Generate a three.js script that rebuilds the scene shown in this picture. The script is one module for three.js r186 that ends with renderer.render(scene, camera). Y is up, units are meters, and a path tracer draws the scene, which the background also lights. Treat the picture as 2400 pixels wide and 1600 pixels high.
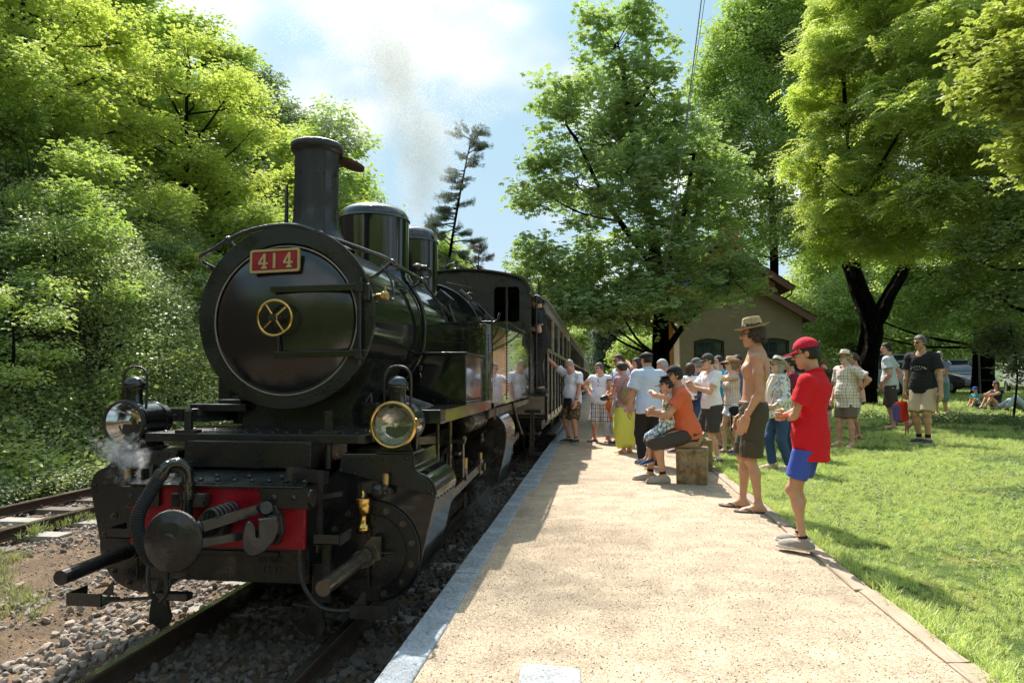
import * as THREE from 'three';
import { mergeGeometries } from 'three/addons/utils/BufferGeometryUtils.js';
import { RoundedBoxGeometry } from 'three/addons/geometries/RoundedBoxGeometry.js';
import { TextGeometry } from 'three/addons/geometries/TextGeometry.js';
import { FontLoader } from 'three/addons/loaders/FontLoader.js';

// ---------- camera, light, sky, exposure ----------
const scene = new THREE.Scene();
const camera = new THREE.PerspectiveCamera(53.13, 1024 / 682, 0.1, 3000);
camera.position.set(2.117, 1.56, 0);
camera.rotation.order = 'YXZ';
camera.rotation.y = THREE.MathUtils.degToRad(7.186);
camera.rotation.x = THREE.MathUtils.degToRad(3.005);
scene.add(camera);
const renderer = new THREE.WebGLRenderer({ antialias: true });
renderer.setSize(1024, 682);
renderer.toneMapping = THREE.LinearToneMapping;
renderer.toneMappingExposure = 2.5;
renderer.shadowMap.enabled = true;
const SUN = new THREE.Vector3(-0.29, 1, -0.70).normalize();
const sun = new THREE.DirectionalLight(new THREE.Color(1.0, 0.94, 0.84), 3.75);
sun.name = 'sun';
sun.position.copy(SUN).multiplyScalar(60).add(new THREE.Vector3(3, 0, -12));
sun.target.position.set(3, 0, -12);
sun.castShadow = true;
sun.shadow.radius = 1;
Object.assign(sun.shadow.camera, { left: -40, right: 40, top: 40, bottom: -40, near: 1, far: 200 });
sun.shadow.mapSize.set(4096, 4096);
scene.add(sun, sun.target);

// ---------- random and noise ----------
const { clamp, lerp, smoothstep } = THREE.MathUtils;
const R = (d) => (d * Math.PI) / 180;
function rng(seed) {
  let a = seed >>> 0;
  return () => { a = (a + 0x6d2b79f5) | 0; let t = Math.imul(a ^ (a >>> 15), 1 | a); t = (t + Math.imul(t ^ (t >>> 7), 61 | t)) ^ t; return ((t ^ (t >>> 14)) >>> 0) / 4294967296; };
}
const hash3 = (x, y, z) => { let h = Math.imul(x, 374761393) ^ Math.imul(y, 668265263) ^ Math.imul(z, 2147483647 ^ 1274126177); h = Math.imul(h ^ (h >>> 13), 1274126177); return ((h ^ (h >>> 16)) >>> 0) / 4294967296; };
const fade = (t) => t * t * (3 - 2 * t);
function vnoise(x, y, z = 0, per = 0) {
  const ix = Math.floor(x), iy = Math.floor(y), iz = Math.floor(z), fx = fade(x - ix), fy = fade(y - iy), fz = fade(z - iz);
  const w = per ? (v) => ((v % per) + per) % per : (v) => v;
  const h = (a, b, c) => hash3(w(ix + a), w(iy + b), iz + c);
  const l = (a, b, t) => a + (b - a) * t;
  return l(l(l(h(0, 0, 0), h(1, 0, 0), fx), l(h(0, 1, 0), h(1, 1, 0), fx), fy), l(l(h(0, 0, 1), h(1, 0, 1), fx), l(h(0, 1, 1), h(1, 1, 1), fx), fy), fz);
}
function fbm(x, y, z = 0, oct = 4, per = 0) { let s = 0, a = 0.5, n = 0; for (let i = 0; i < oct; i++) { s += a * vnoise(x, y, z + i * 17, per); n += a; a *= 0.5; x *= 2; y *= 2; z *= 2; per *= 2; } return s / n; }

// sky: pale blue with broken bright cloud, whiter towards the sun and the horizon
{
  const W = 1024, H = 512, d = new Float32Array(W * H * 4);
  for (let j = 0; j < H; j++) {
    const el = ((j + 0.5) / H - 0.5) * Math.PI, y = Math.sin(el), cy = Math.cos(el);
    for (let i = 0; i < W; i++) {
      const az = ((i + 0.5) / W - 0.5) * 2 * Math.PI, x = Math.cos(az) * cy, z = Math.sin(az) * cy, k = (j * W + i) * 4;
      const up = Math.max(y, 0), c = x * SUN.x + y * SUN.y + z * SUN.z;
      const hz = Math.pow(1 - up, 3), glow = Math.pow(clamp(c, 0, 1), 5) * 0.07 + Math.pow(clamp(c, 0, 1), 40) * 4.5;
      let r = lerp(0.145, 0.305, hz) + glow, g = lerp(0.255, 0.365, hz) + glow, b = lerp(0.335, 0.415, hz) + glow * 0.9;
      const q = 1 / (up + 0.22), px = x * q * 1.5 + 4.3, pz = z * q * 1.5 + 1.7;
      const n = fbm(px * 1.6, pz * 1.6, 3, 6), m = fbm(px * 0.6 + 9, pz * 0.6, 8, 3);
      let a = smoothstep(n * 0.75 + m * 0.42, 0.54, 0.74) * 0.92 * smoothstep(up, 0.0, 0.12);
      const lit = 0.40 + 0.14 * smoothstep(n, 0.45, 0.75) + glow;
      r = lerp(r, lit * 0.98, a); g = lerp(g, lit * 0.99, a); b = lerp(b, lit * 1.0, a);
      if (y < 0) { r = 0.2; g = 0.21; b = 0.16; }
      d[k] = r; d[k + 1] = g; d[k + 2] = b; d[k + 3] = 1;
    }
  }
  const t = new THREE.DataTexture(d, W, H, THREE.RGBAFormat, THREE.FloatType);
  t.mapping = THREE.EquirectangularReflectionMapping; t.magFilter = THREE.LinearFilter; t.needsUpdate = true;
  scene.background = t; scene.environment = t;
}

// ---------- textures ----------
function tex(size, fn, srgb = false) {
  const d = new Uint8Array(size * size * 4);
  for (let j = 0; j < size; j++) for (let i = 0; i < size; i++) {
    const c = fn(i / size, j / size, i, j), k = (j * size + i) * 4;
    if (typeof c === 'number') { d[k] = d[k + 1] = d[k + 2] = clamp(c, 0, 1) * 255; } else { d[k] = clamp(c[0], 0, 1) * 255; d[k + 1] = clamp(c[1], 0, 1) * 255; d[k + 2] = clamp(c[2], 0, 1) * 255; }
    d[k + 3] = 255;
  }
  const t = new THREE.DataTexture(d, size, size, THREE.RGBAFormat);
  t.wrapS = t.wrapT = THREE.RepeatWrapping; t.magFilter = THREE.LinearFilter; t.minFilter = THREE.LinearMipmapLinearFilter; t.generateMipmaps = true;
  if (srgb) t.colorSpace = THREE.SRGBColorSpace;
  t.needsUpdate = true;
  return t;
}
const rep = (t, sx, sy = sx) => { const c = t.clone(); c.repeat.set(sx, sy); c.needsUpdate = true; return c; };
const mix3 = (a, b, t) => [lerp(a[0], b[0], t), lerp(a[1], b[1], t), lerp(a[2], b[2], t)];
const NG = new Float32Array(512 * 512), NF = new Float32Array(512 * 512);
for (let j = 0; j < 512; j++) for (let i = 0; i < 512; i++) { NG[j * 512 + i] = fbm(i / 64, j / 64, 1, 5, 8); NF[j * 512 + i] = fbm(i / 8, j / 8, 5, 3, 64); }
const ng = (u, v) => NG[((Math.floor(v * 512) & 511) * 512) + (Math.floor(u * 512) & 511)];
const nf = (u, v) => NF[((Math.floor(v * 512) & 511) * 512) + (Math.floor(u * 512) & 511)];
const T = {
  grime: tex(512, (u, v) => 0.35 + 0.65 * ng(u, v)),
  rough: tex(512, (u, v) => clamp(0.45 + 0.9 * (ng(u, v) - 0.4) + 0.25 * (nf(u * 2, v * 2) - 0.5), 0.1, 1)),
  fine: tex(512, (u, v) => nf(u, v)),
  wave: tex(512, (u, v) => fbm(u * 5, v * 2, 9, 2, 0) * 0.5 + 0.5 * ng(u, v)),
  mottle: tex(512, (u, v) => { const m = 0.72 + 0.5 * (ng(u, v) - 0.5) + 0.22 * (nf(u, v) - 0.5); return [m, m, m]; }),
  wood: tex(512, (u, v) => { const g = fbm(u * 4, v * 64, 2, 4, 0) * 0.6 + 0.4 * vnoise(u * 6, v * 180, 7); const m = 0.5 + 0.55 * g + 0.2 * (ng(u, v) - 0.5); return [m, m * 0.98, m * 0.95]; }),
  gravel: tex(1024, (u, v) => {
    const a = vnoise(u * 170, v * 170, 1, 170), b = vnoise(u * 300, v * 300, 2, 300), c = ng(u, v), d = vnoise(u * 90, v * 90, 4, 90);
    let m = 0.72 + 0.24 * (a - 0.3) + 0.2 * (b - 0.5) + 0.22 * (c - 0.5);
    const w = d > 0.9 ? 0.82 : 1;
    return mix3([m * w, m * 0.89 * w, m * 0.76 * w], [m * w, m * 0.94 * w, m * 0.87 * w], vnoise(u * 120 + 3, v * 120, 6));
  }, true),
  gravelH: tex(1024, (u, v) => 0.6 * vnoise(u * 170, v * 170, 1, 170) + 0.4 * vnoise(u * 300, v * 300, 2, 300)),
  soil: tex(512, (u, v) => { const a = nf(u, v), c = ng(u, v); return mix3([0.30, 0.245, 0.19], [0.66, 0.56, 0.45], clamp(0.1 + 0.6 * a + 0.7 * (c - 0.35), 0, 1)); }, true),
  turf: tex(512, (u, v) => { const a = nf(u, v), c = ng(u, v); return mix3(mix3([0.20, 0.29, 0.06], [0.42, 0.50, 0.14], a), [0.62, 0.55, 0.34], smoothstep(c, 0.55, 0.78) * 0.75); }, true),
  granite: tex(512, (u, v) => { const a = vnoise(u * 130, v * 130, 3, 130), c = ng(u, v); const m = 0.62 + 0.22 * a + 0.3 * (c - 0.5) + (vnoise(u * 90, v * 90, 8, 90) > 0.87 ? -0.2 : 0); return [m * 0.97, m, m * 1.03]; }, true),
  stone: tex(512, (u, v) => { const c = ng(u, v), a = nf(u, v); const m = 0.62 + 0.2 * (a - 0.5) + 0.35 * (c - 0.5); return mix3([m, m * 0.92, m * 0.78], [m * 0.8, m * 0.62, m * 0.36], smoothstep(ng(u + 0.37, v * 1.0 + 0.2), 0.5, 0.68) * 0.8); }, true),
  plaster: tex(512, (u, v) => { const m = 0.86 + 0.2 * (ng(u, v) - 0.5) + 0.12 * (nf(u, v) - 0.5); return [m, m, m]; }),
  bark: tex(512, (u, v) => { const r = Math.abs(fbm(u * 24, v * 5, 4, 4, 0) - 0.5) * 2; return clamp(0.25 + 1.1 * r + 0.2 * (nf(u, v) - 0.5), 0, 1); }),
  brush: tex(512, (u, v) => 0.5 * fbm(u * 6, v * 26, 3, 2, 0) + 0.4 * vnoise(u * 22, v * 3, 5) + 0.25 * vnoise(u * 4, v * 70, 8)),
  weave: tex(128, (u, v, i, j) => 0.5 + 0.25 * Math.sin(i * Math.PI / 2) + 0.25 * Math.sin(j * Math.PI / 2)),
};

// ---------- materials ----------
const mat = (p) => new THREE.MeshStandardMaterial(p);
const phys = (p) => new THREE.MeshPhysicalMaterial(p);
const lin = (r, g, b) => new THREE.Color().setRGB(r, g, b);
const M = {
  gloss: phys({ name: 'gloss_black', color: lin(0.010, 0.0105, 0.011), roughness: 0.3, specularIntensity: 0.5, roughnessMap: rep(T.rough, 0.6), clearcoat: 0.8, clearcoatRoughness: 0.05, bumpMap: rep(T.wave, 0.5), bumpScale: 0.0025 }),
  tank: phys({ name: 'tank_black', color: lin(0.006, 0.0065, 0.007), roughness: 0.12, clearcoat: 1, clearcoatRoughness: 0.02, bumpMap: rep(T.brush, 1, 1), bumpScale: 0.0055 }),
  black: mat({ name: 'satin_black', color: lin(0.013, 0.0125, 0.0122), roughness: 0.62, roughnessMap: rep(T.rough, 0.9), bumpMap: rep(T.grime, 1.2), bumpScale: 0.002 }),
  door: phys({ name: 'door_black', color: lin(0.008, 0.0078, 0.0078), roughness: 0.38, roughnessMap: rep(T.rough, 0.8), clearcoat: 0.45, clearcoatRoughness: 0.22 }),
  soot: mat({ name: 'sooty_black', color: lin(0.010, 0.0092, 0.0087), roughness: 0.8, roughnessMap: rep(T.rough, 1.3), bumpMap: rep(T.grime, 2), bumpScale: 0.003 }),
  rust: mat({ name: 'rusty_iron', color: lin(0.075, 0.035, 0.02), roughness: 0.85, map: rep(T.mottle, 2), bumpMap: rep(T.grime, 3), bumpScale: 0.004 }),
  steel: mat({ name: 'worn_steel', color: lin(0.32, 0.28, 0.23), metalness: 0.85, roughness: 0.5, roughnessMap: T.rough, map: rep(T.mottle, 2) }),
  rod: mat({ name: 'oiled_steel', color: lin(0.16, 0.135, 0.105), metalness: 0.6, roughness: 0.48, roughnessMap: T.rough, map: rep(T.mottle, 3) }),
  iron: mat({ name: 'dark_iron', color: lin(0.055, 0.051, 0.049), metalness: 0.35, roughness: 0.55, roughnessMap: rep(T.rough, 1.5), map: rep(T.mottle, 2), bumpMap: rep(T.grime, 2.5), bumpScale: 0.002 }),
  red: phys({ name: 'red_paint', color: lin(0.36, 0.012, 0.024), roughness: 0.5, roughnessMap: rep(T.rough, 1.2), map: rep(T.mottle, 1.3), specularIntensity: 0.5 }),
  brass: mat({ name: 'brass', color: lin(0.58, 0.36, 0.12), metalness: 1, roughness: 0.32, roughnessMap: rep(T.rough, 3) }),
  brassDull: mat({ name: 'dull_brass', color: lin(0.42, 0.30, 0.13), metalness: 0.8, roughness: 0.5 }),
  railTop: mat({ name: 'rail_steel', color: lin(0.36, 0.32, 0.28), metalness: 0.9, roughness: 0.38, roughnessMap: T.rough }),
  railSide: mat({ name: 'rusty_rail', color: lin(0.085, 0.05, 0.032), roughness: 0.9, map: rep(T.mottle, 2) }),
  glass: phys({ name: 'lamp_glass', color: 0xffffff, roughness: 0.04, transmission: 1, thickness: 0, ior: 1.5 }),
  mirror: mat({ name: 'reflector', color: lin(0.85, 0.84, 0.80), metalness: 1, roughness: 0.13, bumpMap: rep(T.grime, 4), bumpScale: 0.001 }),
  rubber: mat({ name: 'rubber', color: lin(0.012, 0.012, 0.012), roughness: 0.6 }),
};

// ---------- geometry helpers ----------
const used = new Map();
function numbered(name) { const n = used.get(name) ?? 0; used.set(name, n + 1); return n ? `${name}_${String(n).padStart(3, '0')}` : name; }
function tag(o, label, category, group, kind) { o.userData.label = label; if (category) o.userData.category = category; if (group) o.userData.group = group; if (kind) o.userData.kind = kind; return o; }
function thing(name, label, category, pos = [0, 0, 0], turn = 0, group) { const o = new THREE.Group(); o.name = numbered(name); o.position.set(...pos); o.rotation.y = turn; tag(o, label, category, group); scene.add(o); return o; }
function boxUV(g, s = 1) {
  const p = g.attributes.position, n = g.attributes.normal, uv = new Float32Array(p.count * 2);
  for (let i = 0; i < p.count; i++) {
    const a = Math.abs(n.getX(i)), b = Math.abs(n.getY(i)), c = Math.abs(n.getZ(i)), x = p.getX(i), y = p.getY(i), z = p.getZ(i);
    if (b >= a && b >= c) { uv[2 * i] = z * s; uv[2 * i + 1] = x * s; } else if (a >= c) { uv[2 * i] = z * s; uv[2 * i + 1] = y * s; } else { uv[2 * i] = x * s; uv[2 * i + 1] = y * s; }
  }
  g.setAttribute('uv', new THREE.BufferAttribute(uv, 2));
  return g;
}
const tf = (x = 0, y = 0, z = 0, rx = 0, ry = 0, rz = 0, s = 1) => new THREE.Matrix4().compose(new THREE.Vector3(x, y, z), new THREE.Quaternion().setFromEuler(new THREE.Euler(rx, ry, rz)), Array.isArray(s) ? new THREE.Vector3(...s) : new THREE.Vector3(s, s, s));
const V = (x, y, z) => new THREE.Vector3(x, y, z);
const toV = (a) => (a.isVector3 ? a : V(...a));
class MB {
  constructor() { this.g = []; this.keepUV = false; }
  add(g, m) {
    g = g.index ? g.toNonIndexed() : g.clone();
    for (const k of Object.keys(g.attributes)) if (!['position', 'normal', ...(this.keepUV ? ['uv'] : [])].includes(k)) g.deleteAttribute(k);
    if (m) g.applyMatrix4(m);
    this.g.push(g); return this;
  }
  box(x, y, z, w, h, d, rx = 0, ry = 0, rz = 0) { return this.add(new THREE.BoxGeometry(w, h, d), tf(x, y, z, rx, ry, rz)); }
  rbox(x, y, z, w, h, d, r = 0.01, rx = 0, ry = 0, rz = 0) { return this.add(new RoundedBoxGeometry(w, h, d, 1, Math.min(r, w / 2.01, h / 2.01, d / 2.01)), tf(x, y, z, rx, ry, rz)); }
  cyl(a, b, r1, r2 = r1, seg = 16, open = false) {
    a = toV(a); b = toV(b); const d = b.clone().sub(a), L = d.length(), g = new THREE.CylinderGeometry(r2, r1, L, seg, 1, open);
    const q = new THREE.Quaternion().setFromUnitVectors(V(0, 1, 0), d.normalize());
    return this.add(g, new THREE.Matrix4().compose(a.clone().add(b).multiplyScalar(0.5), q, V(1, 1, 1)));
  }
  bar(a, b, w, h) { // rectangular bar from a to b
    a = toV(a); b = toV(b); const d = b.clone().sub(a), L = d.length(), m = new THREE.Matrix4().lookAt(b, a, Math.abs(d.y / L) > 0.98 ? V(0, 0, 1) : V(0, 1, 0));
    return this.add(new THREE.BoxGeometry(w, h, L), m.setPosition(a.clone().add(b).multiplyScalar(0.5)));
  }
  tube(pts, r, seg = 24, rs = 8, closed = false) { return this.add(new THREE.TubeGeometry(new THREE.CatmullRomCurve3(pts.map(toV), closed, 'centripetal'), seg, r, rs, closed)); }
  lathe(prof, m, seg = 32) { return this.add(new THREE.LatheGeometry(prof.map((p) => new THREE.Vector2(...p)), seg), m); }
  ball(x, y, z, r, sy = 1, seg = 12) { return this.add(new THREE.SphereGeometry(r, seg, Math.max(6, seg * 0.7 | 0)), tf(x, y, z, 0, 0, 0, Array.isArray(sy) ? sy : [1, sy, 1])); }
  torus(x, y, z, r, t, rx = 0, ry = 0, rz = 0, seg = 32, ts = 8, arc = Math.PI * 2) { return this.add(new THREE.TorusGeometry(r, t, ts, seg, arc), tf(x, y, z, rx, ry, rz)); }
  ext(pts, depth, m, holes = [], bevel = 0, cs = 6) {
    const s = pts instanceof THREE.Shape ? pts : new THREE.Shape(pts.map((p) => new THREE.Vector2(...p)));
    for (const h of holes) s.holes.push(h instanceof THREE.Path ? h : new THREE.Path(h.map((p) => new THREE.Vector2(...p))));
    return this.add(new THREE.ExtrudeGeometry(s, { depth, bevelEnabled: bevel > 0, bevelSize: bevel, bevelThickness: bevel, bevelSegments: 2, curveSegments: cs }), m);
  }
  geo(s = 1) { const g = this.g.length > 1 ? mergeGeometries(this.g) : this.g[0]; if (!this.keepUV) boxUV(g, s); return g; }
  build(name, material, parent, label) { return mesh(name, this.geo(), material, parent, label); }
}
function mesh(name, geo, material, parent = scene, label) {
  const m = new THREE.Mesh(geo, material); m.name = parent === scene ? numbered(name) : name; m.castShadow = m.receiveShadow = true;
  if (label) m.userData.label = label;
  parent.add(m); return m;
}
function bolts(mb, pts, r = 0.009, axis = 'z', h = 0.008) { // rivet heads
  for (const p of pts) mb.add(new THREE.SphereGeometry(r, 8, 4, 0, Math.PI * 2, 0, Math.PI / 2), tf(p[0], p[1], p[2], axis === 'z' ? Math.PI / 2 : 0, 0, axis === 'x' ? -Math.PI / 2 : axis === '-x' ? Math.PI / 2 : 0, [1, h / r, 1]));
  return mb;
}
const row = (a, b, n) => Array.from({ length: n }, (_, i) => [0, 1, 2].map((k) => lerp(a[k], b[k], n > 1 ? i / (n - 1) : 0)));
function instanced(name, geo, material, list, parent = scene, label, kind) { // list of [Matrix4, Color?]
  const m = new THREE.InstancedMesh(geo, material, list.length); m.name = parent === scene ? numbered(name) : name; m.castShadow = m.receiveShadow = true;
  list.forEach(([mx, c], i) => { m.setMatrixAt(i, mx); if (c) m.setColorAt(i, c); });
  if (label) m.userData.label = label; if (kind) m.userData.kind = kind;
  parent.add(m); return m;
}
// height of the ground to the right of the platform, and of the bank to the left of the tracks
const lawnY = (x, z) => 0.245 + 0.21 * smoothstep(x, 4.6, 8.2) + 0.34 * smoothstep(-z, 17, 36) * smoothstep(x, 3.8, 8) + 0.03 * (fbm(x * 0.5, z * 0.5, 2, 3) - 0.5);
function hillY(x, z) {
  const edge = -5.9 - 0.5 * (fbm(z * 0.2, 3.1, 4, 2) - 0.5), s = edge - x;
  if (s < 0) return -0.08;
  const h = s < 5 ? 0.95 * s : 4.75 + 0.72 * (s - 5);
  return -0.08 + Math.min(h, 4.75 + 0.72 * 18 + 0.25 * Math.max(0, s - 23)) + 0.7 * (fbm(x * 0.35, z * 0.35, 6, 3) - 0.5) * clamp(s, 0, 1);
}

// ---------- ground ----------
function gridMesh(name, xs, zs, yf, material, uvs = 1) {
  const nx = xs.length, nz = zs.length, p = [], idx = [], uv = [];
  for (let j = 0; j < nz; j++) for (let i = 0; i < nx; i++) { p.push(xs[i], yf(xs[i], zs[j]), zs[j]); uv.push(xs[i] * uvs, zs[j] * uvs); }
  for (let j = 0; j < nz - 1; j++) for (let i = 0; i < nx - 1; i++) { const a = j * nx + i; idx.push(a, a + nx, a + 1, a + 1, a + nx, a + nx + 1); }
  const g = new THREE.BufferGeometry();
  g.setAttribute('position', new THREE.Float32BufferAttribute(p, 3)); g.setAttribute('uv', new THREE.Float32BufferAttribute(uv, 2)); g.setIndex(idx); g.computeVertexNormals();
  const m = mesh(name, g, material); m.userData.kind = 'structure'; return m;
}
const span = (a, b, n) => Array.from({ length: n + 1 }, (_, i) => lerp(a, b, i / n));
const mSoil = mat({ name: 'soil', map: rep(T.soil, 0.8), color: lin(0.86, 0.80, 0.74), roughness: 0.95, bumpMap: rep(T.fine, 3), bumpScale: 0.02 });
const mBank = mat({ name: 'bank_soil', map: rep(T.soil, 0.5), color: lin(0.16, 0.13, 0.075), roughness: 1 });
const mTurf = mat({ name: 'turf', map: rep(T.turf, 0.35), color: lin(1.0, 1.0, 0.85), roughness: 0.95, bumpMap: rep(T.fine, 2), bumpScale: 0.03 });
const far = mesh('ground', new THREE.CircleGeometry(900, 48).rotateX(-Math.PI / 2), mat({ name: 'meadow', map: rep(T.turf, 200), color: lin(0.5, 0.55, 0.4), roughness: 1 })); far.position.y = -0.9; far.userData.kind = 'structure';
const ballastY = (x, z) => -0.115 - 0.05 * smoothstep(Math.abs(x), 0.9, 1.5) + 0.05 * (fbm(x * 1.3, z * 1.3, 1, 3) - 0.5) + (x < -1.6 && x > -3.6 ? 0.035 : 0);
gridMesh('track_bed', span(-6.4, 1.2, 60), [...span(4, -14, 90), ...span(-15, -140, 40)], ballastY, mSoil, 1);
gridMesh('lawn', [...span(3.74, 14, 42), ...span(15, 70, 24)], [...span(5, -30, 90), ...span(-32, -130, 30)], lawnY, mTurf, 1);
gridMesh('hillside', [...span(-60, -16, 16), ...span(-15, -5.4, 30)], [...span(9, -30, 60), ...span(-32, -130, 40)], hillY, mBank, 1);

// far wooded hill seen over the station roof and at the end of the line
{
  const m = mat({ name: 'far_wood', color: lin(0.10, 0.15, 0.06), map: rep(T.mottle, 0.05), roughness: 1 });
  const hy = (x, z) => -2 + 62 * Math.pow(clamp((-z - 120) / 260, 0, 1), 0.8) * (0.55 + 0.6 * fbm(x * 0.006 + 3, z * 0.006, 2, 3)) * smoothstep(x, -150, 60) + 8 * (fbm(x * 0.05, z * 0.05, 5, 3) - 0.5);
  gridMesh('far_hill', span(-120, 420, 70), span(-110, -420, 40), hy, m, 1);
}

// ---------- rails, sleepers ----------
{
  const prof = [[-0.055, -0.12], [0.055, -0.12], [0.055, -0.108], [0.012, -0.095], [0.009, -0.03], [0.031, -0.022], [0.031, -0.004], [0.025, 0], [-0.025, 0], [-0.031, -0.004], [-0.031, -0.022], [-0.009, -0.03], [-0.012, -0.095], [-0.055, -0.108]];
  const wood = mat({ name: 'sleeper_wood', map: rep(T.wood, 1.2), color: lin(0.16, 0.135, 0.115), roughness: 0.95, bumpMap: rep(T.wood, 1.2), bumpScale: 0.01 });
  const woodGrey = mat({ name: 'sleeper_grey', map: rep(T.wood, 1.2), color: lin(0.36, 0.34, 0.31), roughness: 0.95, bumpMap: rep(T.wood, 1.2), bumpScale: 0.01 });
  const r = rng(5);
  const track = (cx, label, y0) => {
    const t = thing('railway_track', label, 'railway track', [cx, y0, 0]); t.userData.kind = 'structure';
    for (const s of [-1, 1]) {
      const g = new MB().ext(prof, 124, tf(s * 0.531, 0, -120)); const rail = g.build('rail', M.railSide, t);
      new MB().box(s * 0.531, 0.0015, -58, 0.046, 0.003, 124).build('rail_head', M.railTop, rail);
    }
    for (let i = 0; i < 60; i++) {
      const z = 1.2 - i * 0.66, b = new MB().rbox(0, -0.18 + (r() - 0.5) * 0.014, z, 1.85 + r() * 0.1, 0.13, 0.21 + r() * 0.03, 0.012, 0, (r() - 0.5) * 0.03, 0);
      const sl = b.build('sleeper', r() < 0.4 ? woodGrey : wood, t);
      if (i > 2 && i < 20) for (const s of [-1, 1]) new MB().box(s * 0.531, -0.108, z, 0.2, 0.014, 0.14).cyl([s * 0.531 + 0.075, -0.1, z + 0.04], [s * 0.531 + 0.075, -0.075, z + 0.04], 0.014, 0.014, 6).cyl([s * 0.531 - 0.075, -0.1, z - 0.04], [s * 0.531 - 0.075, -0.075, z - 0.04], 0.014, 0.014, 6).build('chair_plate', M.railSide, sl);
    }
    return t;
  };
  track(0, 'railway track under the locomotive and coaches, nearer the platform', 0);
  track(-4.5, 'overgrown railway track at the foot of the wooded bank', 0.0);
}
// ballast: loose angular stones
const rocks = [];
{
  const r = rng(77);
  for (let k = 0; k < 7; k++) {
    const g = new THREE.IcosahedronGeometry(1, 2), p = g.attributes.position, pl = Array.from({ length: 11 }, () => [V(r() - 0.5, r() - 0.5, r() - 0.5).normalize(), 0.55 + 0.4 * r()]), q = V(0, 0, 0);
    for (let i = 0; i < p.count; i++) {
      const x = p.getX(i), y = p.getY(i), z = p.getZ(i); q.set(x, y, z); let n = 1.15; for (const [m, d] of pl) { const c = q.dot(m); if (c > 0.05) n = Math.min(n, d / c); }
      p.setXYZ(i, x * n * 1.15, y * n * 0.72, z * n * 0.9);
    }
    const f = g.index ? g.toNonIndexed() : g; f.computeVertexNormals(); boxUV(f, 1); rocks.push(f);
  }
  const mRock = mat({ name: 'ballast_stone', color: lin(0.30, 0.265, 0.24), roughness: 0.95, map: rep(T.mottle, 1), flatShading: true });
  const lists = rocks.map(() => []), c = new THREE.Color();
  const put = (x, z, s, warm) => {
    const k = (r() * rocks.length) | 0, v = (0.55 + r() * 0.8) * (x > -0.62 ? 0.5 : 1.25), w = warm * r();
    lists[k].push([tf(x, ballastY(x, z) + s * 0.28, z, r() * 6, r() * 6, r() * 6, s), c.clone().setRGB(v * (1 + 0.10 * w), v * (1 - 0.03 * w), v * (1 - 0.16 * w))]);
  };
  for (let i = 0; i < 9000; i++) { const z = -1.7 - Math.pow(r(), 1.6) * 9, x = -1.4 + r() * 2.5; if (Math.abs(Math.abs(x) - 0.531) > 0.06) put(x, z, 0.016 + 0.026 * r() * r() + (r() < 0.06 ? 0.012 : 0), 0.8); }
  for (let i = 0; i < 6200; i++) { const z = -2.2 - Math.pow(r(), 1.5) * 10, x = -1.1 - Math.pow(r(), 0.9) * 2.7; if (fbm(x * 1.1, z * 1.1, 3, 3) > 0.40 + 0.13 * r() - (x > -2.2 ? 0.12 : 0)) put(x, z, 0.013 + 0.028 * r() * r(), 1); }
  for (let i = 0; i < 13000; i++) { const z = -2.4 - 9 * Math.pow(r(), 1.3), x = -4 + r() * 3.2; put(x, z, 0.004 + 0.009 * r() * r(), 1); }
  for (let i = 0; i < 3600; i++) { const z = -4 - r() * 12, x = -6 + r() * 2.4; put(x, z, 0.013 + 0.02 * r(), 1); }
  for (let i = 0; i < 4500; i++) { const z = -10 - r() * 26, x = -3.6 + r() * 4.7; put(x, z, 0.018 + 0.022 * r(), 0.7); }
  rocks.forEach((g, k) => { const m = instanced('ballast_stones', g, mRock, lists[k]); tag(m, 'loose grey and buff ballast stones around the rails', 'ballast', 'ballast stones along the tracks', 'stuff'); });
}

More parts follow.
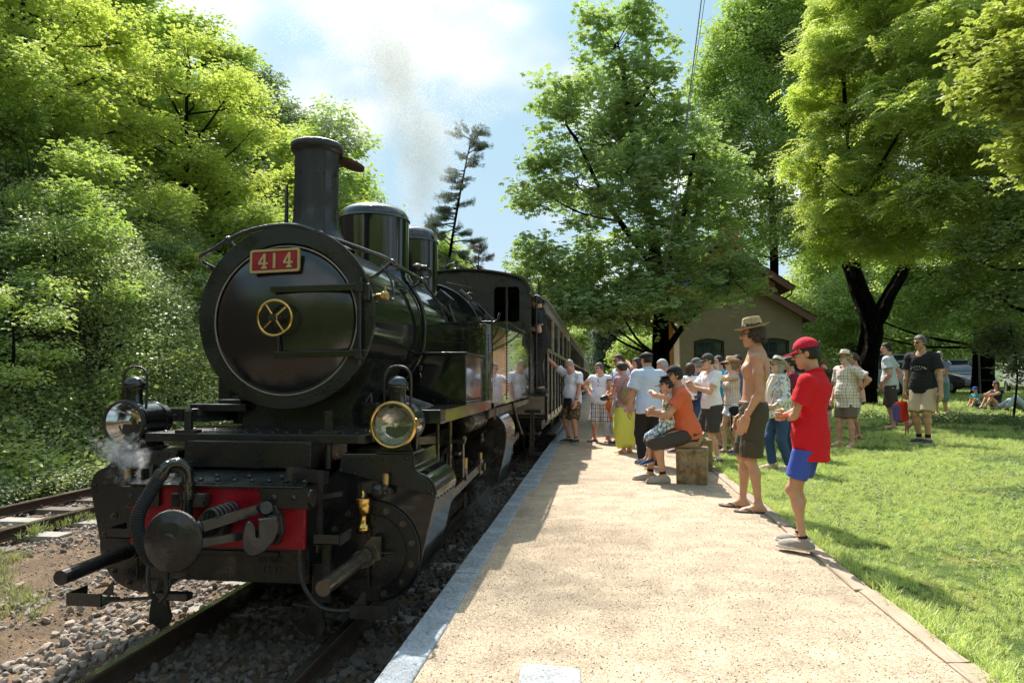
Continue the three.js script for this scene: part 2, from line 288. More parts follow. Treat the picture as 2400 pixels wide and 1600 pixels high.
// ---------- platform ----------
{
  const plat = thing('platform', 'low platform of fine buff gravel beside the train', 'platform'); plat.userData.kind = 'structure';
  const mGr = mat({ name: 'fine_gravel', map: rep(T.gravel, 1 / 1.1), color: lin(0.72, 0.69, 0.645), vertexColors: true, roughness: 0.95, bumpMap: rep(T.gravelH, 1 / 1.1), bumpScale: 0.004 });
  const xs = span(1.3, 3.78, 40), zs = [...span(4, -16, 280), ...span(-17, -110, 40)], g = [];
  const surf = (x, z) => 0.254 + 0.016 * (fbm(x * 1.4, z * 1.4, 1, 3) - 0.5) + 0.01 * Math.exp(-Math.pow((x - 2.6) / 1, 2));
  const m = gridMesh('gravel_surface', xs, zs, surf, mGr, 1); { const p = m.geometry.attributes.position, c = new Float32Array(p.count * 3); for (let i = 0; i < p.count; i++) { const x = p.getX(i), z = p.getZ(i), k = 0.86 + 0.34 * (fbm(x * 1.7, z * 0.9, 12, 4) - 0.42) + 0.10 * Math.exp(-Math.pow((x - 2.5) / 0.8, 2)) - 0.16 * smoothstep(fbm(x * 2.2, z * 2.2, 31, 3), 0.58, 0.75); c[3 * i] = k; c[3 * i + 1] = k * 0.985; c[3 * i + 2] = k * 0.965; } m.geometry.setAttribute('color', new THREE.BufferAttribute(c, 3)); } scene.remove(m); m.name = 'gravel_surface'; m.userData = {}; plat.add(m);
  new MB().box(2.5, -0.15, -53, 2.4, 0.7, 114).build('platform_fill', mSoil, plat);
  // granite kerb stones, each its own length, slightly out of line
  const mK = mat({ name: 'kerb_granite', map: rep(T.granite, 1.1), color: lin(0.52, 0.545, 0.57), roughness: 0.85, bumpMap: rep(T.fine, 4), bumpScale: 0.003 });
  const mK2 = mat({ name: 'kerb_granite_light', map: rep(T.granite, 0.8), color: lin(0.58, 0.595, 0.61), roughness: 0.85, bumpMap: rep(T.fine, 4), bumpScale: 0.003 });
  const r = rng(31); let z = 3;
  while (z > -60) {
    const L = 0.92 + r() * 0.25, w = z > -6.9 ? 0.15 + r() * 0.012 : 0.2 + r() * 0.03, kg = new RoundedBoxGeometry(w, 0.49 + (r() - 0.5) * 0.012, L - 0.006, 7, 0.012), kp = kg.attributes.position, ks = r() * 60; for (let i = 0; i < kp.count; i++) { const x = kp.getX(i), y = kp.getY(i), zz = kp.getZ(i), n = fbm(zz * 9 + ks, y * 9, x * 12, 3) - 0.5; kp.setXYZ(i, x + 0.011 * n * (y > 0.15 ? 1.6 : 0.6), y + 0.006 * n, zz); } kg.computeVertexNormals(); const b = new MB().add(kg, tf(1.163 + w / 2 + (r() - 0.5) * 0.012, 0.02, z - L / 2, 0, (r() - 0.5) * 0.012, 0));
    b.build('kerb_stone', r() < 0.5 ? mK : mK2, plat); z -= L;
  }
  // timber edging along the lawn: short weathered boards on edge
  const mT = [0, 1, 2].map((i) => mat({ name: 'edging_wood', map: rep(T.wood, 1.1 + i * 0.2), color: [lin(0.42, 0.33, 0.25), lin(0.36, 0.29, 0.23), lin(0.48, 0.36, 0.26)][i], roughness: 0.95, bumpMap: rep(T.wood, 1.3), bumpScale: 0.012 }));
  z = 2.5;
  while (z > -45) {
    const L = 0.8 + r() * 1.1, w = 0.085 + r() * 0.05;
    const g = new THREE.BoxGeometry(w, 0.2, L - 0.012, 3, 3, 10), p = g.attributes.position, s = r() * 50;
    for (let i = 0; i < p.count; i++) p.setXYZ(i, p.getX(i) + 0.018 * (fbm(p.getZ(i) * 4 + s, p.getY(i) * 9, 2, 2) - 0.5), p.getY(i) + (p.getY(i) > 0.05 ? 0.024 * (fbm(p.getZ(i) * 5 + s, p.getX(i) * 30, 4, 2) - 0.5) : 0), p.getZ(i));
    g.computeVertexNormals();
    new MB().add(g, tf(3.735 + (r() - 0.5) * 0.035, 0.172 + (r() - 0.5) * 0.012, z - L / 2, (r() - 0.5) * 0.008, (r() - 0.5) * 0.03, (r() - 0.5) * 0.12)).build('edging_board', mT[(r() * 3) | 0], plat); z -= L;
  }
  // litter: brown leaf bits and pebbles on the gravel
  const lg = new THREE.PlaneGeometry(1, 0.55, 2, 1); { const p = lg.attributes.position; for (let i = 0; i < p.count; i++) p.setZ(i, Math.abs(p.getX(i)) * 0.4); lg.rotateX(-Math.PI / 2); lg.computeVertexNormals(); }
  const list = [], c = new THREE.Color();
  for (let i = 0; i < 800; i++) { const zz = -2.2 - Math.pow(r(), 1.5) * 14, x = 1.4 + r() * 2.3; list.push([tf(x, surf(x, zz) + 0.006, zz, (r() - 0.5) * 0.8, r() * 6, (r() - 0.5) * 0.8, 0.006 + 0.016 * r() * r() * r()), c.clone().setRGB(0.30 + 0.2 * r(), 0.17 + 0.1 * r(), 0.08)]); }
  instanced('leaf_litter', lg, mat({ name: 'dead_leaf', color: 0xffffff, roughness: 0.9, side: THREE.DoubleSide }), list, plat, undefined, 'stuff');
  const pl = rocks.slice(0, 3).map(() => []);
  for (let i = 0; i < 15000; i++) { const zz = -2.2 - Math.pow(r(), 2) * 9, x = 1.33 + r() * 2.36, v = 0.7 + 0.6 * r(), w = r(); pl[(r() * 3) | 0].push([tf(x, surf(x, zz) + 0.001, zz, r() * 6, r() * 6, r() * 6, 0.0022 + 0.0042 * r() * r()), c.clone().setRGB(v, v * (0.93 - 0.1 * w), v * (0.84 - 0.3 * w))]); }
  pl.forEach((l, i) => instanced('grit', rocks[i], mat({ name: 'grit', color: lin(0.50, 0.45, 0.385), roughness: 0.95, flatShading: true }), l, plat, undefined, 'stuff'));
}

let FONT;
// ---------- station house ----------
{
  const B = thing('station_house', 'tan rendered station house with tiled gable roofs behind the big tree', 'building');
  const wallM = mat({ name: 'tan_render', map: rep(T.plaster, 0.5), color: lin(0.24, 0.178, 0.115), roughness: 0.95, bumpMap: rep(T.fine, 2), bumpScale: 0.004 });
  const wallO = mat({ name: 'ochre_render', map: rep(T.plaster, 0.5), color: lin(0.44, 0.22, 0.09), roughness: 0.95, bumpMap: rep(T.fine, 2), bumpScale: 0.004 });
  const trim = mat({ name: 'brown_timber', color: lin(0.16, 0.075, 0.05), roughness: 0.8, map: rep(T.wood, 1) });
  const dark = mat({ name: 'dark_green_frame', color: lin(0.02, 0.025, 0.025), roughness: 0.5 });
  const pane = mat({ name: 'window_pane', color: lin(0.035, 0.045, 0.05), roughness: 0.06, metalness: 0.1 });
  const tileM = [0, 1, 2].map((i) => mat({ name: 'clay_tile', map: rep(T.mottle, 1), color: [lin(0.24, 0.12, 0.08), lin(0.19, 0.105, 0.08), lin(0.28, 0.16, 0.11)][i], roughness: 0.9 }));
  // lower front hall, gable towards us
  const zF = -33.2, x0 = 6, x1 = 11.6, yE = 4.35, ax = 8.8, ay = 6.15, zB = -41;
  const arch = (cx, y0, w, h) => { const p = new THREE.Path(); p.moveTo(cx - w / 2, y0); p.lineTo(cx - w / 2, y0 + h - 0.2); p.quadraticCurveTo(cx, y0 + h + 0.08, cx + w / 2, y0 + h - 0.2); p.lineTo(cx + w / 2, y0); p.closePath(); return p; };
  const doors = [[7.34, 1.42], [10.28, 1.42]];
  new MB().ext([[x0, -0.2], [x1, -0.2], [x1, yE], [ax, ay], [x0, yE]], 0.35, tf(0, 0, zF - 0.35), doors.map(([cx, w]) => arch(cx, 0.26, w, 3.2))).build('wall', wallM, B);
  new MB().box(x0 + 0.15, yE / 2 - 0.1, (zF - 0.35 + zB) / 2, 0.3, yE + 0.2, zF - 0.35 - zB).build('wall', mat({ name: 'sunlit_render', map: rep(T.plaster, 0.5), color: lin(0.66, 0.50, 0.36), roughness: 0.95 }), B);  // same house render, sunlight on the track side painted in as a paler tone
  new MB().box(x1 - 0.15, yE / 2 - 0.1, (zF - 0.35 + zB) / 2, 0.3, yE + 0.2, zF - 0.35 - zB).build('wall', wallM, B);
  for (const [cx, w] of doors) {
    const f = new MB(), z = zF - 0.2, sh = new THREE.Shape(arch(cx, 0.26, w, 3.2).getPoints(8));
    sh.holes.push(new THREE.Path([[cx - w / 2 + 0.09, 0.3], [cx - w / 2 + 0.09, 2.62], [cx + w / 2 - 0.09, 2.62], [cx + w / 2 - 0.09, 0.3]].map((p) => new THREE.Vector2(...p))), new THREE.Path([[cx - w / 2 + 0.09, 2.76], [cx - w / 2 + 0.09, 3.2], [cx + w / 2 - 0.09, 3.2], [cx + w / 2 - 0.09, 2.76]].map((p) => new THREE.Vector2(...p))));
    f.ext(sh, 0.08, tf(0, 0, z)); f.box(cx - 0.2, 2.98, z + 0.04, 0.045, 0.46, 0.06).box(cx + 0.2, 2.98, z + 0.04, 0.045, 0.46, 0.06).box(cx, 1.45, z + 0.04, 0.1, 2.4, 0.07).box(cx, 1.2, z + 0.045, w - 0.15, 0.09, 0.06);
    const d = f.build('glazed_door', dark, B);
    for (let i = 0; i < 3; i++) new MB().box(cx + (i - 1) * 0.4, 2.98, z + 0.02, 0.38, 0.44, 0.012).build('pane', pane, d);
    for (let i = 0; i < 2; i++) for (let j = 0; j < 2; j++) new MB().box(cx + (i - 0.5) * 0.62, j ? 0.75 : 1.92, z + 0.02, 0.52, j ? 0.85 : 1.35, 0.012).build('pane', pane, d);
  }
  // roofs: slab, verge board, rows of tiles on the verge and eaves
  const roof = (ax, ay, ex, ey, z0, z1, name) => {
    const dx = ex - ax, dy = ey - ay, L = Math.hypot(dx, dy), a = Math.atan2(dy, dx);
    const mb = new MB().box(L / 2, -0.02, (z0 + z1) / 2, L, 0.06, z0 - z1).geo(); mb.applyMatrix4(tf(ax, ay, 0, 0, 0, a));
    const rf = mesh(name, mb, trim, B);
    const vb = new MB().box(L / 2, -0.12, z0 + 0.015, L, 0.2, 0.03).geo(); vb.applyMatrix4(tf(ax, ay, 0, 0, 0, a)); mesh('verge_board', vb, trim, rf);
    const tg = new THREE.CylinderGeometry(0.1, 0.085, 0.42, 8, 1, true, 0, Math.PI).rotateX(Math.PI / 2).rotateY(Math.PI / 2), rr = rng(ay * 100 | 0);
    const up = a < -Math.PI / 2 || a > Math.PI / 2 ? -1 : 1;
    const n = Math.floor(L / 0.36), lists = [[], [], []];
    for (let i = 0; i < n; i++) for (let k = 0, z = z0 - 0.05; z > z1; z -= 0.2, k++) lists[(rr() * 3) | 0].push([tf(ax, ay, 0, 0, 0, a).multiply(tf((i + 0.5) * (L / n), up * (0.05 + 0.012 * (rr() - 0.5)), z, up < 0 ? Math.PI : 0, 0, up * 0.05)), undefined]);
    lists.forEach((l, i) => instanced('tiles', tg, tileM[i], l, rf, undefined, 'stuff'));
  };
  roof(ax, ay + 0.14, x1 + 0.48, yE - 0.12, zF + 0.45, zB, 'roof'); roof(ax, ay + 0.14, x0 - 0.5, yE - 0.12, zF + 0.45, zB, 'roof');
  // main block behind with blue sign, ochre
  const zM = -36, mx0 = 5.7, mx1 = 11.1, mE = 6.35, max = 8.4, may = 8.3;
  new MB().ext([[mx0, 0], [mx1, 0], [mx1, mE], [max, may], [mx0, mE]], 0.35, tf(0, 0, zM - 0.35)).build('wall', wallO, B);
  for (const x of [mx0 + 0.15, mx1 - 0.15]) new MB().box(x, mE / 2, zM - 3.6, 0.3, mE, 6.5).build('wall', wallO, B);
  roof(max, may + 0.14, mx1 + 0.8, mE - 0.35, zM + 0.6, zM - 7.5, 'roof'); roof(max, may + 0.14, mx0 - 0.8, mE - 0.35, zM + 0.6, zM - 7.5, 'roof');
  for (const [x, s] of [[10.1, 1], [6.7, -1]]) new MB().box(x, 6.95, zM + 0.3, 0.1, 0.16, 0.55).build('purlin_end', trim, B);
  const gut = new MB().tube([[11.85, 6.0, zM + 0.2], [11.85, 5.8, zM + 0.2], [11.5, 5.55, zM + 0.1], [11.14, 5.45, zM + 0.05], [11.14, 5.0, zM + 0.05], [11.14, 4.5, zM + 0.05]], 0.045, 30, 8).cyl([11.86, 6.02, zM + 0.5], [11.86, 6.02, zM - 7], 0.06); gut.build('gutter_pipe', trim, B);
  const ch = new MB().box(9.3, 8.55, zM - 1.6, 0.72, 1.9, 0.6).box(9.3, 9.52, zM - 1.6, 0.84, 0.1, 0.72).geo(2);
  const brick = tex(256, (u, v) => { const y = v * 16, o = Math.floor(y) & 1 ? 0.5 : 0, x = u * 6 + o, m = (x % 1) < 0.06 || (y % 1) < 0.14; const n = 0.75 + 0.4 * hash3(Math.floor(x), Math.floor(y), 3); return m ? [0.55, 0.46, 0.38] : [0.52 * n, 0.24 * n, 0.15 * n]; }, true);
  mesh('chimney', ch, mat({ name: 'chimney_brick', map: brick, roughness: 0.95, color: lin(0.8, 0.8, 0.8) }), B);
  // sign board, white letters on blue with rounded ends
  const sg = new THREE.Shape(); { const a = 5.95, b = 10.28, y0 = 6.25, y1 = 6.72, ym = 6.485; sg.moveTo(a, y0); sg.lineTo(b, y0); sg.lineTo(b, ym - 0.16); sg.absarc(b, ym, 0.19, -Math.PI / 2, Math.PI / 2, false); sg.lineTo(b, y1); sg.lineTo(a, y1); sg.absarc(a, ym, 0.19, Math.PI / 2, -Math.PI / 2, false); }
  const sign = new MB().ext(sg, 0.05, tf(0, 0, zM + 0.004)).build('sign_board', mat({ name: 'blue_enamel', color: lin(0.01, 0.13, 0.30), roughness: 0.4 }), B);
  const font = await new FontLoader().loadAsync('fonts/droid/droid_sans_bold.typeface.json');
  const tg = new TextGeometry('LAIN', { font, size: 0.30, depth: 0.015, curveSegments: 4 }); tg.scale(0.62, 1, 1); tg.computeBoundingBox();
  new MB().add(tg, tf(10.22 - tg.boundingBox.max.x, 6.335, zM + 0.055)).build('lettering', mat({ name: 'white_enamel', color: lin(0.75, 0.75, 0.72), roughness: 0.5 }), sign);
  FONT = font;
}


// ---------- leaves, sprays, trees ----------
function leafGeo(out, m, L, w, fold = 0.25, tris = 4) { // one folded leaf, base at the origin, pointing +z, upper side +y, placed by m
  const pts = tris === 4
    ? [[0, 0, 0], [w, fold * w, L * 0.35], [w * 0.75, fold * w - L * 0.06, L * 0.7], [0, -L * 0.12, L], [-w * 0.75, fold * w - L * 0.06, L * 0.7], [-w, fold * w, L * 0.35]]
    : [[0, 0, 0], [w, fold * w, L * 0.5], [0, -L * 0.1, L], [-w, fold * w, L * 0.5]];
  const v = pts.map((p) => V(...p).applyMatrix4(m)), f = tris === 4 ? [[0, 2, 1], [0, 3, 2], [0, 4, 3], [0, 5, 4]] : [[0, 2, 1], [0, 3, 2]];
  for (const t of f) for (const k of t) out.push(v[k].x, v[k].y, v[k].z);
}
function fromTris(a) { const g = new THREE.BufferGeometry(); g.setAttribute('position', new THREE.Float32BufferAttribute(a, 3)); g.computeVertexNormals(); const n = g.attributes.position.count; g.setAttribute('uv', new THREE.Float32BufferAttribute(new Float32Array(n * 2), 2)); return g; }
function spray(kind, seed) {
  const r = rng(seed), o = [], n = (k) => (r() - 0.5) * k;
  const q = (x, y, z, dx, dy, dz, tilt, s = 1) => { // leaf pointing along (dx,dy,dz), its upper side mostly up
    const d = V(dx, dy, dz).normalize(), up = V(n(tilt), 1, n(tilt)), X = up.clone().cross(d).normalize(), Y = d.clone().cross(X);
    return new THREE.Matrix4().makeBasis(X, Y, d).scale(V(s, s, s)).setPosition(x, y, z);
  };
  if (kind === 'broad') for (let i = 0; i < 16; i++) { const a = r() * 6.28, e = 0.05 + 0.34 * Math.sqrt(r()); leafGeo(o, q(Math.cos(a) * e, n(0.3), Math.sin(a) * e, Math.cos(a) + n(1), -0.25 + n(0.9), Math.sin(a) + n(1), 1.0), 0.105 + 0.05 * r(), 0.034 + 0.014 * r(), 0.3, 2); }
  if (kind === 'maple') for (let i = 0; i < 13; i++) { const a = r() * 6.28, e = 0.05 + 0.3 * Math.sqrt(r()), cx = Math.cos(a) * e, cz = Math.sin(a) * e, cy = n(0.26), b = r() * 6.28; for (const t of [-0.9, 0, 0.9]) leafGeo(o, q(cx, cy, cz, Math.cos(b + t), -0.2 + n(0.2), Math.sin(b + t), 0.5), t ? 0.07 : 0.095, 0.03, 0.25, 2); }
  if (kind === 'chestnut') for (let i = 0; i < 7; i++) { const a = r() * 6.28, e = 0.08 + 0.26 * Math.sqrt(r()), cx = Math.cos(a) * e, cz = Math.sin(a) * e, cy = n(0.3), b = r() * 6.28; for (const t of [-1.5, -0.75, 0, 0.75, 1.5]) leafGeo(o, q(cx, cy, cz, Math.cos(b + t), -0.42 + n(0.3), Math.sin(b + t), 0.3), 0.17 - Math.abs(t) * 0.03, 0.034, 0.25, 2); }
  if (kind === 'pinnate') for (let i = 0; i < 6; i++) { // robinia fronds: paired oval leaflets on a drooping stalk
    const a = r() * 6.28, sx = n(0.2), sy = n(0.2), sz = n(0.2), dx = Math.cos(a), dz = Math.sin(a), dr = 0.15 + r() * 0.5;
    for (let k = 1; k <= 6; k++) for (const s of k === 6 ? [0] : [-1, 1]) { const t = k * 0.05; leafGeo(o, q(sx + dx * t, sy - dr * t * t * 4, sz + dz * t, dx * 0.5 - s * dz, -0.25 + n(0.2), dz * 0.5 + s * dx, 0.5), 0.07 + 0.015 * r(), 0.023, 0.2, 2); }
  }
  if (kind === 'bramble') for (let i = 0; i < 18; i++) { const a = r() * 6.28, e = 0.26 * Math.sqrt(r()); leafGeo(o, q(Math.cos(a) * e, n(0.22), Math.sin(a) * e, Math.cos(a) + n(1.2), -0.2 + n(0.8), Math.sin(a) + n(1.2), 1.1), 0.055 + 0.035 * r(), 0.02 + 0.012 * r(), 0.3, 2); }
  if (kind === 'needle') for (let i = 0; i < 60; i++) { const a = r() * 6.28, t = r() * 0.34; leafGeo(o, q(0, 0, t, Math.cos(a) * 0.8, Math.sin(a) * 0.8, 0.75, 3), 0.10, 0.0045, 0.1, 2); }
  if (kind === 'fir') for (let i = 0; i < 44; i++) { const s = i & 1 ? 1 : -1, t = (i / 44) * 0.5; leafGeo(o, q(0, n(0.02), t, s, -0.1 + n(0.3), 0.7, 0.6), 0.12 * (1.15 - t * 1.6), 0.012, 0.1, 2); }
  if (kind === 'grass') for (let i = 0; i < 12; i++) {
    const a = r() * 6.28, e = 0.045 * Math.sqrt(r()), x = Math.cos(a) * e, z = Math.sin(a) * e, b = r() * 6.28, h = 0.05 + 0.07 * r(), w = 0.0028 + 0.0012 * r(), l = 0.02 + 0.07 * r();
    const cx = Math.cos(b), cz = Math.sin(b), A = [x - cz * w, 0, z + cx * w], B = [x + cz * w, 0, z - cx * w], C = [x - cz * w * 0.8 + cx * l * 0.35, h * 0.65, z + cx * w * 0.8 + cz * l * 0.35], D = [x + cz * w * 0.8 + cx * l * 0.35, h * 0.65, z - cx * w * 0.8 + cz * l * 0.35], E = [x + cx * l, h, z + cz * l];
    o.push(...A, ...B, ...D, ...A, ...D, ...C, ...C, ...D, ...E);
  }
  return fromTris(o);
}
const SP = {};
for (const [k, n] of [['broad', 4], ['maple', 4], ['chestnut', 4], ['pinnate', 4], ['bramble', 4], ['needle', 2], ['fir', 2], ['grass', 5]]) SP[k] = Array.from({ length: n }, (_, i) => spray(k, 100 + i * 7 + k.length * 31));
const leafM = (o = {}) => phys({ name: 'leaf', color: 0xffffff, roughness: 0.78, transmission: 0.6, thickness: 0, side: THREE.DoubleSide, ...o });
const LM = { soft: leafM(), gloss: leafM({ name: 'glossy_leaf', roughness: 0.55, transmission: 0.68 }), glow: leafM({ name: 'thin_leaf', transmission: 0.72 }), dull: leafM({ name: 'dull_leaf', roughness: 0.9, transmission: 0.4 }), blade: leafM({ name: 'grass_blade', roughness: 0.85, transmission: 0.45 }) };
const barkM = mat({ name: 'bark', color: lin(0.075, 0.06, 0.047), roughness: 0.95, map: rep(T.bark, 1, 1), bumpMap: rep(T.bark, 1, 1), bumpScale: 0.03 });
const barkDark = mat({ name: 'dark_bark', color: lin(0.07, 0.057, 0.047), roughness: 0.95, map: rep(T.bark, 1, 1), bumpMap: rep(T.bark, 1, 1), bumpScale: 0.03 });
const barkRed = mat({ name: 'red_bark', color: lin(0.10, 0.055, 0.035), roughness: 0.95, map: rep(T.bark, 1, 1), bumpMap: rep(T.bark, 1, 1), bumpScale: 0.03 });
function taper(pts, r0, r1, seg = 12, rs = 8, knob = 0) { // tapered, slightly uneven tube
  const c = new THREE.CatmullRomCurve3(pts.map(toV), false, 'centripetal'), f = c.computeFrenetFrames(seg), p = [], n = [], uv = [], idx = [], L = c.getLength();
  for (let i = 0; i <= seg; i++) {
    const t = i / seg, q = c.getPointAt(t), r = lerp(r0, r1, Math.pow(t, 0.8));
    for (let j = 0; j <= rs; j++) { const a = (j % rs) / rs * 6.283, N = f.normals[i].clone().multiplyScalar(Math.cos(a)).addScaledVector(f.binormals[i], Math.sin(a)), k = r * (1 + knob * (vnoise(Math.cos(a) * 2 + q.x, q.y * 2, Math.sin(a) * 2 + q.z) - 0.5)); p.push(q.x + N.x * k, q.y + N.y * k, q.z + N.z * k); n.push(N.x, N.y, N.z); uv.push((j / rs) * Math.max(1, Math.round(r0 * 5)), t * L * 0.8); }
  }
  for (let i = 0; i < seg; i++) for (let j = 0; j < rs; j++) { const a = i * (rs + 1) + j, b = a + rs + 1; idx.push(a, b, a + 1, b, b + 1, a + 1); }
  const g = new THREE.BufferGeometry(); g.setAttribute('position', new THREE.Float32BufferAttribute(p, 3)); g.setAttribute('normal', new THREE.Float32BufferAttribute(n, 3)); g.setAttribute('uv', new THREE.Float32BufferAttribute(uv, 2)); g.setIndex(idx); return g;
}
const tmpC = new THREE.Color();
function hue(r, c0, c1, dark) { const t = r(), v = 1 - dark * r(); return tmpC.clone().setRGB(lerp(c0[0], c1[0], t) * v, lerp(c0[1], c1[1], t) * v, (lerp(c0[2], c1[2], t) + 0.13 * lerp(c0[1], c1[1], t)) * v); }
// lobes in world coordinates [x, y, z, rx, ry]; base on the ground
function tree(o) {
  const r = rng(o.seed), t = thing(o.name, o.label, 'tree', o.pos, 0, o.group), P = V(...o.pos), bm = o.bark ?? barkM;
  const trunkPts = (o.trunk ?? [[0, 0, 0], [0.1, o.th * 0.5, 0.05], [0, o.th, 0]]).map((p) => V(...p));
  const mb = []; mb.push(taper([V(0, -0.4, 0), ...trunkPts], o.r0 * 1.15, o.r1 ?? o.r0 * 0.35, 18, 12, 0.25));
  for (const fork of o.forks ?? []) mb.push(taper(fork.p.map((p) => V(...p)), fork.r0, fork.r1, 14, 10, 0.25));
  const wood = mergeGeometries(mb); mesh('trunk', wood, bm, t);
  const curve = new THREE.CatmullRomCurve3(trunkPts), curves = [curve, ...(o.forks ?? []).map((f) => new THREE.CatmullRomCurve3(f.p.map((p) => V(...p))))], limbs = [], lists = SP[o.spray].map(() => []);
  for (const L of o.lobes) {
    const c = V(L[0], L[1], L[2]).sub(P), rx = L[3], ry = L[4], rz = L[5] ?? rx * 0.95;
    let from = null, best = 1e9; for (const cv of curves) for (let k = 0; k <= 8; k++) { const p = cv.getPoint(lerp(cv === curve ? o.low ?? 0.3 : 0.4, 0.98, k / 8)), d = p.distanceTo(c) * (1 + 0.12 * r()) + 2.2 * Math.max(0, p.y - c.y + 0.35 * Math.hypot(p.x - c.x, p.z - c.z)); if (d < best) { best = d; from = p; } }
    const mid = from.clone().lerp(c, 0.5).add(V((r() - 0.5) * 0.4, -0.06 * from.distanceTo(c) + (r() - 0.5) * 0.3, (r() - 0.5) * 0.4));
    const lr = (o.limb ?? 0.05) * (0.7 + 0.5 * r()); limbs.push(taper([from, mid, c], lr, lr * 0.35, 8, 6));
    const n = Math.round((o.clumps ?? 14) * Math.pow(rx * ry * rz, 0.6) + 3);
    for (let k = 0; k < n; k++) {
      const u = r() * 2 - 1, a = r() * 6.283, s = Math.sqrt(1 - u * u), rad = 0.4 + 0.68 * Math.pow(r(), 0.6);
      const q = V(c.x + Math.cos(a) * s * rx * rad, c.y + u * ry * rad, c.z + Math.sin(a) * s * rz * rad);
      if (k % 2 === 0) { const b = from.clone().lerp(c, 0.75 + 0.25 * r()); limbs.push(taper([b, b.clone().lerp(q, 0.55).add(V((r() - 0.5) * 0.25, (r() - 0.3) * 0.25, (r() - 0.5) * 0.25)), q], lr * 0.32, 0.006, 4, 4)); }
      const m = Math.round((o.per ?? 9) * (0.6 + 0.8 * r())), cs = o.cs ?? 0.3, ct = 1 - 0.45 * r();
      for (let i = 0; i < m; i++) {
        const g = () => (r() + r() + r() - 1.5) * 1.15, x = q.x + g() * cs, y = q.y + g() * cs * (o.flat ?? 0.72), z = q.z + g() * cs;
        const sc = (o.size ?? 1) * (0.75 + 0.5 * r()), h = hue(r, o.c0, o.c1, 0.35);
        lists[(r() * lists.length) | 0].push([tf(x, y, z, (r() - 0.5) * 0.9, r() * 6.28, (r() - 0.5) * 0.9, sc), h.multiplyScalar(ct * 0.5 + 0.6)]);
      }
    }
  }
  if (limbs.length) mesh('limbs', mergeGeometries(limbs), bm, t);
  const cr = new THREE.Group(); cr.name = 'crown'; t.add(cr);
  lists.forEach((l, i) => l.length && instanced('foliage', SP[o.spray][i], o.leaf ?? LM.soft, l, cr, undefined, 'stuff'));
  return t;
}
const autoLobes = (r, x, y, z, h, w, n) => Array.from({ length: n }, (_, i) => { const a = i * 2.4 + r(), k = (i + 0.5) / n, e = w * 0.62 * Math.sqrt(1 - Math.pow(k * 1.5 - 0.62, 2) * 0.75) * (0.5 + 0.5 * r()); return [x + Math.cos(a) * e, y + h * (0.28 + 0.66 * k), z + Math.sin(a) * e, w * (0.42 + 0.16 * r()), h * (0.13 + 0.05 * r())]; });
const wildLobes = (r, x, y, z, h, w, n) => Array.from({ length: n }, (_, i) => { const k = (i + r()) / n, a = i * 2.4 + r() * 1.5, e = w * (0.35 + 0.8 * r()) * Math.sqrt(Math.max(0.05, 1 - Math.pow(k * 1.55 - 0.6, 2))); return [x + Math.cos(a) * e, y + h * (0.2 + 0.82 * k) + (r() - 0.5) * 0.6, z + Math.sin(a) * e, w * (0.2 + 0.18 * r()), h * (0.045 + 0.05 * r()), w * (0.2 + 0.18 * r())]; });
const G = { yellow: [[0.56, 0.68, 0.04], [0.76, 0.84, 0.08]], mid: [[0.36, 0.50, 0.04], [0.54, 0.68, 0.06]], lime: [[0.46, 0.60, 0.04], [0.66, 0.78, 0.08]], dark: [[0.16, 0.26, 0.03], [0.28, 0.40, 0.05]], blue: [[0.10, 0.17, 0.06], [0.16, 0.23, 0.07]] };

tree({ name: 'chestnut_tree', label: 'tall spreading horse chestnut tree standing in front of the station house', pos: [4.06, lawnY(4.06, -22), -22], r0: 0.30, r1: 0.06, seed: 11, bark: barkDark,
  trunk: [[0, 0, 0], [0.02, 1.6, 0], [0.05, 3.2, 0.05], [-0.1, 5.2, 0], [-0.5, 7.6, 0.1], [-0.8, 9.4, 0], [-1.1, 11.4, 0]], low: 0.2, limb: 0.055,
  forks: [{ p: [[0.02, 1.9, 0], [0.7, 2.9, 0.3], [1.5, 3.8, 0.8]], r0: 0.13, r1: 0.05 }, { p: [[-0.05, 4.2, 0], [0.7, 6.2, 0.2], [1.2, 8.6, -0.3]], r0: 0.15, r1: 0.05 }, { p: [[-0.1, 4.8, 0], [-1.5, 6.6, 0.6], [-2.6, 8.8, 1]], r0: 0.13, r1: 0.04 }],
  lobes: [[2.8, 12.5, -22, 1.35, 1.21], [1.2, 9.9, -21, 1.29, 0.95], [2.6, 11.2, -23.5, 1.21, 1.21], [3.8, 10.9, -22, 1.27, 1.55], [1.4, 7.7, -21.5, 1.45, 1.32], [2.9, 7.5, -20, 1.15, 1.28], [4.5, 8.3, -22, 1.53, 1.67], [1.0, 4.7, -21, 1.21, 1.0], [2.5, 5.1, -22.5, 1.43, 1.29], [1.9, 3.7, -20.5, 0.91, 0.5], [3.5, 5.3, -20.5, 1.3, 1.3], [5.2, 6.3, -22, 1.52, 1.52], [4.9, 4.5, -21, 1.18, 0.85], [6.1, 4.4, -20.5, 0.89, 0.7], [6.2, 8.1, -23.5, 1.03, 1.33], [3.3, 3.6, -22, 0.97, 0.5], [4.1, 9.6, -23.6, 1.2, 1.2], [2.4, 9.2, -22.6, 1.1, 1.0], [0.3, 5.1, -20.5, 0.79, 0.79], [1.6, 3.9, -20.5, 1.18, 0.6], [2.7, 3.6, -20.0, 1.01, 0.6], [4.1, 3.8, -19.5, 0.98, 0.5], [0.2, 7.5, -21.0, 0.68, 0.82]],
  spray: 'chestnut', clumps: 16, per: 8, cs: 0.33, size: 0.92, c0: [0.34, 0.48, 0.08], c1: [0.52, 0.64, 0.12], leaf: LM.glow });
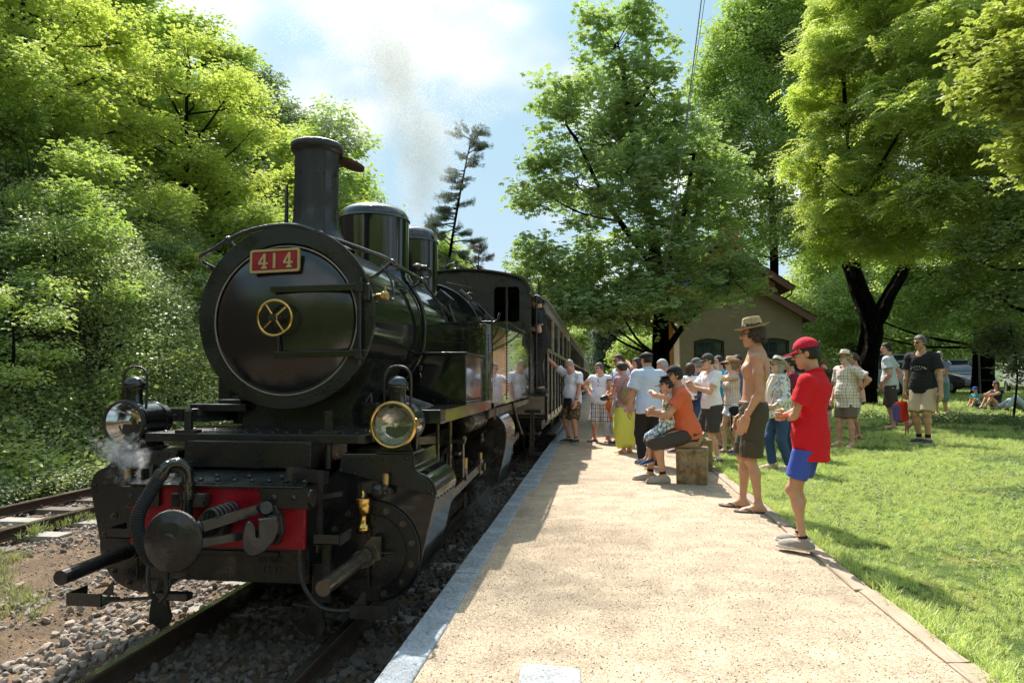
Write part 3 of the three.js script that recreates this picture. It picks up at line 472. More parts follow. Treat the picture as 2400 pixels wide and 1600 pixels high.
tree({ name: 'linden_tree', label: 'tall full green tree rising behind the station house chimney', pos: [13.2, 0.8, -45], r0: 0.4, th: 15, seed: 12,
  lobes: [[10.0,19.6,-45.0,1.7,2.27],[10.2,16.4,-45.0,1.7,2.26],[12.0,24.4,-45.0,2.27,1.99],[9.7,14.2,-45.0,1.7,1.98],[14.2,25.5,-45.0,2.54,1.7],[15.8,23.0,-45.0,2.25,2.25],[11.4,10.3,-46.0,2.0,1.72],[11.2,21.8,-44.3,2.51,2.8],[13.8,23.8,-45.7,2.87,2.59],[14.9,19.9,-44.3,2.76,3.31],[11.7,17.0,-42.9,2.69,2.69],[14.4,14.9,-44.3,3.01,3.01],[11.1,13.9,-45.7,2.29,2.29],[13.9,11.0,-44.3,2.14,1.71],[15.9,9.9,-44.3,1.86,2.0]], spray: 'broad', clumps: 10, per: 9, cs: 0.55, size: 1.75, leaf: LM.glow, c0: [0.36, 0.52, 0.04], c1: [0.56, 0.68, 0.06] });
const robLobes = []; { const r = rng(2024); // flat boughs in layers, spreading towards the platform and the viewer
  for (let y = 5.3, k = 0; y < 12.8; y += 0.78, k++) { const rad = 3.7 * Math.sqrt(Math.max(0.1, 1 - ((y - 8.2) / 5.2) ** 2)); for (let i = 0; i < 8; i++) { const a = i * 0.785 + k * 0.5 + r() * 0.5, e = rad * (0.45 + 0.5 * r()); robLobes.push([11.4 + Math.cos(a) * e, y + 0.5 * (r() - 0.5) - 0.05 * e, -18.3 + Math.sin(a) * e * 1.25, 0.85 + 0.6 * r(), 0.24 + 0.14 * r(), 0.8 + 0.5 * r()]); } } }
tree({ name: 'robinia_tree', label: 'forked dark trunk robinia with pale yellow green feathery crown over the lawn', pos: [11.6, 0.5, -26], r0: 0.44, r1: 0.16, seed: 13, bark: barkDark, limb: 0.06, low: 0.5,
  trunk: [[0, 0, 0], [0.1, 1.5, 0], [0.35, 3.0, 0], [-0.1, 4.2, 0.1], [-0.7, 6.0, 0.5], [-1.2, 8.2, 2]], forks: [{ p: [[0.33, 2.7, 0], [0.9, 3.9, 0], [1.6, 5.4, 0.3], [1.4, 7.4, 1.5]], r0: 0.3, r1: 0.12 }, { p: [[-0.3, 4.6, 0.2], [-0.9, 6.6, 3], [-0.8, 8.2, 6], [-0.4, 9.2, 9]], r0: 0.17, r1: 0.05 }, { p: [[1.5, 5.4, 0.3], [0.6, 5.9, 4], [-0.4, 6.3, 7.5]], r0: 0.14, r1: 0.04 }, { p: [[-0.9, 6.6, 3], [-2.2, 7.4, 5.5], [-3.0, 7.6, 7.5]], r0: 0.09, r1: 0.03 }, { p: [[-0.8, 8.2, 6], [0.8, 9.4, 8.5], [1.8, 10, 10]], r0: 0.09, r1: 0.03 }, { p: [[0.6, 5.9, 4], [2.2, 6.8, 8], [2.4, 7.2, 11]], r0: 0.09, r1: 0.03 }, { p: [[-0.3, 4.6, 0.2], [-1.6, 5.4, 3.4], [-2.6, 5.9, 7]], r0: 0.10, r1: 0.03 }],
  lobes: robLobes,
  spray: 'pinnate', clumps: 22, per: 8, cs: 0.32, flat: 0.45, size: 1.1, leaf: LM.glow, c0: [0.48, 0.62, 0.035], c1: [0.72, 0.80, 0.07] });
tree({ name: 'lime_tree', label: 'dark leafy tree with thick straight trunk beside the parked cars at right', pos: [18.7, lawnY(18.7, -32), -32], r0: 0.46, r1: 0.2, th: 7, seed: 14, bark: barkDark, limb: 0.07,
  lobes: [[16.5, 6.1, -31, 1.67, 1.3], [17.7, 7.0, -30, 1.79, 1.43], [18.4, 5.4, -29, 1.37, 1.3], [17.3, 4.7, -31, 1.66, 0.9], [17.7, 4.0, -29, 1.2, 0.7], [16.6, 4.9, -33, 1.3, 0.99], [19.5, 6.6, -30, 1.8, 1.5], [15.4, 7.4, -33, 1.6, 1.4], [14.0, 5.2, -35, 1.6, 1.2], [15.0, 3.9, -36, 1.6, 0.8], [18.2, 8.6, -32, 1.9, 1.4]], spray: 'broad', clumps: 15, per: 9, cs: 0.4, size: 1.25, c0: G.mid[0], c1: G.mid[1], leaf: LM.glow });
tree({ name: 'young_maple_tree', label: 'mid green young tree at the right edge of the lawn', pos: [10.6, 0.45, -14.4], r0: 0.09, th: 3.6, seed: 15, spray: 'maple', clumps: 36, per: 9, cs: 0.2, size: 0.8, c0: [0.25, 0.36, 0.025], c1: [0.4, 0.5, 0.04],
  lobes: [[9.8, 4.0, -15, 0.72, 0.5], [10.0, 4.5, -14, 0.5, 0.7], [10.4, 3.2, -15, 0.62, 0.42], [10.7, 5.1, -14.2, 0.8, 0.8]] });
tree({ name: 'overhanging_maple_tree', label: 'nearest tree with bright broad leaves reaching in at the upper right', pos: [9.6, 0.45, -6.4], r0: 0.17, th: 5.6, seed: 16, spray: 'maple', clumps: 80, per: 9, cs: 0.16, size: 1.0, c0: [0.45, 0.54, 0.03], c1: [0.6, 0.66, 0.05], limb: 0.03,
  trunk: [[0, 0, 0], [-0.1, 2.5, -0.3], [-0.5, 4.4, -0.9], [-0.9, 5.6, -1.4]], lobes: [[7.05, 5.0, -8.3, 0.5, 0.3], [7.3, 4.2, -8.3, 0.4, 0.32], [7.1, 5.6, -8.8, 0.45, 0.22], [7.5, 5.7, -8.2, 0.5, 0.35], [8.4, 5.6, -7.6, 0.8, 0.6]] });
tree({ name: 'sapling', label: 'slender sapling with sparse pale leaves near the people sitting on the grass', pos: [12.1, 0.5, -18], r0: 0.03, r1: 0.012, th: 2.4, seed: 17, spray: 'maple', clumps: 40, per: 6, cs: 0.17, size: 0.75, limb: 0.012, c0: [0.16, 0.22, 0.03], c1: [0.24, 0.3, 0.05], lobes: [[12.2, 2.7, -18, 0.6, 0.36], [11.8, 2.3, -18, 0.43, 0.3], [12.4, 1.8, -18, 0.4, 0.36]] });
// trees behind the lawn and at the end of the line
[[18.1, -52, 9.5, 3.2, 'lime', 'pale green bushy tree just right of the station house'], [21.5, -55, 13, 3.4, 'mid', 'tall leafy tree behind the station house at right'], [22.7, -47, 9, 3, 'lime', 'light green tree seen between the forked trunk and the parked cars'], [26.5, -50, 10, 4, 'dark', 'dark broad tree behind the parked cars'], [31, -50, 9, 4, 'mid', 'leafy tree at the far right behind the white van'], [15.2, -47, 6, 2.2, 'mid', 'small rounded tree beside the right corner of the station house'], [36, -54, 14, 5, 'dark', 'tall dark tree at the far right edge behind the cars'], [28, -62, 16, 5, 'mid', 'tallest tree of the row behind the car park']].forEach(([x, z, h, w, g, label], i) => {
  const r = rng(300 + i), y = lawnY(x, z);
  tree({ name: 'background_tree', label, pos: [x, y, z], r0: 0.2, th: h * 0.75, seed: 320 + i, spray: 'broad', clumps: 8, per: 8, cs: 0.6, size: 1.9, c0: G[g][0], c1: G[g][1], lobes: autoLobes(r, x, y, z, h, w, 9) });
});
[[0.4, -98, 9, 3.4, 'lime', 'pale hazy tree straddling the end of the line left of the crowd'], [3.6, -86, 8.5, 3.2, 'blue', 'bluish green tree beyond the far end of the platform'], [6.2, -76, 5.6, 2.4, 'lime', 'bright bush like tree left of the station house, far down the platform'], [7.2, -84, 8, 2.6, 'mid', 'mid green tree against the station house at the far end'], [-2.6, -104, 12, 4, 'lime', 'palest tree behind the last coach'], [-6.6, -62, 9, 3, 'yellow', 'yellow green tree just behind the cab roof'], [-4.2, -70, 11, 3, 'mid', 'tree over the coach roofs right of the whistle'], [-9.5, -50, 8, 2.6, 'lime', 'leafy tree behind the second dome']].forEach(([x, z, h, w, g, label], i) => {
  const r = rng(400 + i), y = Math.max(0.2, hillY(x, z));
  tree({ name: 'distant_tree', label, pos: [x, y, z], r0: 0.18, th: h * 0.75, seed: 420 + i, spray: 'broad', clumps: 8, per: 8, cs: 0.6, size: 2.1, c0: G[g][0], c1: G[g][1], lobes: autoLobes(r, x, y, z, h, w, 9) });
});
// trees on the bank
[[-12.4, -12.2, 6.5, 2.4, 'lime', 'maple', 'leafy maple at the top left corner on the bank'], [-13.6, -16.5, 8, 2.8, 'yellow', 'maple', 'tall sunlit maple high on the bank at left'], [-11.6, -21, 7, 2.7, 'yellow', 'maple', 'yellow green maple in the middle of the bank'], [-8.9, -20.8, 4.6, 1.9, 'lime', 'maple', 'low bright maple overhanging the bank behind the boiler'], [-14.2, -25, 8.5, 2.9, 'lime', 'maple', 'large light maple below the oak'], [-9.8, -26, 6, 2.3, 'yellow', 'maple', 'sunlit maple left of the chimney'], [-16, -34, 9.6, 3.1, 'dark', 'broad', 'dark oak standing against the sky on the bank'], [-12.2, -31.5, 7.2, 2.5, 'yellow', 'maple', 'yellow maple below and right of the oak'], [-8.4, -31, 6, 2.1, 'lime', 'maple', 'light maple right behind the chimney'], [-18.6, -27, 9, 3, 'lime', 'maple', 'tall maple left of the oak reaching the top of the picture'], [-8.3, -25.6, 9.4, 1.7, 'mid', 'broad', 'slim ash with open crown between chimney and smoke'], [-20.5, -22, 8, 3, 'yellow', 'maple', 'high maple at the upper left against the sky'], [-12.4, -40, 6.5, 2.4, 'mid', 'broad', 'green tree low on the skyline right of the oak'], [-16.5, -19, 8, 2.6, 'lime', 'maple', 'maple with bright crown at the upper left edge']].forEach(([x, z, h, w, g, sp, label], i) => {
  const r = rng(500 + i), y = hillY(x, z);
  tree({ name: sp === 'maple' ? 'bank_maple_tree' : 'bank_tree', label, pos: [x, y, z], r0: 0.07 + h * 0.008, th: h * 0.85, seed: 520 + i, spray: sp, clumps: 13, per: 7, cs: 0.34, flat: 0.5, size: z > -22 ? 1.15 : 1.5, leaf: LM.glow, c0: G[g][0], c1: G[g][1], low: 0.15, lobes: wildLobes(r, x, y, z, h, w, sp === 'maple' ? 22 : 15) });
});
// Scots pine leaning over the line, and a small fir on the skyline
function conifer(o) {
  const r = rng(o.seed), t = thing(o.name, o.label, 'tree', o.pos), top = V(...o.top), g = [taper([V(0, -0.5, 0), V(top.x * 0.2, top.y * 0.3, 0), V(top.x * 0.55, top.y * 0.65, 0), top], o.r0, 0.03, 16, 8, 0.2)], lists = SP[o.spray].map(() => []);
  const c = new THREE.CatmullRomCurve3([V(0, 0, 0), V(top.x * 0.2, top.y * 0.3, 0), V(top.x * 0.55, top.y * 0.65, 0), top]);
  for (let i = 0; i < o.n; i++) {
    const k = o.low + (1 - o.low) * (i + r()) / o.n, p = c.getPoint(k), a = r() * 6.28, L = o.reach(k) * (0.5 + 0.6 * r()), d = V(Math.cos(a), o.rise + (0.35 + (o.tangle ?? 0)) * (r() - 0.5), Math.sin(a)).normalize(), e = p.clone().addScaledVector(d, L);
    e.y -= o.droop * L * L; g.push(taper([p, p.clone().lerp(e, 0.5).add(V(0, 0.08 * L, 0)), e], 0.03 * o.s, 0.008, 5, 4));
    const m = Math.ceil(L * o.per);
    for (let j = 0; j < m; j++) {
      const q = p.clone().lerp(e, o.from + (1 - o.from) * r()).add(V((r() - 0.5) * o.w, (r() - 0.4) * o.w * 0.5, (r() - 0.5) * o.w)), dir = d.clone().add(V((r() - 0.5) * 1.2, 0.3 * (r() - 0.2), (r() - 0.5) * 1.2)).normalize();
      const qt = new THREE.Quaternion().setFromUnitVectors(V(0, 0, 1), dir); lists[(r() * lists.length) | 0].push([new THREE.Matrix4().compose(q, qt, V(1, 1, 1).multiplyScalar(o.s * (0.8 + 0.5 * r()))), hue(r, o.c0, o.c1, 0.3)]);
    }
  }
  mesh('trunk', mergeGeometries(g), o.bark ?? barkRed, t); const cr = new THREE.Group(); cr.name = 'crown'; t.add(cr);
  lists.forEach((l, i) => instanced('foliage', SP[o.spray][i], LM.dull, l, cr, undefined, 'stuff'));
}
conifer({ name: 'pine_tree', label: 'leaning dark pine right of the smoke against the sky', pos: [-8.0, hillY(-8, -42), -42], top: [2.3, 15.4, 0], r0: 0.2, n: 54, low: 0.42, reach: (k) => (0.5 + 2.6 * (1 - k) * (0.6 + k)) * (0.3 + 1.3 * vnoise(k * 40, 3, 1)), rise: 0.12, droop: 0.05, tangle: 0.5, spray: 'needle', per: 12, from: 0.4, w: 0.34, s: 1.9, seed: 61, c0: [0.06, 0.10, 0.04], c1: [0.11, 0.16, 0.055] });
conifer({ name: 'pine_tree', label: 'pale small pine on the skyline left of the chimney', pos: [-17.9, hillY(-17.9, -46), -46], top: [0.2, 8.5, 0], r0: 0.16, n: 34, low: 0.4, reach: (k) => 0.5 + 2.2 * (1 - k), rise: 0.2, droop: 0.03, spray: 'needle', per: 9, from: 0.35, w: 0.4, s: 2, seed: 62, c0: [0.07, 0.085, 0.04], c1: [0.10, 0.11, 0.05] });
conifer({ name: 'spruce_tree', label: 'bluish spruce beside the forked trunk', pos: [19.7, 0.8, -48], top: [0, 8, 0], r0: 0.15, n: 90, low: 0.08, reach: (k) => 0.25 + 2.4 * (1 - k), rise: -0.15, droop: 0.06, spray: 'fir', per: 9, from: 0.2, w: 0.25, s: 1.6, seed: 63, c0: [0.06, 0.10, 0.045], c1: [0.10, 0.15, 0.06] });
conifer({ name: 'pine_tree', label: 'rusty needled pine top over the cab roof', pos: [-9.5, hillY(-9.5, -64), -64], top: [0.4, 11, 0], r0: 0.16, n: 40, low: 0.5, reach: (k) => 0.6 + 3 * (1 - k), rise: 0.2, droop: 0.03, spray: 'needle', per: 9, from: 0.3, w: 0.5, s: 2.2, seed: 64, c0: [0.12, 0.075, 0.045], c1: [0.10, 0.10, 0.05] });

// undergrowth on the bank: brambles and ivy low down, shrubs above
{
  const r = rng(909), lists = SP.bramble.map(() => []), l2 = SP.maple.map(() => []), wood = [];
  for (let i = 0; i < 78000; i++) {
    const z = -4 - 56 * Math.pow(r(), 1.45), s = Math.pow(r(), 1.25) * 16, x = -5.75 - s; if (x < 2.1 + 1.0 * z - 1.5) continue;
    const thick = (0.3 + 2.3 * smoothstep(fbm(x * 0.5, z * 0.5, 21, 3), 0.36, 0.68)) * clamp(s + 0.15, 0.12, 1), y = hillY(x, z) + thick * (1 - Math.pow(r(), 2) * 0.7) + 0.04;
    const tone = fbm(x * 0.4 + 7, z * 0.4, 33, 3), gap = fbm(x * 0.33, z * 0.33, 44, 2);
    if (s > 3.2 && gap < 0.42) { if (r() < 0.8) continue; }
    if (s < 5.5 || r() < 0.45) { const c = hue(r, [0.38, 0.50, 0.11], [0.60, 0.72, 0.17], 0.45); if (tone > 0.5) c.lerp(new THREE.Color().setRGB(0.7, 0.75, 0.13), 0.7 * r()); lists[(r() * 4) | 0].push([tf(x, y, z, (r() - 0.5) * 1.1, r() * 6.3, (r() - 0.5) * 1.1 - 0.5, (0.6 + 0.75 * r() * r() + 0.45 * smoothstep(tone, 0.45, 0.65)) - 0.012 * z), c]); }
    else l2[(r() * 4) | 0].push([tf(x, y + r() * 0.6, z, (r() - 0.5), r() * 6.3, (r() - 0.5), 0.9 + 0.5 * r() - 0.012 * z), hue(r, G.mid[0], G.yellow[0], 0.3)]);
  }
  for (let i = 0; i < 340; i++) { const z = -8 - 26 * r(), x = -8.5 - 7 * r(), y = hillY(x, z), h = 1 + 2.2 * r(); wood.push(taper([[x, y - 0.1, z], [x + (r() - 0.3) * 0.8, y + h * 0.5, z + (r() - 0.5) * 0.6], [x + (r() - 0.2) * 1.6, y + h, z + (r() - 0.5) * 1.4]], 0.012 + 0.02 * r(), 0.004, 5, 4)); }
  lists.forEach((l, i) => tag(instanced('brambles', SP.bramble[i], LM.gloss, l), 'dark glossy brambles and ivy covering the lower bank', 'brambles', 'brambles covering the bank', 'stuff'));
  l2.forEach((l, i) => tag(instanced('shrubs', SP.maple[i], LM.soft, l), 'mass of green shrubs higher on the bank', 'shrubs', 'shrubs covering the bank', 'stuff'));
  tag(mesh('dead_stems', mergeGeometries(wood), barkDark), 'tangle of bare brown stems under the shrubs on the bank', 'stems', undefined, 'stuff');
  // sunlit verge weeds along the far track
  const v = SP.broad.map(() => []);
  for (let i = 0; i < 3000; i++) { const z = -6.5 - 22 * r(), x = -5.35 - 0.7 * r(); v[(r() * 4) | 0].push([tf(x, -0.06 + r() * 0.22, z, (r() - 0.5), r() * 6.3, (r() - 0.5), 0.35 + 0.25 * r()), hue(r, [0.16, 0.23, 0.02], [0.27, 0.33, 0.03], 0.2)]); }
  v.forEach((l, i) => tag(instanced('verge_weeds', SP.broad[i], LM.soft, l), 'bright low weeds along the foot of the bank', 'weeds', 'weeds at the foot of the bank', 'stuff'));
}
// lawn grass and weeds
{
  const r = rng(1212), lists = SP.grass.map(() => []), w = SP.broad.map(() => []);
  const put = (x, z, s, c0, c1) => { const bare = fbm(x * 0.9, z * 0.9, 55, 3); if (bare > 0.60 && r() < 0.55 + 3 * (bare - 0.6)) return; const d = fbm(x * 0.6, z * 0.6, 15, 3); const c = hue(r, c0, c1, 0.25); if (d > 0.52) c.lerp(tmpC.clone().setRGB(0.6, 0.58, 0.2), 0.35 * r()); lists[(r() * 5) | 0].push([tf(x, lawnY(x, z) - 0.004, z, (r() - 0.5) * 0.4, r() * 6.3, (r() - 0.5) * 0.4, s * (0.7 + 0.6 * r())), c]); };
  const c0 = [0.45, 0.60, 0.055], c1 = [0.74, 0.82, 0.13];
  for (let i = 0; i < 46000; i++) put(3.8 + 6.5 * Math.pow(r(), 1.2), -2 - 9.5 * r(), 0.38, c0, c1);
  for (let i = 0; i < 32000; i++) put(3.85 + 13 * r(), -10 - 12 * r(), 0.54, c0, c1);
  for (let i = 0; i < 16000; i++) put(4 + 30 * r(), -20 - 22 * r(), 1.0, c0, c1);
  for (let i = 0; i < 900; i++) { const z = -2.5 - 18 * r(); put(3.78 + 0.12 * r(), z, 0.8, c0, c1); }
  for (let i = 0; i < 2600; i++) { const x = 8.8 + 7 * r(), z = -12.5 - 7 * r(); if (fbm(x * 0.5, z * 0.5, 71, 2) < 0.47) continue; w[(r() * 4) | 0].push([tf(x, lawnY(x, z) + 0.05 + 0.14 * r(), z, (r() - 0.5), r() * 6.3, (r() - 0.5), 0.3 + 0.2 * r()), hue(r, [0.13, 0.2, 0.02], [0.24, 0.31, 0.04], 0.3)]); }
  for (let i = 0; i < 500; i++) { const x = 4.2 + 5 * r(), z = -3 - 8 * r(); w[(r() * 4) | 0].push([tf(x, lawnY(x, z) + 0.03, z, (r() - 0.5), r() * 6.3, (r() - 0.5), 0.16 + 0.1 * r()), hue(r, [0.13, 0.2, 0.02], [0.2, 0.27, 0.04], 0.3)]); }
  lists.forEach((l, i) => tag(instanced('lawn_grass', SP.grass[i], LM.blade, l), 'short sunlit grass of the lawn beside the platform', 'grass', 'grass of the lawn', 'stuff'));
  w.forEach((l, i) => tag(instanced('lawn_weeds', SP.broad[i], LM.soft, l), 'low leafy weeds growing in the lawn', 'weeds', 'weeds in the lawn', 'stuff'));
  const bl = SP.grass.map(() => []);
  for (let i = 0; i < 2200; i++) { const z = -4.4 - 9 * r(), x = -3.9 + 2.3 * r(); if (fbm(x * 1.2, z * 1.2, 81, 2) > 0.52) bl[(r() * 5) | 0].push([tf(x, ballastY(x, z), z, 0.3 * (r() - 0.5), r() * 6.3, 0.3 * (r() - 0.5), 0.5 + 0.6 * r()), hue(r, [0.22, 0.27, 0.03], [0.36, 0.38, 0.06], 0.2)]); }
  for (let i = 0; i < 26; i++) { const z = -6.4 - 1.6 * r(); bl[(r() * 5) | 0].push([tf(-3.92 + 0.1 * r(), -0.12, z, 0.3 * (r() - 0.5), r() * 6.3, 0, 0.7 + 0.8 * r()), hue(r, [0.24, 0.3, 0.03], [0.36, 0.4, 0.06], 0.2)]); }
  bl.forEach((l, i) => tag(instanced('track_weeds', SP.grass[i], LM.blade, l), 'thin yellowish grass sprouting between the two tracks', 'grass', 'grass between the tracks', 'stuff'));
}

// added trees, unseen behind the camera, for green reflections and fill on the locomotive
{
  const r = rng(77), l = SP.broad.map(() => []);
  for (let i = 0; i < 16000; i++) { const a = R(-75 + 150 * r()), d = 24 + 22 * r(), x = 2 + Math.sin(a) * d, z = 6 + Math.cos(a) * d, top = 8 + 8 * fbm(x * 0.1, z * 0.1, 4, 2); l[(r() * 4) | 0].push([tf(x, 0.2 + top * Math.pow(r(), 0.8), z, (r() - 0.5), r() * 6.3, (r() - 0.5), 3.2 + 1.6 * r()), hue(r, G.mid[0], G.lime[1], 0.35)]); }
  l.forEach((k, i) => tag(instanced('added_woodland', SP.broad[i], LM.soft, k), 'unseen trees added behind the camera, mirrored in the polished tank and domes', 'added_woodland', 'unseen trees added behind the camera', 'stuff'));
}

// shrubs and saplings standing out of the brambles on the bank
[[-7.0, -9.6, 1.7, 0.9, 'lime', 'broad', 0.55, 'pale shrub in the brambles at the left edge, above the far track'], [-7.9, -11.4, 2.6, 1.1, 'mid', 'maple', 0.75, 'upright shrub on the bank left of the left headlamp'], [-6.9, -12.6, 1.3, 0.8, 'yellow', 'broad', 0.5, 'low yellow shrub at the foot of the bank behind the left headlamp'], [-9.2, -13.2, 3.2, 1.2, 'lime', 'maple', 0.85, 'leggy sapling halfway up the bank at the left'], [-8.2, -15.0, 2.4, 1.2, 'dark', 'broad', 0.7, 'dark rounded bush midway between headlamp and smokebox'], [-7.2, -16.4, 1.8, 1.0, 'mid', 'broad', 0.6, 'bush low on the bank just left of the smokebox'], [-9.6, -16.8, 3.4, 1.3, 'yellow', 'maple', 0.9, 'bright sapling above the dark bush on the bank'], [-8.4, -18.6, 2.6, 1.2, 'lime', 'maple', 0.9, 'light green sapling touching the left of the smokebox ring'], [-7.6, -22.0, 2.4, 1.2, 'yellow', 'maple', 1.0, 'bright bush low behind the chimney'], [-10.6, -14.6, 3.0, 1.4, 'mid', 'maple', 0.9, 'broad bush high on the bank at the left edge']].forEach(([x, z, h, w, g, sp, size, label], i) => {
  const r = rng(700 + i), y = hillY(x, z) + 0.25;
  tree({ name: 'bank_shrub', label, pos: [x, y, z], r0: 0.035, th: h * 0.8, seed: 720 + i, spray: sp, clumps: 26, per: 7, cs: 0.2, flat: 0.55, size, limb: 0.014, leaf: LM.glow, c0: G[g][0], c1: G[g][1], low: 0.1, lobes: wildLobes(r, x, y, z, h, w, 9) });
});

// ---------- steam locomotive (its base at z = -8, front to +z) ----------
{
  const loco = thing('steam_locomotive', 'black steam tank locomotive with red number plate 414 on its smokebox door', 'locomotive', [0, 0, -8]);
  const P = (name, mb, material, parent = loco, label) => { const g = mb.geo(); g.translate(0, 0, 8); const o = mesh(name, g, material, parent, label); if (/rivets/.test(name)) o.userData.kind = 'stuff'; return o; };
  const cy = 1.972;
  // --- boiler, smokebox ---
  const boiler = P('boiler', new MB().cyl([0, cy, -5.35], [0, cy, -8.2], 0.585, 0.585, 64), M.gloss);
  for (const z of [-5.82, -6.9]) P('boiler_band', new MB().cyl([0, cy, z], [0, cy, z - 0.06], 0.593, 0.593, 64, true).torus(0, cy, z, 0.588, 0.006, 0, 0, 0, 64).torus(0, cy, z - 0.06, 0.588, 0.006, 0, 0, 0, 64), M.gloss, boiler);
  P('firebox', new MB().cyl([0, cy, -8.15], [0, cy, -10.5], 0.74, 0.74, 64).torus(0, cy, -8.16, 0.735, 0.012, 0, 0, 0, 64), M.gloss);
  const sb = P('smokebox', new MB().cyl([0, cy, -4.44], [0, cy, -5.36], 0.597, 0.597, 72, true), M.gloss);
  const ann = new THREE.Shape(); ann.absarc(0, 0, 0.625, 0, Math.PI * 2); const hole = new THREE.Path(); hole.absarc(0, 0, 0.508, 0, Math.PI * 2, true); ann.holes.push(hole);
  P('front_ring', new MB().ext(ann, 0.03, tf(0, cy, -4.445), [], 0.004, 48), M.black, sb);
  const rv = []; for (let i = 0; i < 10; i++) { const a = R(-78 + i * 6 + (i > 5 ? 40 : 0)); rv.push([Math.cos(a) * 0.568, cy + Math.sin(a) * 0.568, -4.41]); }
  P('rivets', bolts(new MB(), rv, 0.011), M.black, sb);
  const door = P('smokebox_door', new MB().lathe([[0.001, 0.085], [0.12, 0.082], [0.25, 0.068], [0.36, 0.047], [0.44, 0.024], [0.485, 0.006], [0.502, -0.006], [0.506, -0.03]], tf(0, cy - 0.024, -4.415, Math.PI / 2, 0, 0), 96), M.door);
  P('door_seal', new MB().torus(0, cy - 0.024, -4.412, 0.509, 0.0062, 0, 0, 0, 96, 6), mat({ name: 'chalky_seal', color: lin(0.34, 0.29, 0.24), roughness: 0.9, map: rep(T.mottle, 4) }), door);
  P('hinge_strap', new MB().rbox(0.235, 2.155, -4.343, 0.59, 0.044, 0.012, 0.004, 0, 0.13, 0.03).rbox(0.50, 2.168, -4.385, 0.12, 0.046, 0.03, 0.006), M.door, door);
  P('hinge_strap', new MB().rbox(0.265, 1.715, -4.343, 0.59, 0.044, 0.012, 0.004, 0, 0.12, 0.02).rbox(0.53, 1.722, -4.385, 0.12, 0.046, 0.03, 0.006), M.door, door);
  P('hinge_pin', new MB().cyl([0.538, 1.64, -4.375], [0.538, 2.225, -4.375], 0.016, 0.016, 12).rbox(0.538, 2.165, -4.375, 0.05, 0.07, 0.05, 0.006).rbox(0.538, 1.715, -4.375, 0.05, 0.07, 0.05, 0.006).rbox(0.575, 2.13, -4.4, 0.055, 0.12, 0.03, 0.01).ball(0.578, 2.09, -4.38, 0.012), M.black, sb);
  P('door_handle', new MB().cyl([0.0, 1.86, -4.315], [0.002, 1.735, -4.31], 0.011, 0.007, 8).ball(0.002, 1.73, -4.31, 0.009), M.iron, door);
  const hw = new MB().torus(0.006, 1.95, -4.245, 0.116, 0.0105, 0, 0, 0, 48, 10).ball(0.006, 1.95, -4.245, 0.024, [1, 1, 0.8]);
  for (let k = 0; k < 4; k++) { const a = R(35 + k * 90 + (k & 1 ? 0 : 8)); hw.cyl([0.006 + Math.cos(a) * 0.018, 1.95 + Math.sin(a) * 0.018, -4.243], [0.006 + Math.cos(a) * 0.112, 1.95 + Math.sin(a) * 0.112, -4.246], 0.0095, 0.0065, 8); }
  const wheel = P('handwheel', hw, M.brass); P('wheel_hub', new MB().cyl([0.006, 1.95, -4.34], [0.006, 1.95, -4.215], 0.017, 0.017, 12).cyl([0.006, 1.95, -4.225], [0.006, 1.95, -4.205], 0.026, 0.026, 6), M.iron, wheel);
  // number plate
  const rr = (w, h, r) => { const s = new THREE.Shape(); s.moveTo(-w / 2 + r, -h / 2); s.lineTo(w / 2 - r, -h / 2); s.quadraticCurveTo(w / 2, -h / 2, w / 2, -h / 2 + r); s.lineTo(w / 2, h / 2 - r); s.quadraticCurveTo(w / 2, h / 2, w / 2 - r, h / 2); s.lineTo(-w / 2 + r, h / 2); s.quadraticCurveTo(-w / 2, h / 2, -w / 2, h / 2 - r); s.lineTo(-w / 2, -h / 2 + r); s.quadraticCurveTo(-w / 2, -h / 2, -w / 2 + r, -h / 2); return s; };
  const pm = tf(-0.045, 2.345, -4.352, -0.08, 0, 0.035);
  const plate = P('number_plate', new MB().ext(rr(0.345, 0.152, 0.018), 0.012, pm), M.red);
  const fr = rr(0.352, 0.160, 0.022); fr.holes.push(new THREE.Path(rr(0.324, 0.132, 0.013).getPoints(6))); P('plate_rim', new MB().ext(fr, 0.018, pm, [], 0.0015), M.brassDull, plate);
  const f4 = [[0.010, 0.0], [0.062, 0.0], [0.062, 0.014], [0.052, 0.017], [0.052, 0.030], [0.068, 0.030], [0.068, 0.044], [0.052, 0.044], [0.052, 0.106], [0.036, 0.106], [0.0, 0.046], [0.0, 0.030], [0.032, 0.030], [0.032, 0.017], [0.022, 0.014], [0.022, 0]].filter((p) => p[0] !== 0.010), h4 = [[0.016, 0.044], [0.034, 0.076], [0.034, 0.044]];
  for (const x of [-0.117, 0.06]) P('digit_4', new MB().ext(f4, 0.007, pm.clone().multiply(tf(x, -0.053, 0.011)), [h4]), M.brassDull, plate);
  P('digit_1', new MB().add(new THREE.BoxGeometry(0.019, 0.106, 0.008), pm.clone().multiply(tf(-0.003, 0, 0.0155))), M.brassDull, plate);
  // handrail over the smokebox
  const hr = [[-0.70, 2.36, -4.75], [-0.735, 2.395, -4.62], [-0.68, 2.42, -4.5], [-0.56, 2.46, -4.46], [-0.44, 2.52, -4.44], [-0.25, 2.582, -4.42], [0.0, 2.606, -4.42], [0.14, 2.58, -4.42], [0.25, 2.53, -4.44], [0.38, 2.49, -4.52], [0.50, 2.45, -4.6], [0.585, 2.425, -4.75], [0.60, 2.41, -5.0], [0.605, 2.40, -5.85]];
  const rail = P('handrail', new MB().tube(hr, 0.0155, 90, 10), M.gloss);
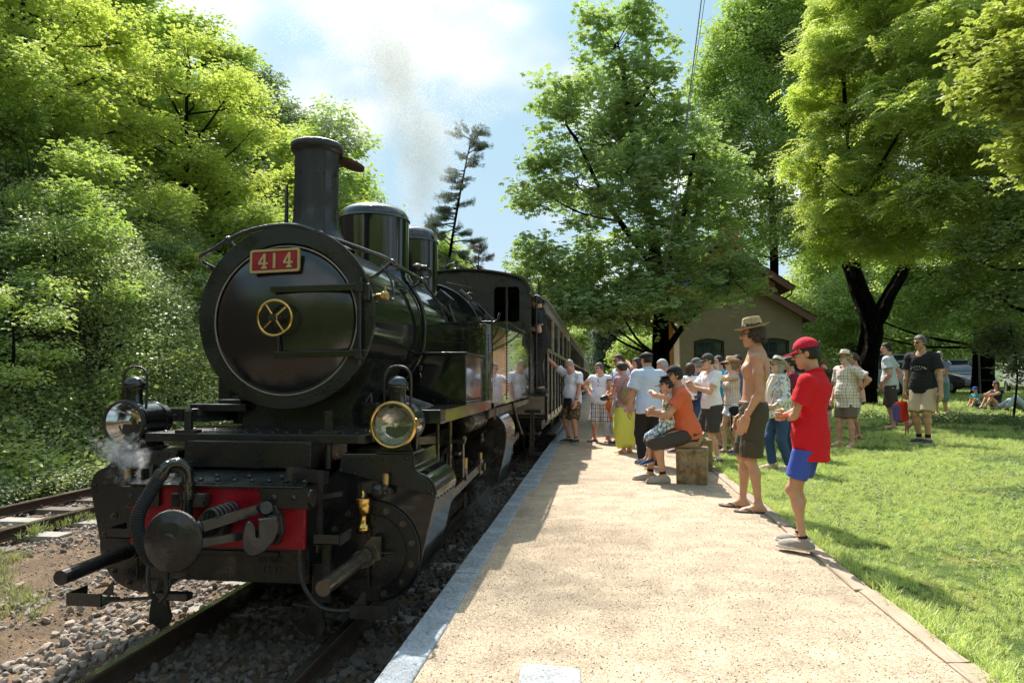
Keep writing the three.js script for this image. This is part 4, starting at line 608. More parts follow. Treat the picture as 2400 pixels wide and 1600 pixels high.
  for (const [x, y, z] of [[-0.44, 2.52, -4.44], [0.23, 2.54, -4.435], [0.597, 2.415, -4.9], [0.605, 2.4, -5.75]]) P('rail_stanchion', new MB().ball(x, y, z, 0.027).cyl([x, y, z], [x * 0.8, cy + (y - cy) * 0.8, z - 0.01], 0.012, 0.016, 8), M.gloss, rail);
  P('rail_end', new MB().cyl([-0.66, 2.335, -4.78], [-0.735, 2.375, -4.68], 0.02, 0.016, 10), M.iron, rail);
  // chimney, lamp spike, domes
  const ch = P('chimney', new MB().lathe([[0.29, -0.03], [0.25, 0.0], [0.21, 0.055], [0.182, 0.12], [0.169, 0.2], [0.166, 0.32], [0.164, 0.5], [0.163, 0.70], [0.166, 0.715], [0.190, 0.725], [0.196, 0.745], [0.194, 0.775], [0.180, 0.788], [0.150, 0.788], [0.148, 0.60]], tf(0, 2.545, -4.9), 64), M.soot);
  P('chimney_flap', new MB().cyl([0.165, 3.238, -5.14], [0.172, 3.262, -5.142], 0.118, 0.118, 40).bar([0.1, 3.2, -5.05], [0.16, 3.235, -5.12], 0.02, 0.012), M.rust, ch);
  P('signal_spike', new MB().cyl([-0.205, 2.55, -4.83], [-0.205, 2.995, -4.83], 0.019, 0.010, 10), M.black, sb);
  const dome = (z, r, yb, y1, yt, name, n) => { const d = P(name, new MB().lathe([[r + 0.06, yb - 0.06], [r + 0.02, yb], [r, yb + 0.06], [r, y1], [r * 0.985, y1 + 0.03], [r * 0.93, lerp(y1, yt, 0.52)], [r * 0.78, lerp(y1, yt, 0.8)], [r * 0.5, lerp(y1, yt, 0.95)], [r * 0.25, lerp(y1, yt, 0.992)], [0.001, yt]], tf(0, 0, z), 72), M.gloss); P('dome_ring', new MB().torus(0, y1, z, r + 0.002, 0.010, Math.PI / 2, 0, 0, 72), M.gloss, d); return d; };
  dome(-6.23, 0.335, 2.5, 3.045, 3.19, 'steam_dome'); P('dome_cap', new MB().cyl([0, 3.185, -6.23], [0, 3.197, -6.23], 0.1, 0.095, 32), M.gloss);
  dome(-7.62, 0.285, 2.5, 3.11, 3.29, 'sand_dome');
  // fittings on the boiler side
  P('safety_valve', new MB().cyl([0.42, 2.42, -6.2], [0.44, 2.56, -6.2], 0.028, 0.028, 10).ball(0.44, 2.585, -6.2, 0.055, [1, 0.8, 1]).cyl([0.40, 2.60, -6.2], [0.54, 2.575, -6.18], 0.022, 0.03, 10).torus(0.53, 2.53, -6.2, 0.045, 0.012, 0.3, 0.5, 0), M.iron);
  P('valve_pipe', new MB().tube([[0.47, 2.5, -6.2], [0.52, 2.38, -6.4], [0.55, 2.26, -6.8], [0.6, 2.2, -7.4], [0.64, 2.18, -8.0]], 0.012, 30, 6), M.gloss);
  const vb = P('blower_valve', new MB().cyl([0.575, 2.13, -4.62], [0.66, 2.125, -4.6], 0.018, 0.026, 12).cyl([0.645, 2.13, -4.56], [0.66, 2.12, -4.50], 0.022, 0.02, 12).ball(0.645, 2.13, -4.59, 0.032).cyl([0.642, 2.15, -4.6], [0.64, 2.2, -4.6], 0.01, 0.01, 8), M.brassDull);
  P('valve_nozzle', new MB().cyl([0.66, 2.12, -4.50], [0.664, 2.115, -4.475], 0.017, 0.016, 12), M.brass, vb);
  P('blower_pipe', new MB().tube([[0.655, 2.125, -4.62], [0.645, 2.12, -4.76], [0.635, 2.14, -4.82], [0.60, 2.28, -4.86], [0.52, 2.39, -4.88]], 0.0085, 30, 6), M.gloss);
  P('boiler_pipe', new MB().tube([[0.5, 2.37, -5.7], [0.605, 2.18, -5.72], [0.63, 1.95, -5.74], [0.60, 1.75, -5.74], [0.5, 1.58, -5.73], [0.36, 1.47, -5.7]], 0.02, 40, 10), M.gloss);
  P('sanding_box', new MB().rbox(0.5, 2.4, -7.1, 0.16, 0.1, 0.18, 0.01, 0, 0, -0.7).tube([[0.53, 2.36, -7.1], [0.58, 2.2, -7.1], [0.62, 2.0, -7.12]], 0.02, 12, 8).tube([[0.5, 2.37, -7.2], [0.57, 2.2, -7.22], [0.62, 2.0, -7.22]], 0.02, 12, 8), M.black);
  P('injector', new MB().cyl([0.28, 2.7, -8.9], [0.42, 2.58, -8.95], 0.05, 0.05, 12).torus(0.42, 2.62, -8.9, 0.06, 0.012, 0.4, 0.6).rbox(0.58, 2.46, -9.2, 0.012, 0.34, 0.09, 0.003, 0, 0, 0.75).cyl([0.4, 2.55, -9.1], [0.65, 2.35, -9.4], 0.05, 0.05, 12).tube([[0.6, 2.2, -8.7], [0.72, 2.26, -8.75], [0.82, 2.3, -8.75], [0.86, 2.4, -8.72]], 0.013, 14, 6), M.iron);
  P('air_pump', new MB().cyl([-0.78, 1.36, -5.1], [-0.78, 1.6, -5.1], 0.085, 0.085, 20).rbox(-0.72, 1.36, -5.1, 0.12, 0.12, 0.14, 0.02).cyl([-0.9, 1.56, -5.02], [-0.74, 1.55, -5.0], 0.008, 0.008, 6), M.black);

  // --- smokebox saddle, decks ---
  P('saddle', new MB().ext([[-0.42, 1.19], [0.42, 1.19], [0.40, 1.32], [0.55, 1.66], [-0.55, 1.66], [-0.40, 1.32]], 0.72, tf(0, 0, -5.35)), M.black);
  P('stay_rods', new MB().cyl([0.35, 1.19, -4.7], [0.46, 1.44, -4.85], 0.012, 0.012, 8).cyl([0.52, 1.19, -4.72], [0.46, 1.44, -4.85], 0.012, 0.012, 8), M.iron);
  P('steam_pipe', new MB().tube([[0.3, 1.5, -5.2], [0.6, 1.38, -5.2], [0.8, 1.3, -5.3]], 0.05, 12, 10), M.iron);
  const deck = new THREE.Shape(); deck.moveTo(-0.725, -5.1); deck.lineTo(0.725, -5.1); deck.lineTo(0.725, -4.10); deck.quadraticCurveTo(0.725, -4.025, 0.64, -4.022); deck.lineTo(-0.725, -4.022);
  const dk = P('front_deck', new MB().ext(deck, 0.045, new THREE.Matrix4().makeBasis(V(1, 0, 0), V(0, 0, 1), V(0, -1, 0)).setPosition(0, 1.205, 0), [], 0.004), M.black);
  P('rivets', bolts(new MB(), [...row([-0.66, 1.21, -4.12], [0.62, 1.21, -4.12], 15), ...row([-0.6, 1.21, -4.34], [0.6, 1.21, -4.34], 9)], 0.014, 'y', 0.009), M.black, dk);
  P('deck_bars', new MB().rbox(-0.56, 1.345, -4.6, 0.42, 0.05, 0.1, 0.005).rbox(-0.42, 1.38, -4.68, 0.36, 0.04, 0.1, 0.005).rbox(0, 1.30, -4.78, 1.1, 0.16, 0.08, 0.01), M.black, dk);
  for (const s of [-1, 1]) P('lifting_post', new MB().rbox(s * 0.464, 1.275, -4.06, 0.045, 0.15, 0.03, 0.004).rbox(s * 0.464, 1.218, -4.06, 0.14, 0.022, 0.075, 0.003).cyl([s * 0.464, 1.0, -4.06], [s * 0.464, 1.16, -4.06], 0.02, 0.02, 8), M.black, dk);
  P('pocket_box', new MB().rbox(0.0, 1.09, -4.25, 0.80, 0.16, 0.6, 0.006), M.black);
  P('rivets', bolts(new MB(), [...row([-0.37, 1.14, -3.95], [-0.37, 1.04, -3.95], 3), ...row([0.385, 1.15, -3.95], [0.385, 1.03, -3.95], 3)], 0.009), M.black);
  const slope = P('beam_plate', new MB().ext([[-0.51, -3.63], [0.51, -3.63], [0.41, -3.95], [-0.41, -3.95]].map(([x, z]) => [x, z]), 0.015, new THREE.Matrix4().makeBasis(V(1, 0, 0), V(0, -0.10, 1), V(0, -1, 0)).setPosition(0, 0.60, 0)), M.black);
  P('rivets', bolts(new MB(), [...row([-0.15, 0.972, -3.70], [0.47, 0.972, -3.70], 7), ...row([-0.1, 0.985, -3.78], [0.3, 0.985, -3.78], 3)], 0.016, 'y', 0.013), M.black, slope);
  for (const s of [-1, 1]) P('gusset', new MB().add(new THREE.BoxGeometry(0.014, 0.075, 0.36), tf(s * 0.455, 0.995, -3.79, -0.2, s * -0.28, 0)), M.black, slope);
  P('frame_angle', new MB().rbox(0.0, 0.965, -3.935, 0.86, 0.05, 0.03, 0.004), M.black, slope);

  // --- buffer beam, buffer, coupling ---
  const beam = P('buffer_beam', new MB().rbox(0, 0.785, -3.625, 1.03, 0.335, 0.03, 0.003), M.red);
  P('beam_top', new MB().rbox(0, 0.955, -3.615, 1.03, 0.014, 0.06, 0.003), M.black, beam);
  const brk = (pts, s) => { const sh = new THREE.Shape(pts.map((p) => new THREE.Vector2(s * p[0], p[1]))); return sh; };
  const lug = new THREE.Shape(); lug.moveTo(-0.33, 0.84); lug.lineTo(-0.53, 0.84); lug.quadraticCurveTo(-0.61, 0.855, -0.605, 0.91); lug.quadraticCurveTo(-0.595, 0.945, -0.55, 0.945); lug.lineTo(-0.33, 0.945); const lh = new THREE.Path(); lh.absarc(-0.565, 0.9, 0.014, 0, 7); lug.holes.push(lh);
  P('side_lug', new MB().ext(lug, 0.02, tf(0, 0, -3.605)), M.black, beam); for (const q of [[-0.5, 0.895, -3.585], [-0.41, 0.893, -3.585]]) P('bolt', bolts(new MB(), [q], 0.016, 'z', 0.012), M.iron, beam);
  const lug2 = new THREE.Shape(); lug2.moveTo(0.28, 0.955); lug2.lineTo(0.545, 0.955); lug2.lineTo(0.545, 0.845); lug2.lineTo(0.35, 0.845); lug2.quadraticCurveTo(0.262, 0.86, 0.262, 0.93);
  P('side_lug', new MB().ext(lug2, 0.02, tf(0, 0, -3.605)).cyl([0.547, 0.902, -3.62], [0.562, 0.902, -3.62], 0.05, 0.05, 24), M.black, beam); for (const q of [[0.352, 0.905, -3.585], [0.465, 0.905, -3.585]]) P('bolt', bolts(new MB(), [q], 0.018, 'z', 0.014), M.iron, beam);
  P('lower_plate', new MB().rbox(0.01, 0.505, -3.72, 0.98, 0.2, 0.03, 0.004).rbox(0.0, 0.6, -3.70, 0.98, 0.02, 0.06, 0.003).rbox(0.03, 0.565, -3.70, 0.6, 0.03, 0.008, 0.003), M.soot);
  { const tg = (s2, x, y) => { const g = new TextGeometry(s2, { font: FONT, size: 0.036, depth: 0.006, curveSegments: 3 }); return [g, tf(x, y, -3.706)]; }; const a = tg('45 508', 0.20, 0.515), b = tg('12 12', 0.225, 0.462); P('cast_marks', new MB().add(a[0], a[1]).add(b[0], b[1]), M.soot).userData.kind = 'stuff'; }
  const buf = P('buffer', new MB().lathe([[0.001, 0.052], [0.03, 0.052], [0.045, 0.048], [0.05, 0.043], [0.095, 0.036], [0.105, 0.030], [0.148, 0.016], [0.157, 0.004], [0.152, -0.012], [0.06, -0.03], [0.05, -0.05]], tf(0, 0.742, -3.225, Math.PI / 2, 0, 0), 56), mat({ name: 'scuffed_buffer', color: lin(0.055, 0.048, 0.044), roughness: 0.55, metalness: 0.4, roughnessMap: rep(T.rough, 2), map: rep(T.mottle, 3), bumpMap: rep(T.grime, 5), bumpScale: 0.002 }));
  P('buffer_shaft', new MB().cyl([0, 0.742, -3.25], [0, 0.742, -3.61], 0.05, 0.055, 20).cyl([0, 0.742, -3.55], [0, 0.742, -3.61], 0.085, 0.1, 24), M.iron, buf);
  const coil = []; for (let i = 0; i <= 90; i++) { const a = i * 0.42; coil.push([0.12 + Math.cos(a) * 0.045, 0.83 + Math.sin(a) * 0.045, -3.35 - i * 0.0026]); }
  P('coupling_spring', new MB().tube(coil, 0.0085, 260, 6), M.iron, buf);
  P('buffer_link', new MB().bar([0.11, 0.80, -3.3], [0.31, 0.855, -3.56], 0.022, 0.05).cyl([0.30, 0.853, -3.56], [0.335, 0.858, -3.53], 0.034, 0.034, 16).bar([0.08, 0.715, -3.3], [0.30, 0.72, -3.56], 0.026, 0.04).cyl([0.12, 0.81, -3.27], [0.1, 0.8, -3.25], 0.03, 0.03, 12), M.iron, buf);
  const hk = new THREE.Shape(); hk.moveTo(-0.02, 0.05); hk.lineTo(0.06, 0.055); hk.quadraticCurveTo(0.075, 0.0, 0.045, -0.06); hk.quadraticCurveTo(0.0, -0.13, -0.06, -0.125); hk.quadraticCurveTo(-0.105, -0.1, -0.095, -0.01); hk.quadraticCurveTo(-0.09, 0.04, -0.07, 0.04); hk.quadraticCurveTo(-0.05, 0.035, -0.048, -0.01); hk.quadraticCurveTo(-0.048, -0.045, -0.03, -0.045); hk.quadraticCurveTo(-0.012, -0.04, -0.02, 0.0);
  const hook = P('coupling_hook', new MB().ext(hk, 0.045, tf(0.335, 0.755, -3.50, 0, 0.5, 0), [], 0.008), M.iron);
  P('hook_bracket', new MB().ext([[0.29, 0.66], [0.375, 0.655], [0.405, 0.72], [0.395, 0.80], [0.36, 0.86], [0.33, 0.86], [0.30, 0.80]], 0.035, tf(0, 0, -3.61), [], 0.006).rbox(0.372, 0.765, -3.55, 0.05, 0.11, 0.07, 0.01), M.iron, hook);
  for (const q of [[0.343, 0.835, -3.57], [0.345, 0.675, -3.57]]) P('bolt', bolts(new MB(), [q], 0.017, 'z', 0.016), M.iron, hook);
  // hose and pipe
  const pipe = P('brake_pipe', new MB().tube([[-0.125, 0.62, -3.53], [-0.125, 0.85, -3.53], [-0.125, 1.0, -3.53], [-0.128, 1.06, -3.515], [-0.15, 1.09, -3.49], [-0.19, 1.085, -3.46], [-0.215, 1.045, -3.44]], 0.0335, 50, 14).cyl([-0.125, 0.895, -3.53], [-0.125, 0.945, -3.53], 0.045, 0.045, 6).cyl([-0.125, 0.965, -3.53], [-0.125, 0.985, -3.53], 0.042, 0.042, 16), M.gloss);
  P('pipe_clamp', new MB().rbox(-0.125, 0.885, -3.56, 0.2, 0.075, 0.06, 0.006).cyl([-0.04, 0.885, -3.54], [-0.04, 0.885, -3.515], 0.02, 0.02, 6), M.iron, pipe);
  const hp = [[-0.215, 1.045, -3.44], [-0.24, 0.99, -3.42], [-0.265, 0.92, -3.39], [-0.285, 0.85, -3.36], [-0.285, 0.76, -3.35], [-0.25, 0.66, -3.36], [-0.22, 0.57, -3.4]], hc = new THREE.CatmullRomCurve3(hp.map((p) => V(...p)));
  const hm = new MB().tube(hp, 0.029, 60, 12); for (let i = 2; i < 44; i++) { const p = hc.getPointAt(i / 46), t = hc.getTangentAt(i / 46); hm.add(new THREE.TorusGeometry(0.0305, 0.006, 6, 18), new THREE.Matrix4().compose(p, new THREE.Quaternion().setFromUnitVectors(V(0, 0, 1), t), V(1, 1, 1))); }
  P('brake_hose', hm, M.rubber); P('hose_collar', new MB().cyl([-0.212, 1.052, -3.442], [-0.226, 1.02, -3.432], 0.036, 0.036, 14), M.iron, pipe); P('pipe_nut', new MB().rbox(-0.3, 0.96, -3.5, 0.03, 0.06, 0.03, 0.006), M.iron, pipe);
  // guard irons, steps, small rods under the beam
  const gi = (s) => { const sh = new THREE.Shape(); sh.moveTo(0, 0.48); sh.lineTo(0.08, 0.48); sh.quadraticCurveTo(0.10, 0.38, 0.06, 0.30); sh.quadraticCurveTo(0.04, 0.22, 0.075, 0.13); sh.quadraticCurveTo(0.06, 0.075, 0.01, 0.08); sh.lineTo(-0.04, 0.13); sh.quadraticCurveTo(-0.04, 0.24, 0.0, 0.32); return new MB().ext(sh, 0.035, tf(s * 0.5 - (s > 0 ? 0.03 : 0.0), 0.0, -3.86, 0, s < 0 ? 0.4 : 0.2, 0), [], 0.005); };
  P('guard_iron', gi(-1), M.black); P('guard_iron', gi(1), M.black);
  P('drain_rods', new MB().tube([[-0.36, 0.62, -3.6], [-0.36, 0.5, -3.55], [-0.33, 0.4, -3.52], [-0.30, 0.33, -3.55]], 0.014, 16, 6).tube([[-0.22, 0.5, -3.5], [-0.2, 0.4, -3.48], [-0.26, 0.34, -3.52]], 0.012, 14, 6).rbox(-0.25, 0.34, -3.62, 0.2, 0.04, 0.06, 0.006).cyl([-0.28, 0.3, -3.6], [-0.28, 0.52, -3.6], 0.014, 0.014, 8), M.iron);
  P('drain_pipe', new MB().tube([[0.47, 0.62, -3.66], [0.475, 0.5, -3.66], [0.5, 0.4, -3.66], [0.58, 0.3, -3.67], [0.66, 0.27, -3.70], [0.78, 0.265, -3.74]], 0.014, 30, 8).rbox(0.57, 0.45, -3.8, 0.05, 0.34, 0.03, 0.004), M.iron);
  for (const s of [-1, 1]) {
    P('lower_step', new MB().box(s * 0.86, 0.268, -3.70, 0.22, 0.07, 0.012).box(s * 0.86, 0.235, -3.78, 0.22, 0.008, 0.16).add(new THREE.BoxGeometry(0.008, 0.07, 0.16), tf(s * 0.97, 0.268, -3.78)).bar([s * 0.72, 0.26, -3.72], [s * 0.42, 0.3, -3.70], 0.03, 0.012).ext([[0, 0], [0.07, 0], [0.07, 0.08]], 0.008, tf(s * 0.76, 0.30, -3.72)), M.iron);
    P('upper_step', new MB().box(s * 0.625, 0.665, -3.66, 0.15, 0.055, 0.01).box(s * 0.625, 0.64, -3.74, 0.15, 0.008, 0.17).box(s * 0.70, 0.665, -3.74, 0.008, 0.055, 0.17).box(s * 0.54, 0.80, -3.76, 0.012, 0.45, 0.06).bar([s * 0.54, 0.88, -3.76], [s * 0.67, 0.90, -3.76], 0.025, 0.025), M.iron);
  }
  // --- low pressure cylinders, their covers and the headlamps (both sides) ---
  for (const s of [-1, 1]) {
    const c = new THREE.Shape(), X = (x) => s * x; // cross section of the casing
    c.moveTo(X(0.535), 1.0); c.lineTo(X(0.55), 1.085); c.lineTo(X(0.992), 1.09); c.lineTo(X(0.998), 1.03); c.quadraticCurveTo(X(1.005), 0.985, X(1.06), 0.968); c.quadraticCurveTo(X(1.13), 0.945, X(1.140), 0.855);
    c.lineTo(X(1.043), 0.44); c.quadraticCurveTo(X(1.0), 0.215, X(0.745), 0.205); c.quadraticCurveTo(X(0.48), 0.215, X(0.445), 0.47); c.lineTo(X(0.43), 0.90);
    const cyl = P('cylinder_casing', new MB().ext(c, 0.56, tf(0, 0, -4.64), [], 0.006, 10), s > 0 ? M.gloss : M.black);
    const pl = new THREE.Shape(); pl.moveTo(X(0.535), 0.985); pl.lineTo(X(0.55), 1.075); pl.lineTo(X(0.985), 1.08); pl.lineTo(X(0.99), 1.03); pl.quadraticCurveTo(X(1.0), 0.975, X(1.055), 0.958); pl.quadraticCurveTo(X(1.12), 0.935, X(1.13), 0.85); pl.lineTo(X(0.95), 0.892); pl.lineTo(X(0.78), 0.93);
    P('casing_front', new MB().ext(pl, 0.008, tf(0, 0, -4.072), [], 0.002), M.black, cyl);
    P('rivets', bolts(new MB(), [[X(0.545), 0.99, -4.06], [X(0.635), 0.972, -4.06], [X(0.78), 0.945, -4.06], [X(0.95), 0.912, -4.06], [X(1.1), 0.872, -4.06], [X(1.118), 0.86, -4.06], ...row([X(0.6), 1.065, -4.06], [X(0.96), 1.068, -4.06], 6)], 0.011), M.black, cyl);
    P('casing_seam', new MB().box(X(1.1405), 0.845, -4.36, 0.006, 0.02, 0.55), M.black, cyl); P('rivets', bolts(new MB(), row([X(1.138), 0.822, -4.14], [X(1.138), 0.822, -4.58], 6), 0.008, s > 0 ? 'x' : '-x'), M.black, cyl);
    const cov = P('cylinder_cover', new MB().cyl([X(0.745), 0.51, -4.075], [X(0.745), 0.51, -4.045], 0.297, 0.295, 64).cyl([X(0.745), 0.51, -4.05], [X(0.745), 0.51, -4.028], 0.226, 0.222, 56).torus(X(0.745), 0.51, -4.06, 0.297, 0.006, 0, 0, 0, 64), M.black, cyl);
    const bp = []; for (let k = 0; k < 13; k++) { const a = R(90 - 22 - k * 27.7); bp.push([X(0.745 + Math.cos(a) * 0.262), 0.51 + Math.sin(a) * 0.262, -4.045]); }
    for (const [x, y, z] of bp) P('cover_bolt', new MB().cyl([x, y, z], [x, y, z + 0.008], 0.020, 0.020, 16).cyl([x, y, z + 0.008], [x, y, z + 0.022], 0.0135, 0.0125, 6).cyl([x, y, z + 0.02], [x, y, z + 0.03], 0.007, 0.006, 8), M.rod, cyl);
    P('gland', new MB().ext((() => { const g = new THREE.Shape(); g.absarc(0, 0, 0.078, 0, 7); return g; })(), 0.05, tf(X(0.735), 0.505, -4.03), [], 0.006, 20).ext([[-0.085, -0.02], [0, -0.075], [0.085, -0.02], [0.085, 0.11], [0.03, 0.11], [0.0, 0.075]].map(([x, y]) => [x, y]), 0.014, tf(X(0.745), 0.505, -3.99)).cyl([X(0.79), 0.475, -3.98], [X(0.79), 0.475, -3.95], 0.016, 0.016, 6), M.rod, cyl);
    P('piston_tail', new MB().cyl([X(0.73), 0.495, -3.36], [X(0.735), 0.50, -4.0], 0.0405, 0.0405, 28).cyl([X(0.733), 0.498, -3.9], [X(0.734), 0.499, -3.96], 0.052, 0.052, 24), s > 0 ? M.rod : M.iron, cyl);
    P('lubricator', new MB().lathe([[0.001, 0.0], [0.036, 0.0], [0.04, 0.02], [0.038, 0.045], [0.024, 0.05], [0.024, 0.095], [0.03, 0.1], [0.03, 0.11], [0.046, 0.118], [0.046, 0.15], [0.049, 0.155], [0.049, 0.162], [0.046, 0.167], [0.046, 0.192], [0.049, 0.198], [0.047, 0.203], [0.012, 0.206], [0.010, 0.222], [0.014, 0.226], [0.006, 0.245], [0.001, 0.246]], tf(X(0.72), 0.64, -3.97), 24), M.brass, cyl);
    P('oil_pipe', new MB().tube([[X(0.74), 0.65, -3.985], [X(0.75), 0.58, -4.0], [X(0.755), 0.53, -4.0]], 0.007, 10, 6).tube([[X(0.745), 0.46, -4.0], [X(0.745), 0.3, -4.0]], 0.007, 6, 6).cyl([X(0.83), 0.515, -3.99], [X(0.9), 0.518, -3.99], 0.007, 0.007, 6), M.iron, cyl);
    P('relief_valve', new MB().ball(X(0.80), 0.875, -4.03, 0.05, [1, 1, 0.8]).cyl([X(0.745), 0.885, -4.04], [X(0.745), 0.885, -4.01], 0.02, 0.02, 12).cyl([X(0.855), 0.87, -4.05], [X(0.855), 0.87, -4.01], 0.03, 0.03, 16).cyl([X(0.83), 0.89, -4.02], [X(0.845), 0.92, -4.02], 0.024, 0.024, 10).ball(X(0.845), 0.868, -4.0, 0.014), M.iron, cyl);
    P('relief_nut', new MB().cyl([X(0.842), 0.915, -4.02], [X(0.843), 0.965, -4.02], 0.019, 0.022, 6).cyl([X(0.843), 0.965, -4.02], [X(0.843), 0.98, -4.02], 0.018, 0.018, 12), M.brassDull, cyl);
    // headlamp
    const lx = X(0.883), ly = 1.272, lz = -4.02, tilt = s * 0.04;
    const lamp = P('headlamp', new MB().lathe([[0.136, 0.0], [0.142, -0.012], [0.14, -0.05], [0.132, -0.06], [0.122, -0.075], [0.122, -0.26], [0.128, -0.262], [0.128, -0.275], [0.121, -0.28], [0.121, -0.33], [0.112, -0.345], [0.001, -0.35]], tf(lx, ly, lz, Math.PI / 2, 0, 0), 48), M.gloss);
    P('lamp_rim', new MB().torus(lx, ly, lz + 0.002, 0.134, 0.0095, 0, 0, 0, 64, 10).torus(lx, ly, lz - 0.01, 0.14, 0.006, 0, 0, 0, 64, 8).rbox(lx + s * 0.14, ly + 0.02, lz - 0.02, 0.025, 0.04, 0.03, 0.005).ball(lx - s * 0.143, ly - 0.04, lz - 0.01, 0.011), s > 0 ? M.brass : M.iron, lamp);
    if (s > 0) P('lamp_reflector', new MB().lathe([[0.128, -0.005], [0.120, -0.035], [0.095, -0.07], [0.06, -0.095], [0.02, -0.105], [0.001, -0.105]], tf(lx, ly, lz, Math.PI / 2, 0, 0), 48).ball(lx, ly, lz - 0.06, 0.022), mat({ name: 'silvered_reflector', color: lin(0.88, 0.86, 0.78), metalness: 1, roughness: 0.2, map: rep(T.mottle, 4), bumpMap: rep(T.grime, 6), bumpScale: 0.006 }), lamp);
    else { P('lamp_reflector', new MB().lathe([[0.128, -0.005], [0.09, -0.09], [0.055, -0.16]], tf(lx, ly, lz, Math.PI / 2, 0, 0), 48), M.mirror, lamp); P('lamp_bulb', new MB().lathe([[0.056, -0.155], [0.05, -0.2], [0.02, -0.22], [0.001, -0.22]], tf(lx, ly, lz, Math.PI / 2, 0, 0), 32).ball(lx, ly, lz - 0.17, 0.03), mat({ name: 'brass_burner', color: lin(0.75, 0.62, 0.42), metalness: 1, roughness: 0.22 }), lamp); }
    P('lamp_lens', new MB().cyl([lx, ly, lz - 0.004], [lx, ly, lz - 0.001], 0.128, 0.128, 48), M.glass, lamp);
    P('lamp_chimney', new MB().lathe([[0.062, 0.10], [0.056, 0.125], [0.052, 0.15], [0.052, 0.21], [0.055, 0.215], [0.066, 0.222], [0.068, 0.24], [0.066, 0.255], [0.056, 0.266], [0.052, 0.275], [0.04, 0.288], [0.001, 0.297]], tf(lx, ly, lz - 0.09), 32).cyl([lx, ly + 0.21, lz - 0.09], [lx, ly + 0.222, lz - 0.09], 0.069, 0.069, 32), M.gloss, lamp);
    P('lamp_handle', new MB().tube([[lx - 0.082, ly + 0.1, lz - 0.1], [lx - 0.084, ly + 0.27, lz - 0.1], [lx - 0.078, ly + 0.31, lz - 0.1], [lx - 0.05, ly + 0.345, lz - 0.1], [lx, ly + 0.357, lz - 0.1], [lx + 0.05, ly + 0.345, lz - 0.1], [lx + 0.078, ly + 0.31, lz - 0.1], [lx + 0.084, ly + 0.27, lz - 0.1], [lx + 0.082, ly + 0.09, lz - 0.1]], 0.0085, 60, 8), M.iron, lamp);
    P('lamp_bracket', new MB().ext([[-0.105, 0], [0.105, 0], [0.075, 0.09], [0.06, 0.16], [-0.06, 0.16], [-0.075, 0.09]], 0.012, tf(lx, 1.098, lz - 0.09)).ext([[-0.105, 0], [0.105, 0], [0.075, 0.09], [0.06, 0.2], [-0.06, 0.2], [-0.075, 0.09]], 0.012, tf(lx, 1.098, lz - 0.27)).rbox(lx, 1.1, lz - 0.17, 0.24, 0.014, 0.26, 0.004).box(lx + 0.098, 1.2, lz - 0.18, 0.012, 0.2, 0.03), M.black, lamp);
  }
  // --- frames, wheels, rods ---
  for (const s of [-1, 1]) P('frame_plate', new MB().ext([[3.72, 0.42], [3.72, 0.93], [5.0, 1.0], [7.5, 1.0], [7.5, 0.62], [6.8, 0.45], [4.6, 0.4]].map(([z, y]) => [-z, y]), 0.03, new THREE.Matrix4().makeBasis(V(0, 0, 1), V(0, 1, 0), V(-1, 0, 0)).setPosition(s * 0.44 + 0.015, 0, 0)), M.soot);
  P('rear_frame', new MB().rbox(0, 0.8, -9.6, 1.0, 0.5, 4.2, 0.02), M.soot);
  for (const z of [-5.25, -6.1, -6.95, -8.75, -9.6, -10.45]) for (const s of [-1, 1]) {
    const w = new MB().torus(s * 0.53, 0.43, z, 0.385, 0.045, 0, Math.PI / 2, 0, 40, 8).cyl([s * 0.47, 0.43, z], [s * 0.48, 0.43, z], 0.46, 0.46, 40).cyl([s * 0.5, 0.43, z], [s * 0.6, 0.43, z], 0.09, 0.085, 20);
    for (let k = 0; k < 10; k++) { const a = k * 0.628; w.cyl([s * 0.54, 0.43 + Math.sin(a) * 0.07, z + Math.cos(a) * 0.07], [s * 0.54, 0.43 + Math.sin(a) * 0.36, z + Math.cos(a) * 0.36], 0.022, 0.018, 6); }
    P('driving_wheel', w, M.soot);
  }
  for (const s of [-1, 1]) {
    P('coupling_rod', new MB().bar([s * 0.72, 0.30, -5.25], [s * 0.72, 0.30, -6.95], 0.035, 0.085).cyl([s * 0.69, 0.3, -5.25], [s * 0.76, 0.3, -5.25], 0.08, 0.08, 16).cyl([s * 0.69, 0.3, -6.1], [s * 0.76, 0.3, -6.1], 0.08, 0.08, 16).cyl([s * 0.69, 0.3, -6.95], [s * 0.76, 0.3, -6.95], 0.08, 0.08, 16), M.rod);
    P('connecting_rod', new MB().bar([s * 0.90, 0.575, -5.3], [s * 0.92, 0.66, -6.9], 0.03, 0.075).rbox(s * 0.92, 0.66, -6.85, 0.06, 0.16, 0.14, 0.012).cyl([s * 0.9, 0.66, -6.85], [s * 0.98, 0.66, -6.85], 0.04, 0.04, 12).rbox(s * 0.90, 0.57, -5.35, 0.06, 0.13, 0.12, 0.012).cyl([s * 0.9, 0.5, -5.3], [s * 0.9, 0.4, -5.3], 0.02, 0.028, 10).cyl([s * 0.9, 0.44, -5.3], [s * 0.9, 0.38, -5.3], 0.03, 0.022, 10), M.rod);
    P('slide_bar', new MB().bar([s * 0.745, 0.61, -4.64], [s * 0.76, 0.64, -6.35], 0.07, 0.035).cyl([s * 0.745, 0.5, -4.6], [s * 0.745, 0.52, -5.6], 0.028, 0.028, 12).rbox(s * 0.76, 0.56, -5.5, 0.09, 0.16, 0.2, 0.01), M.rod);
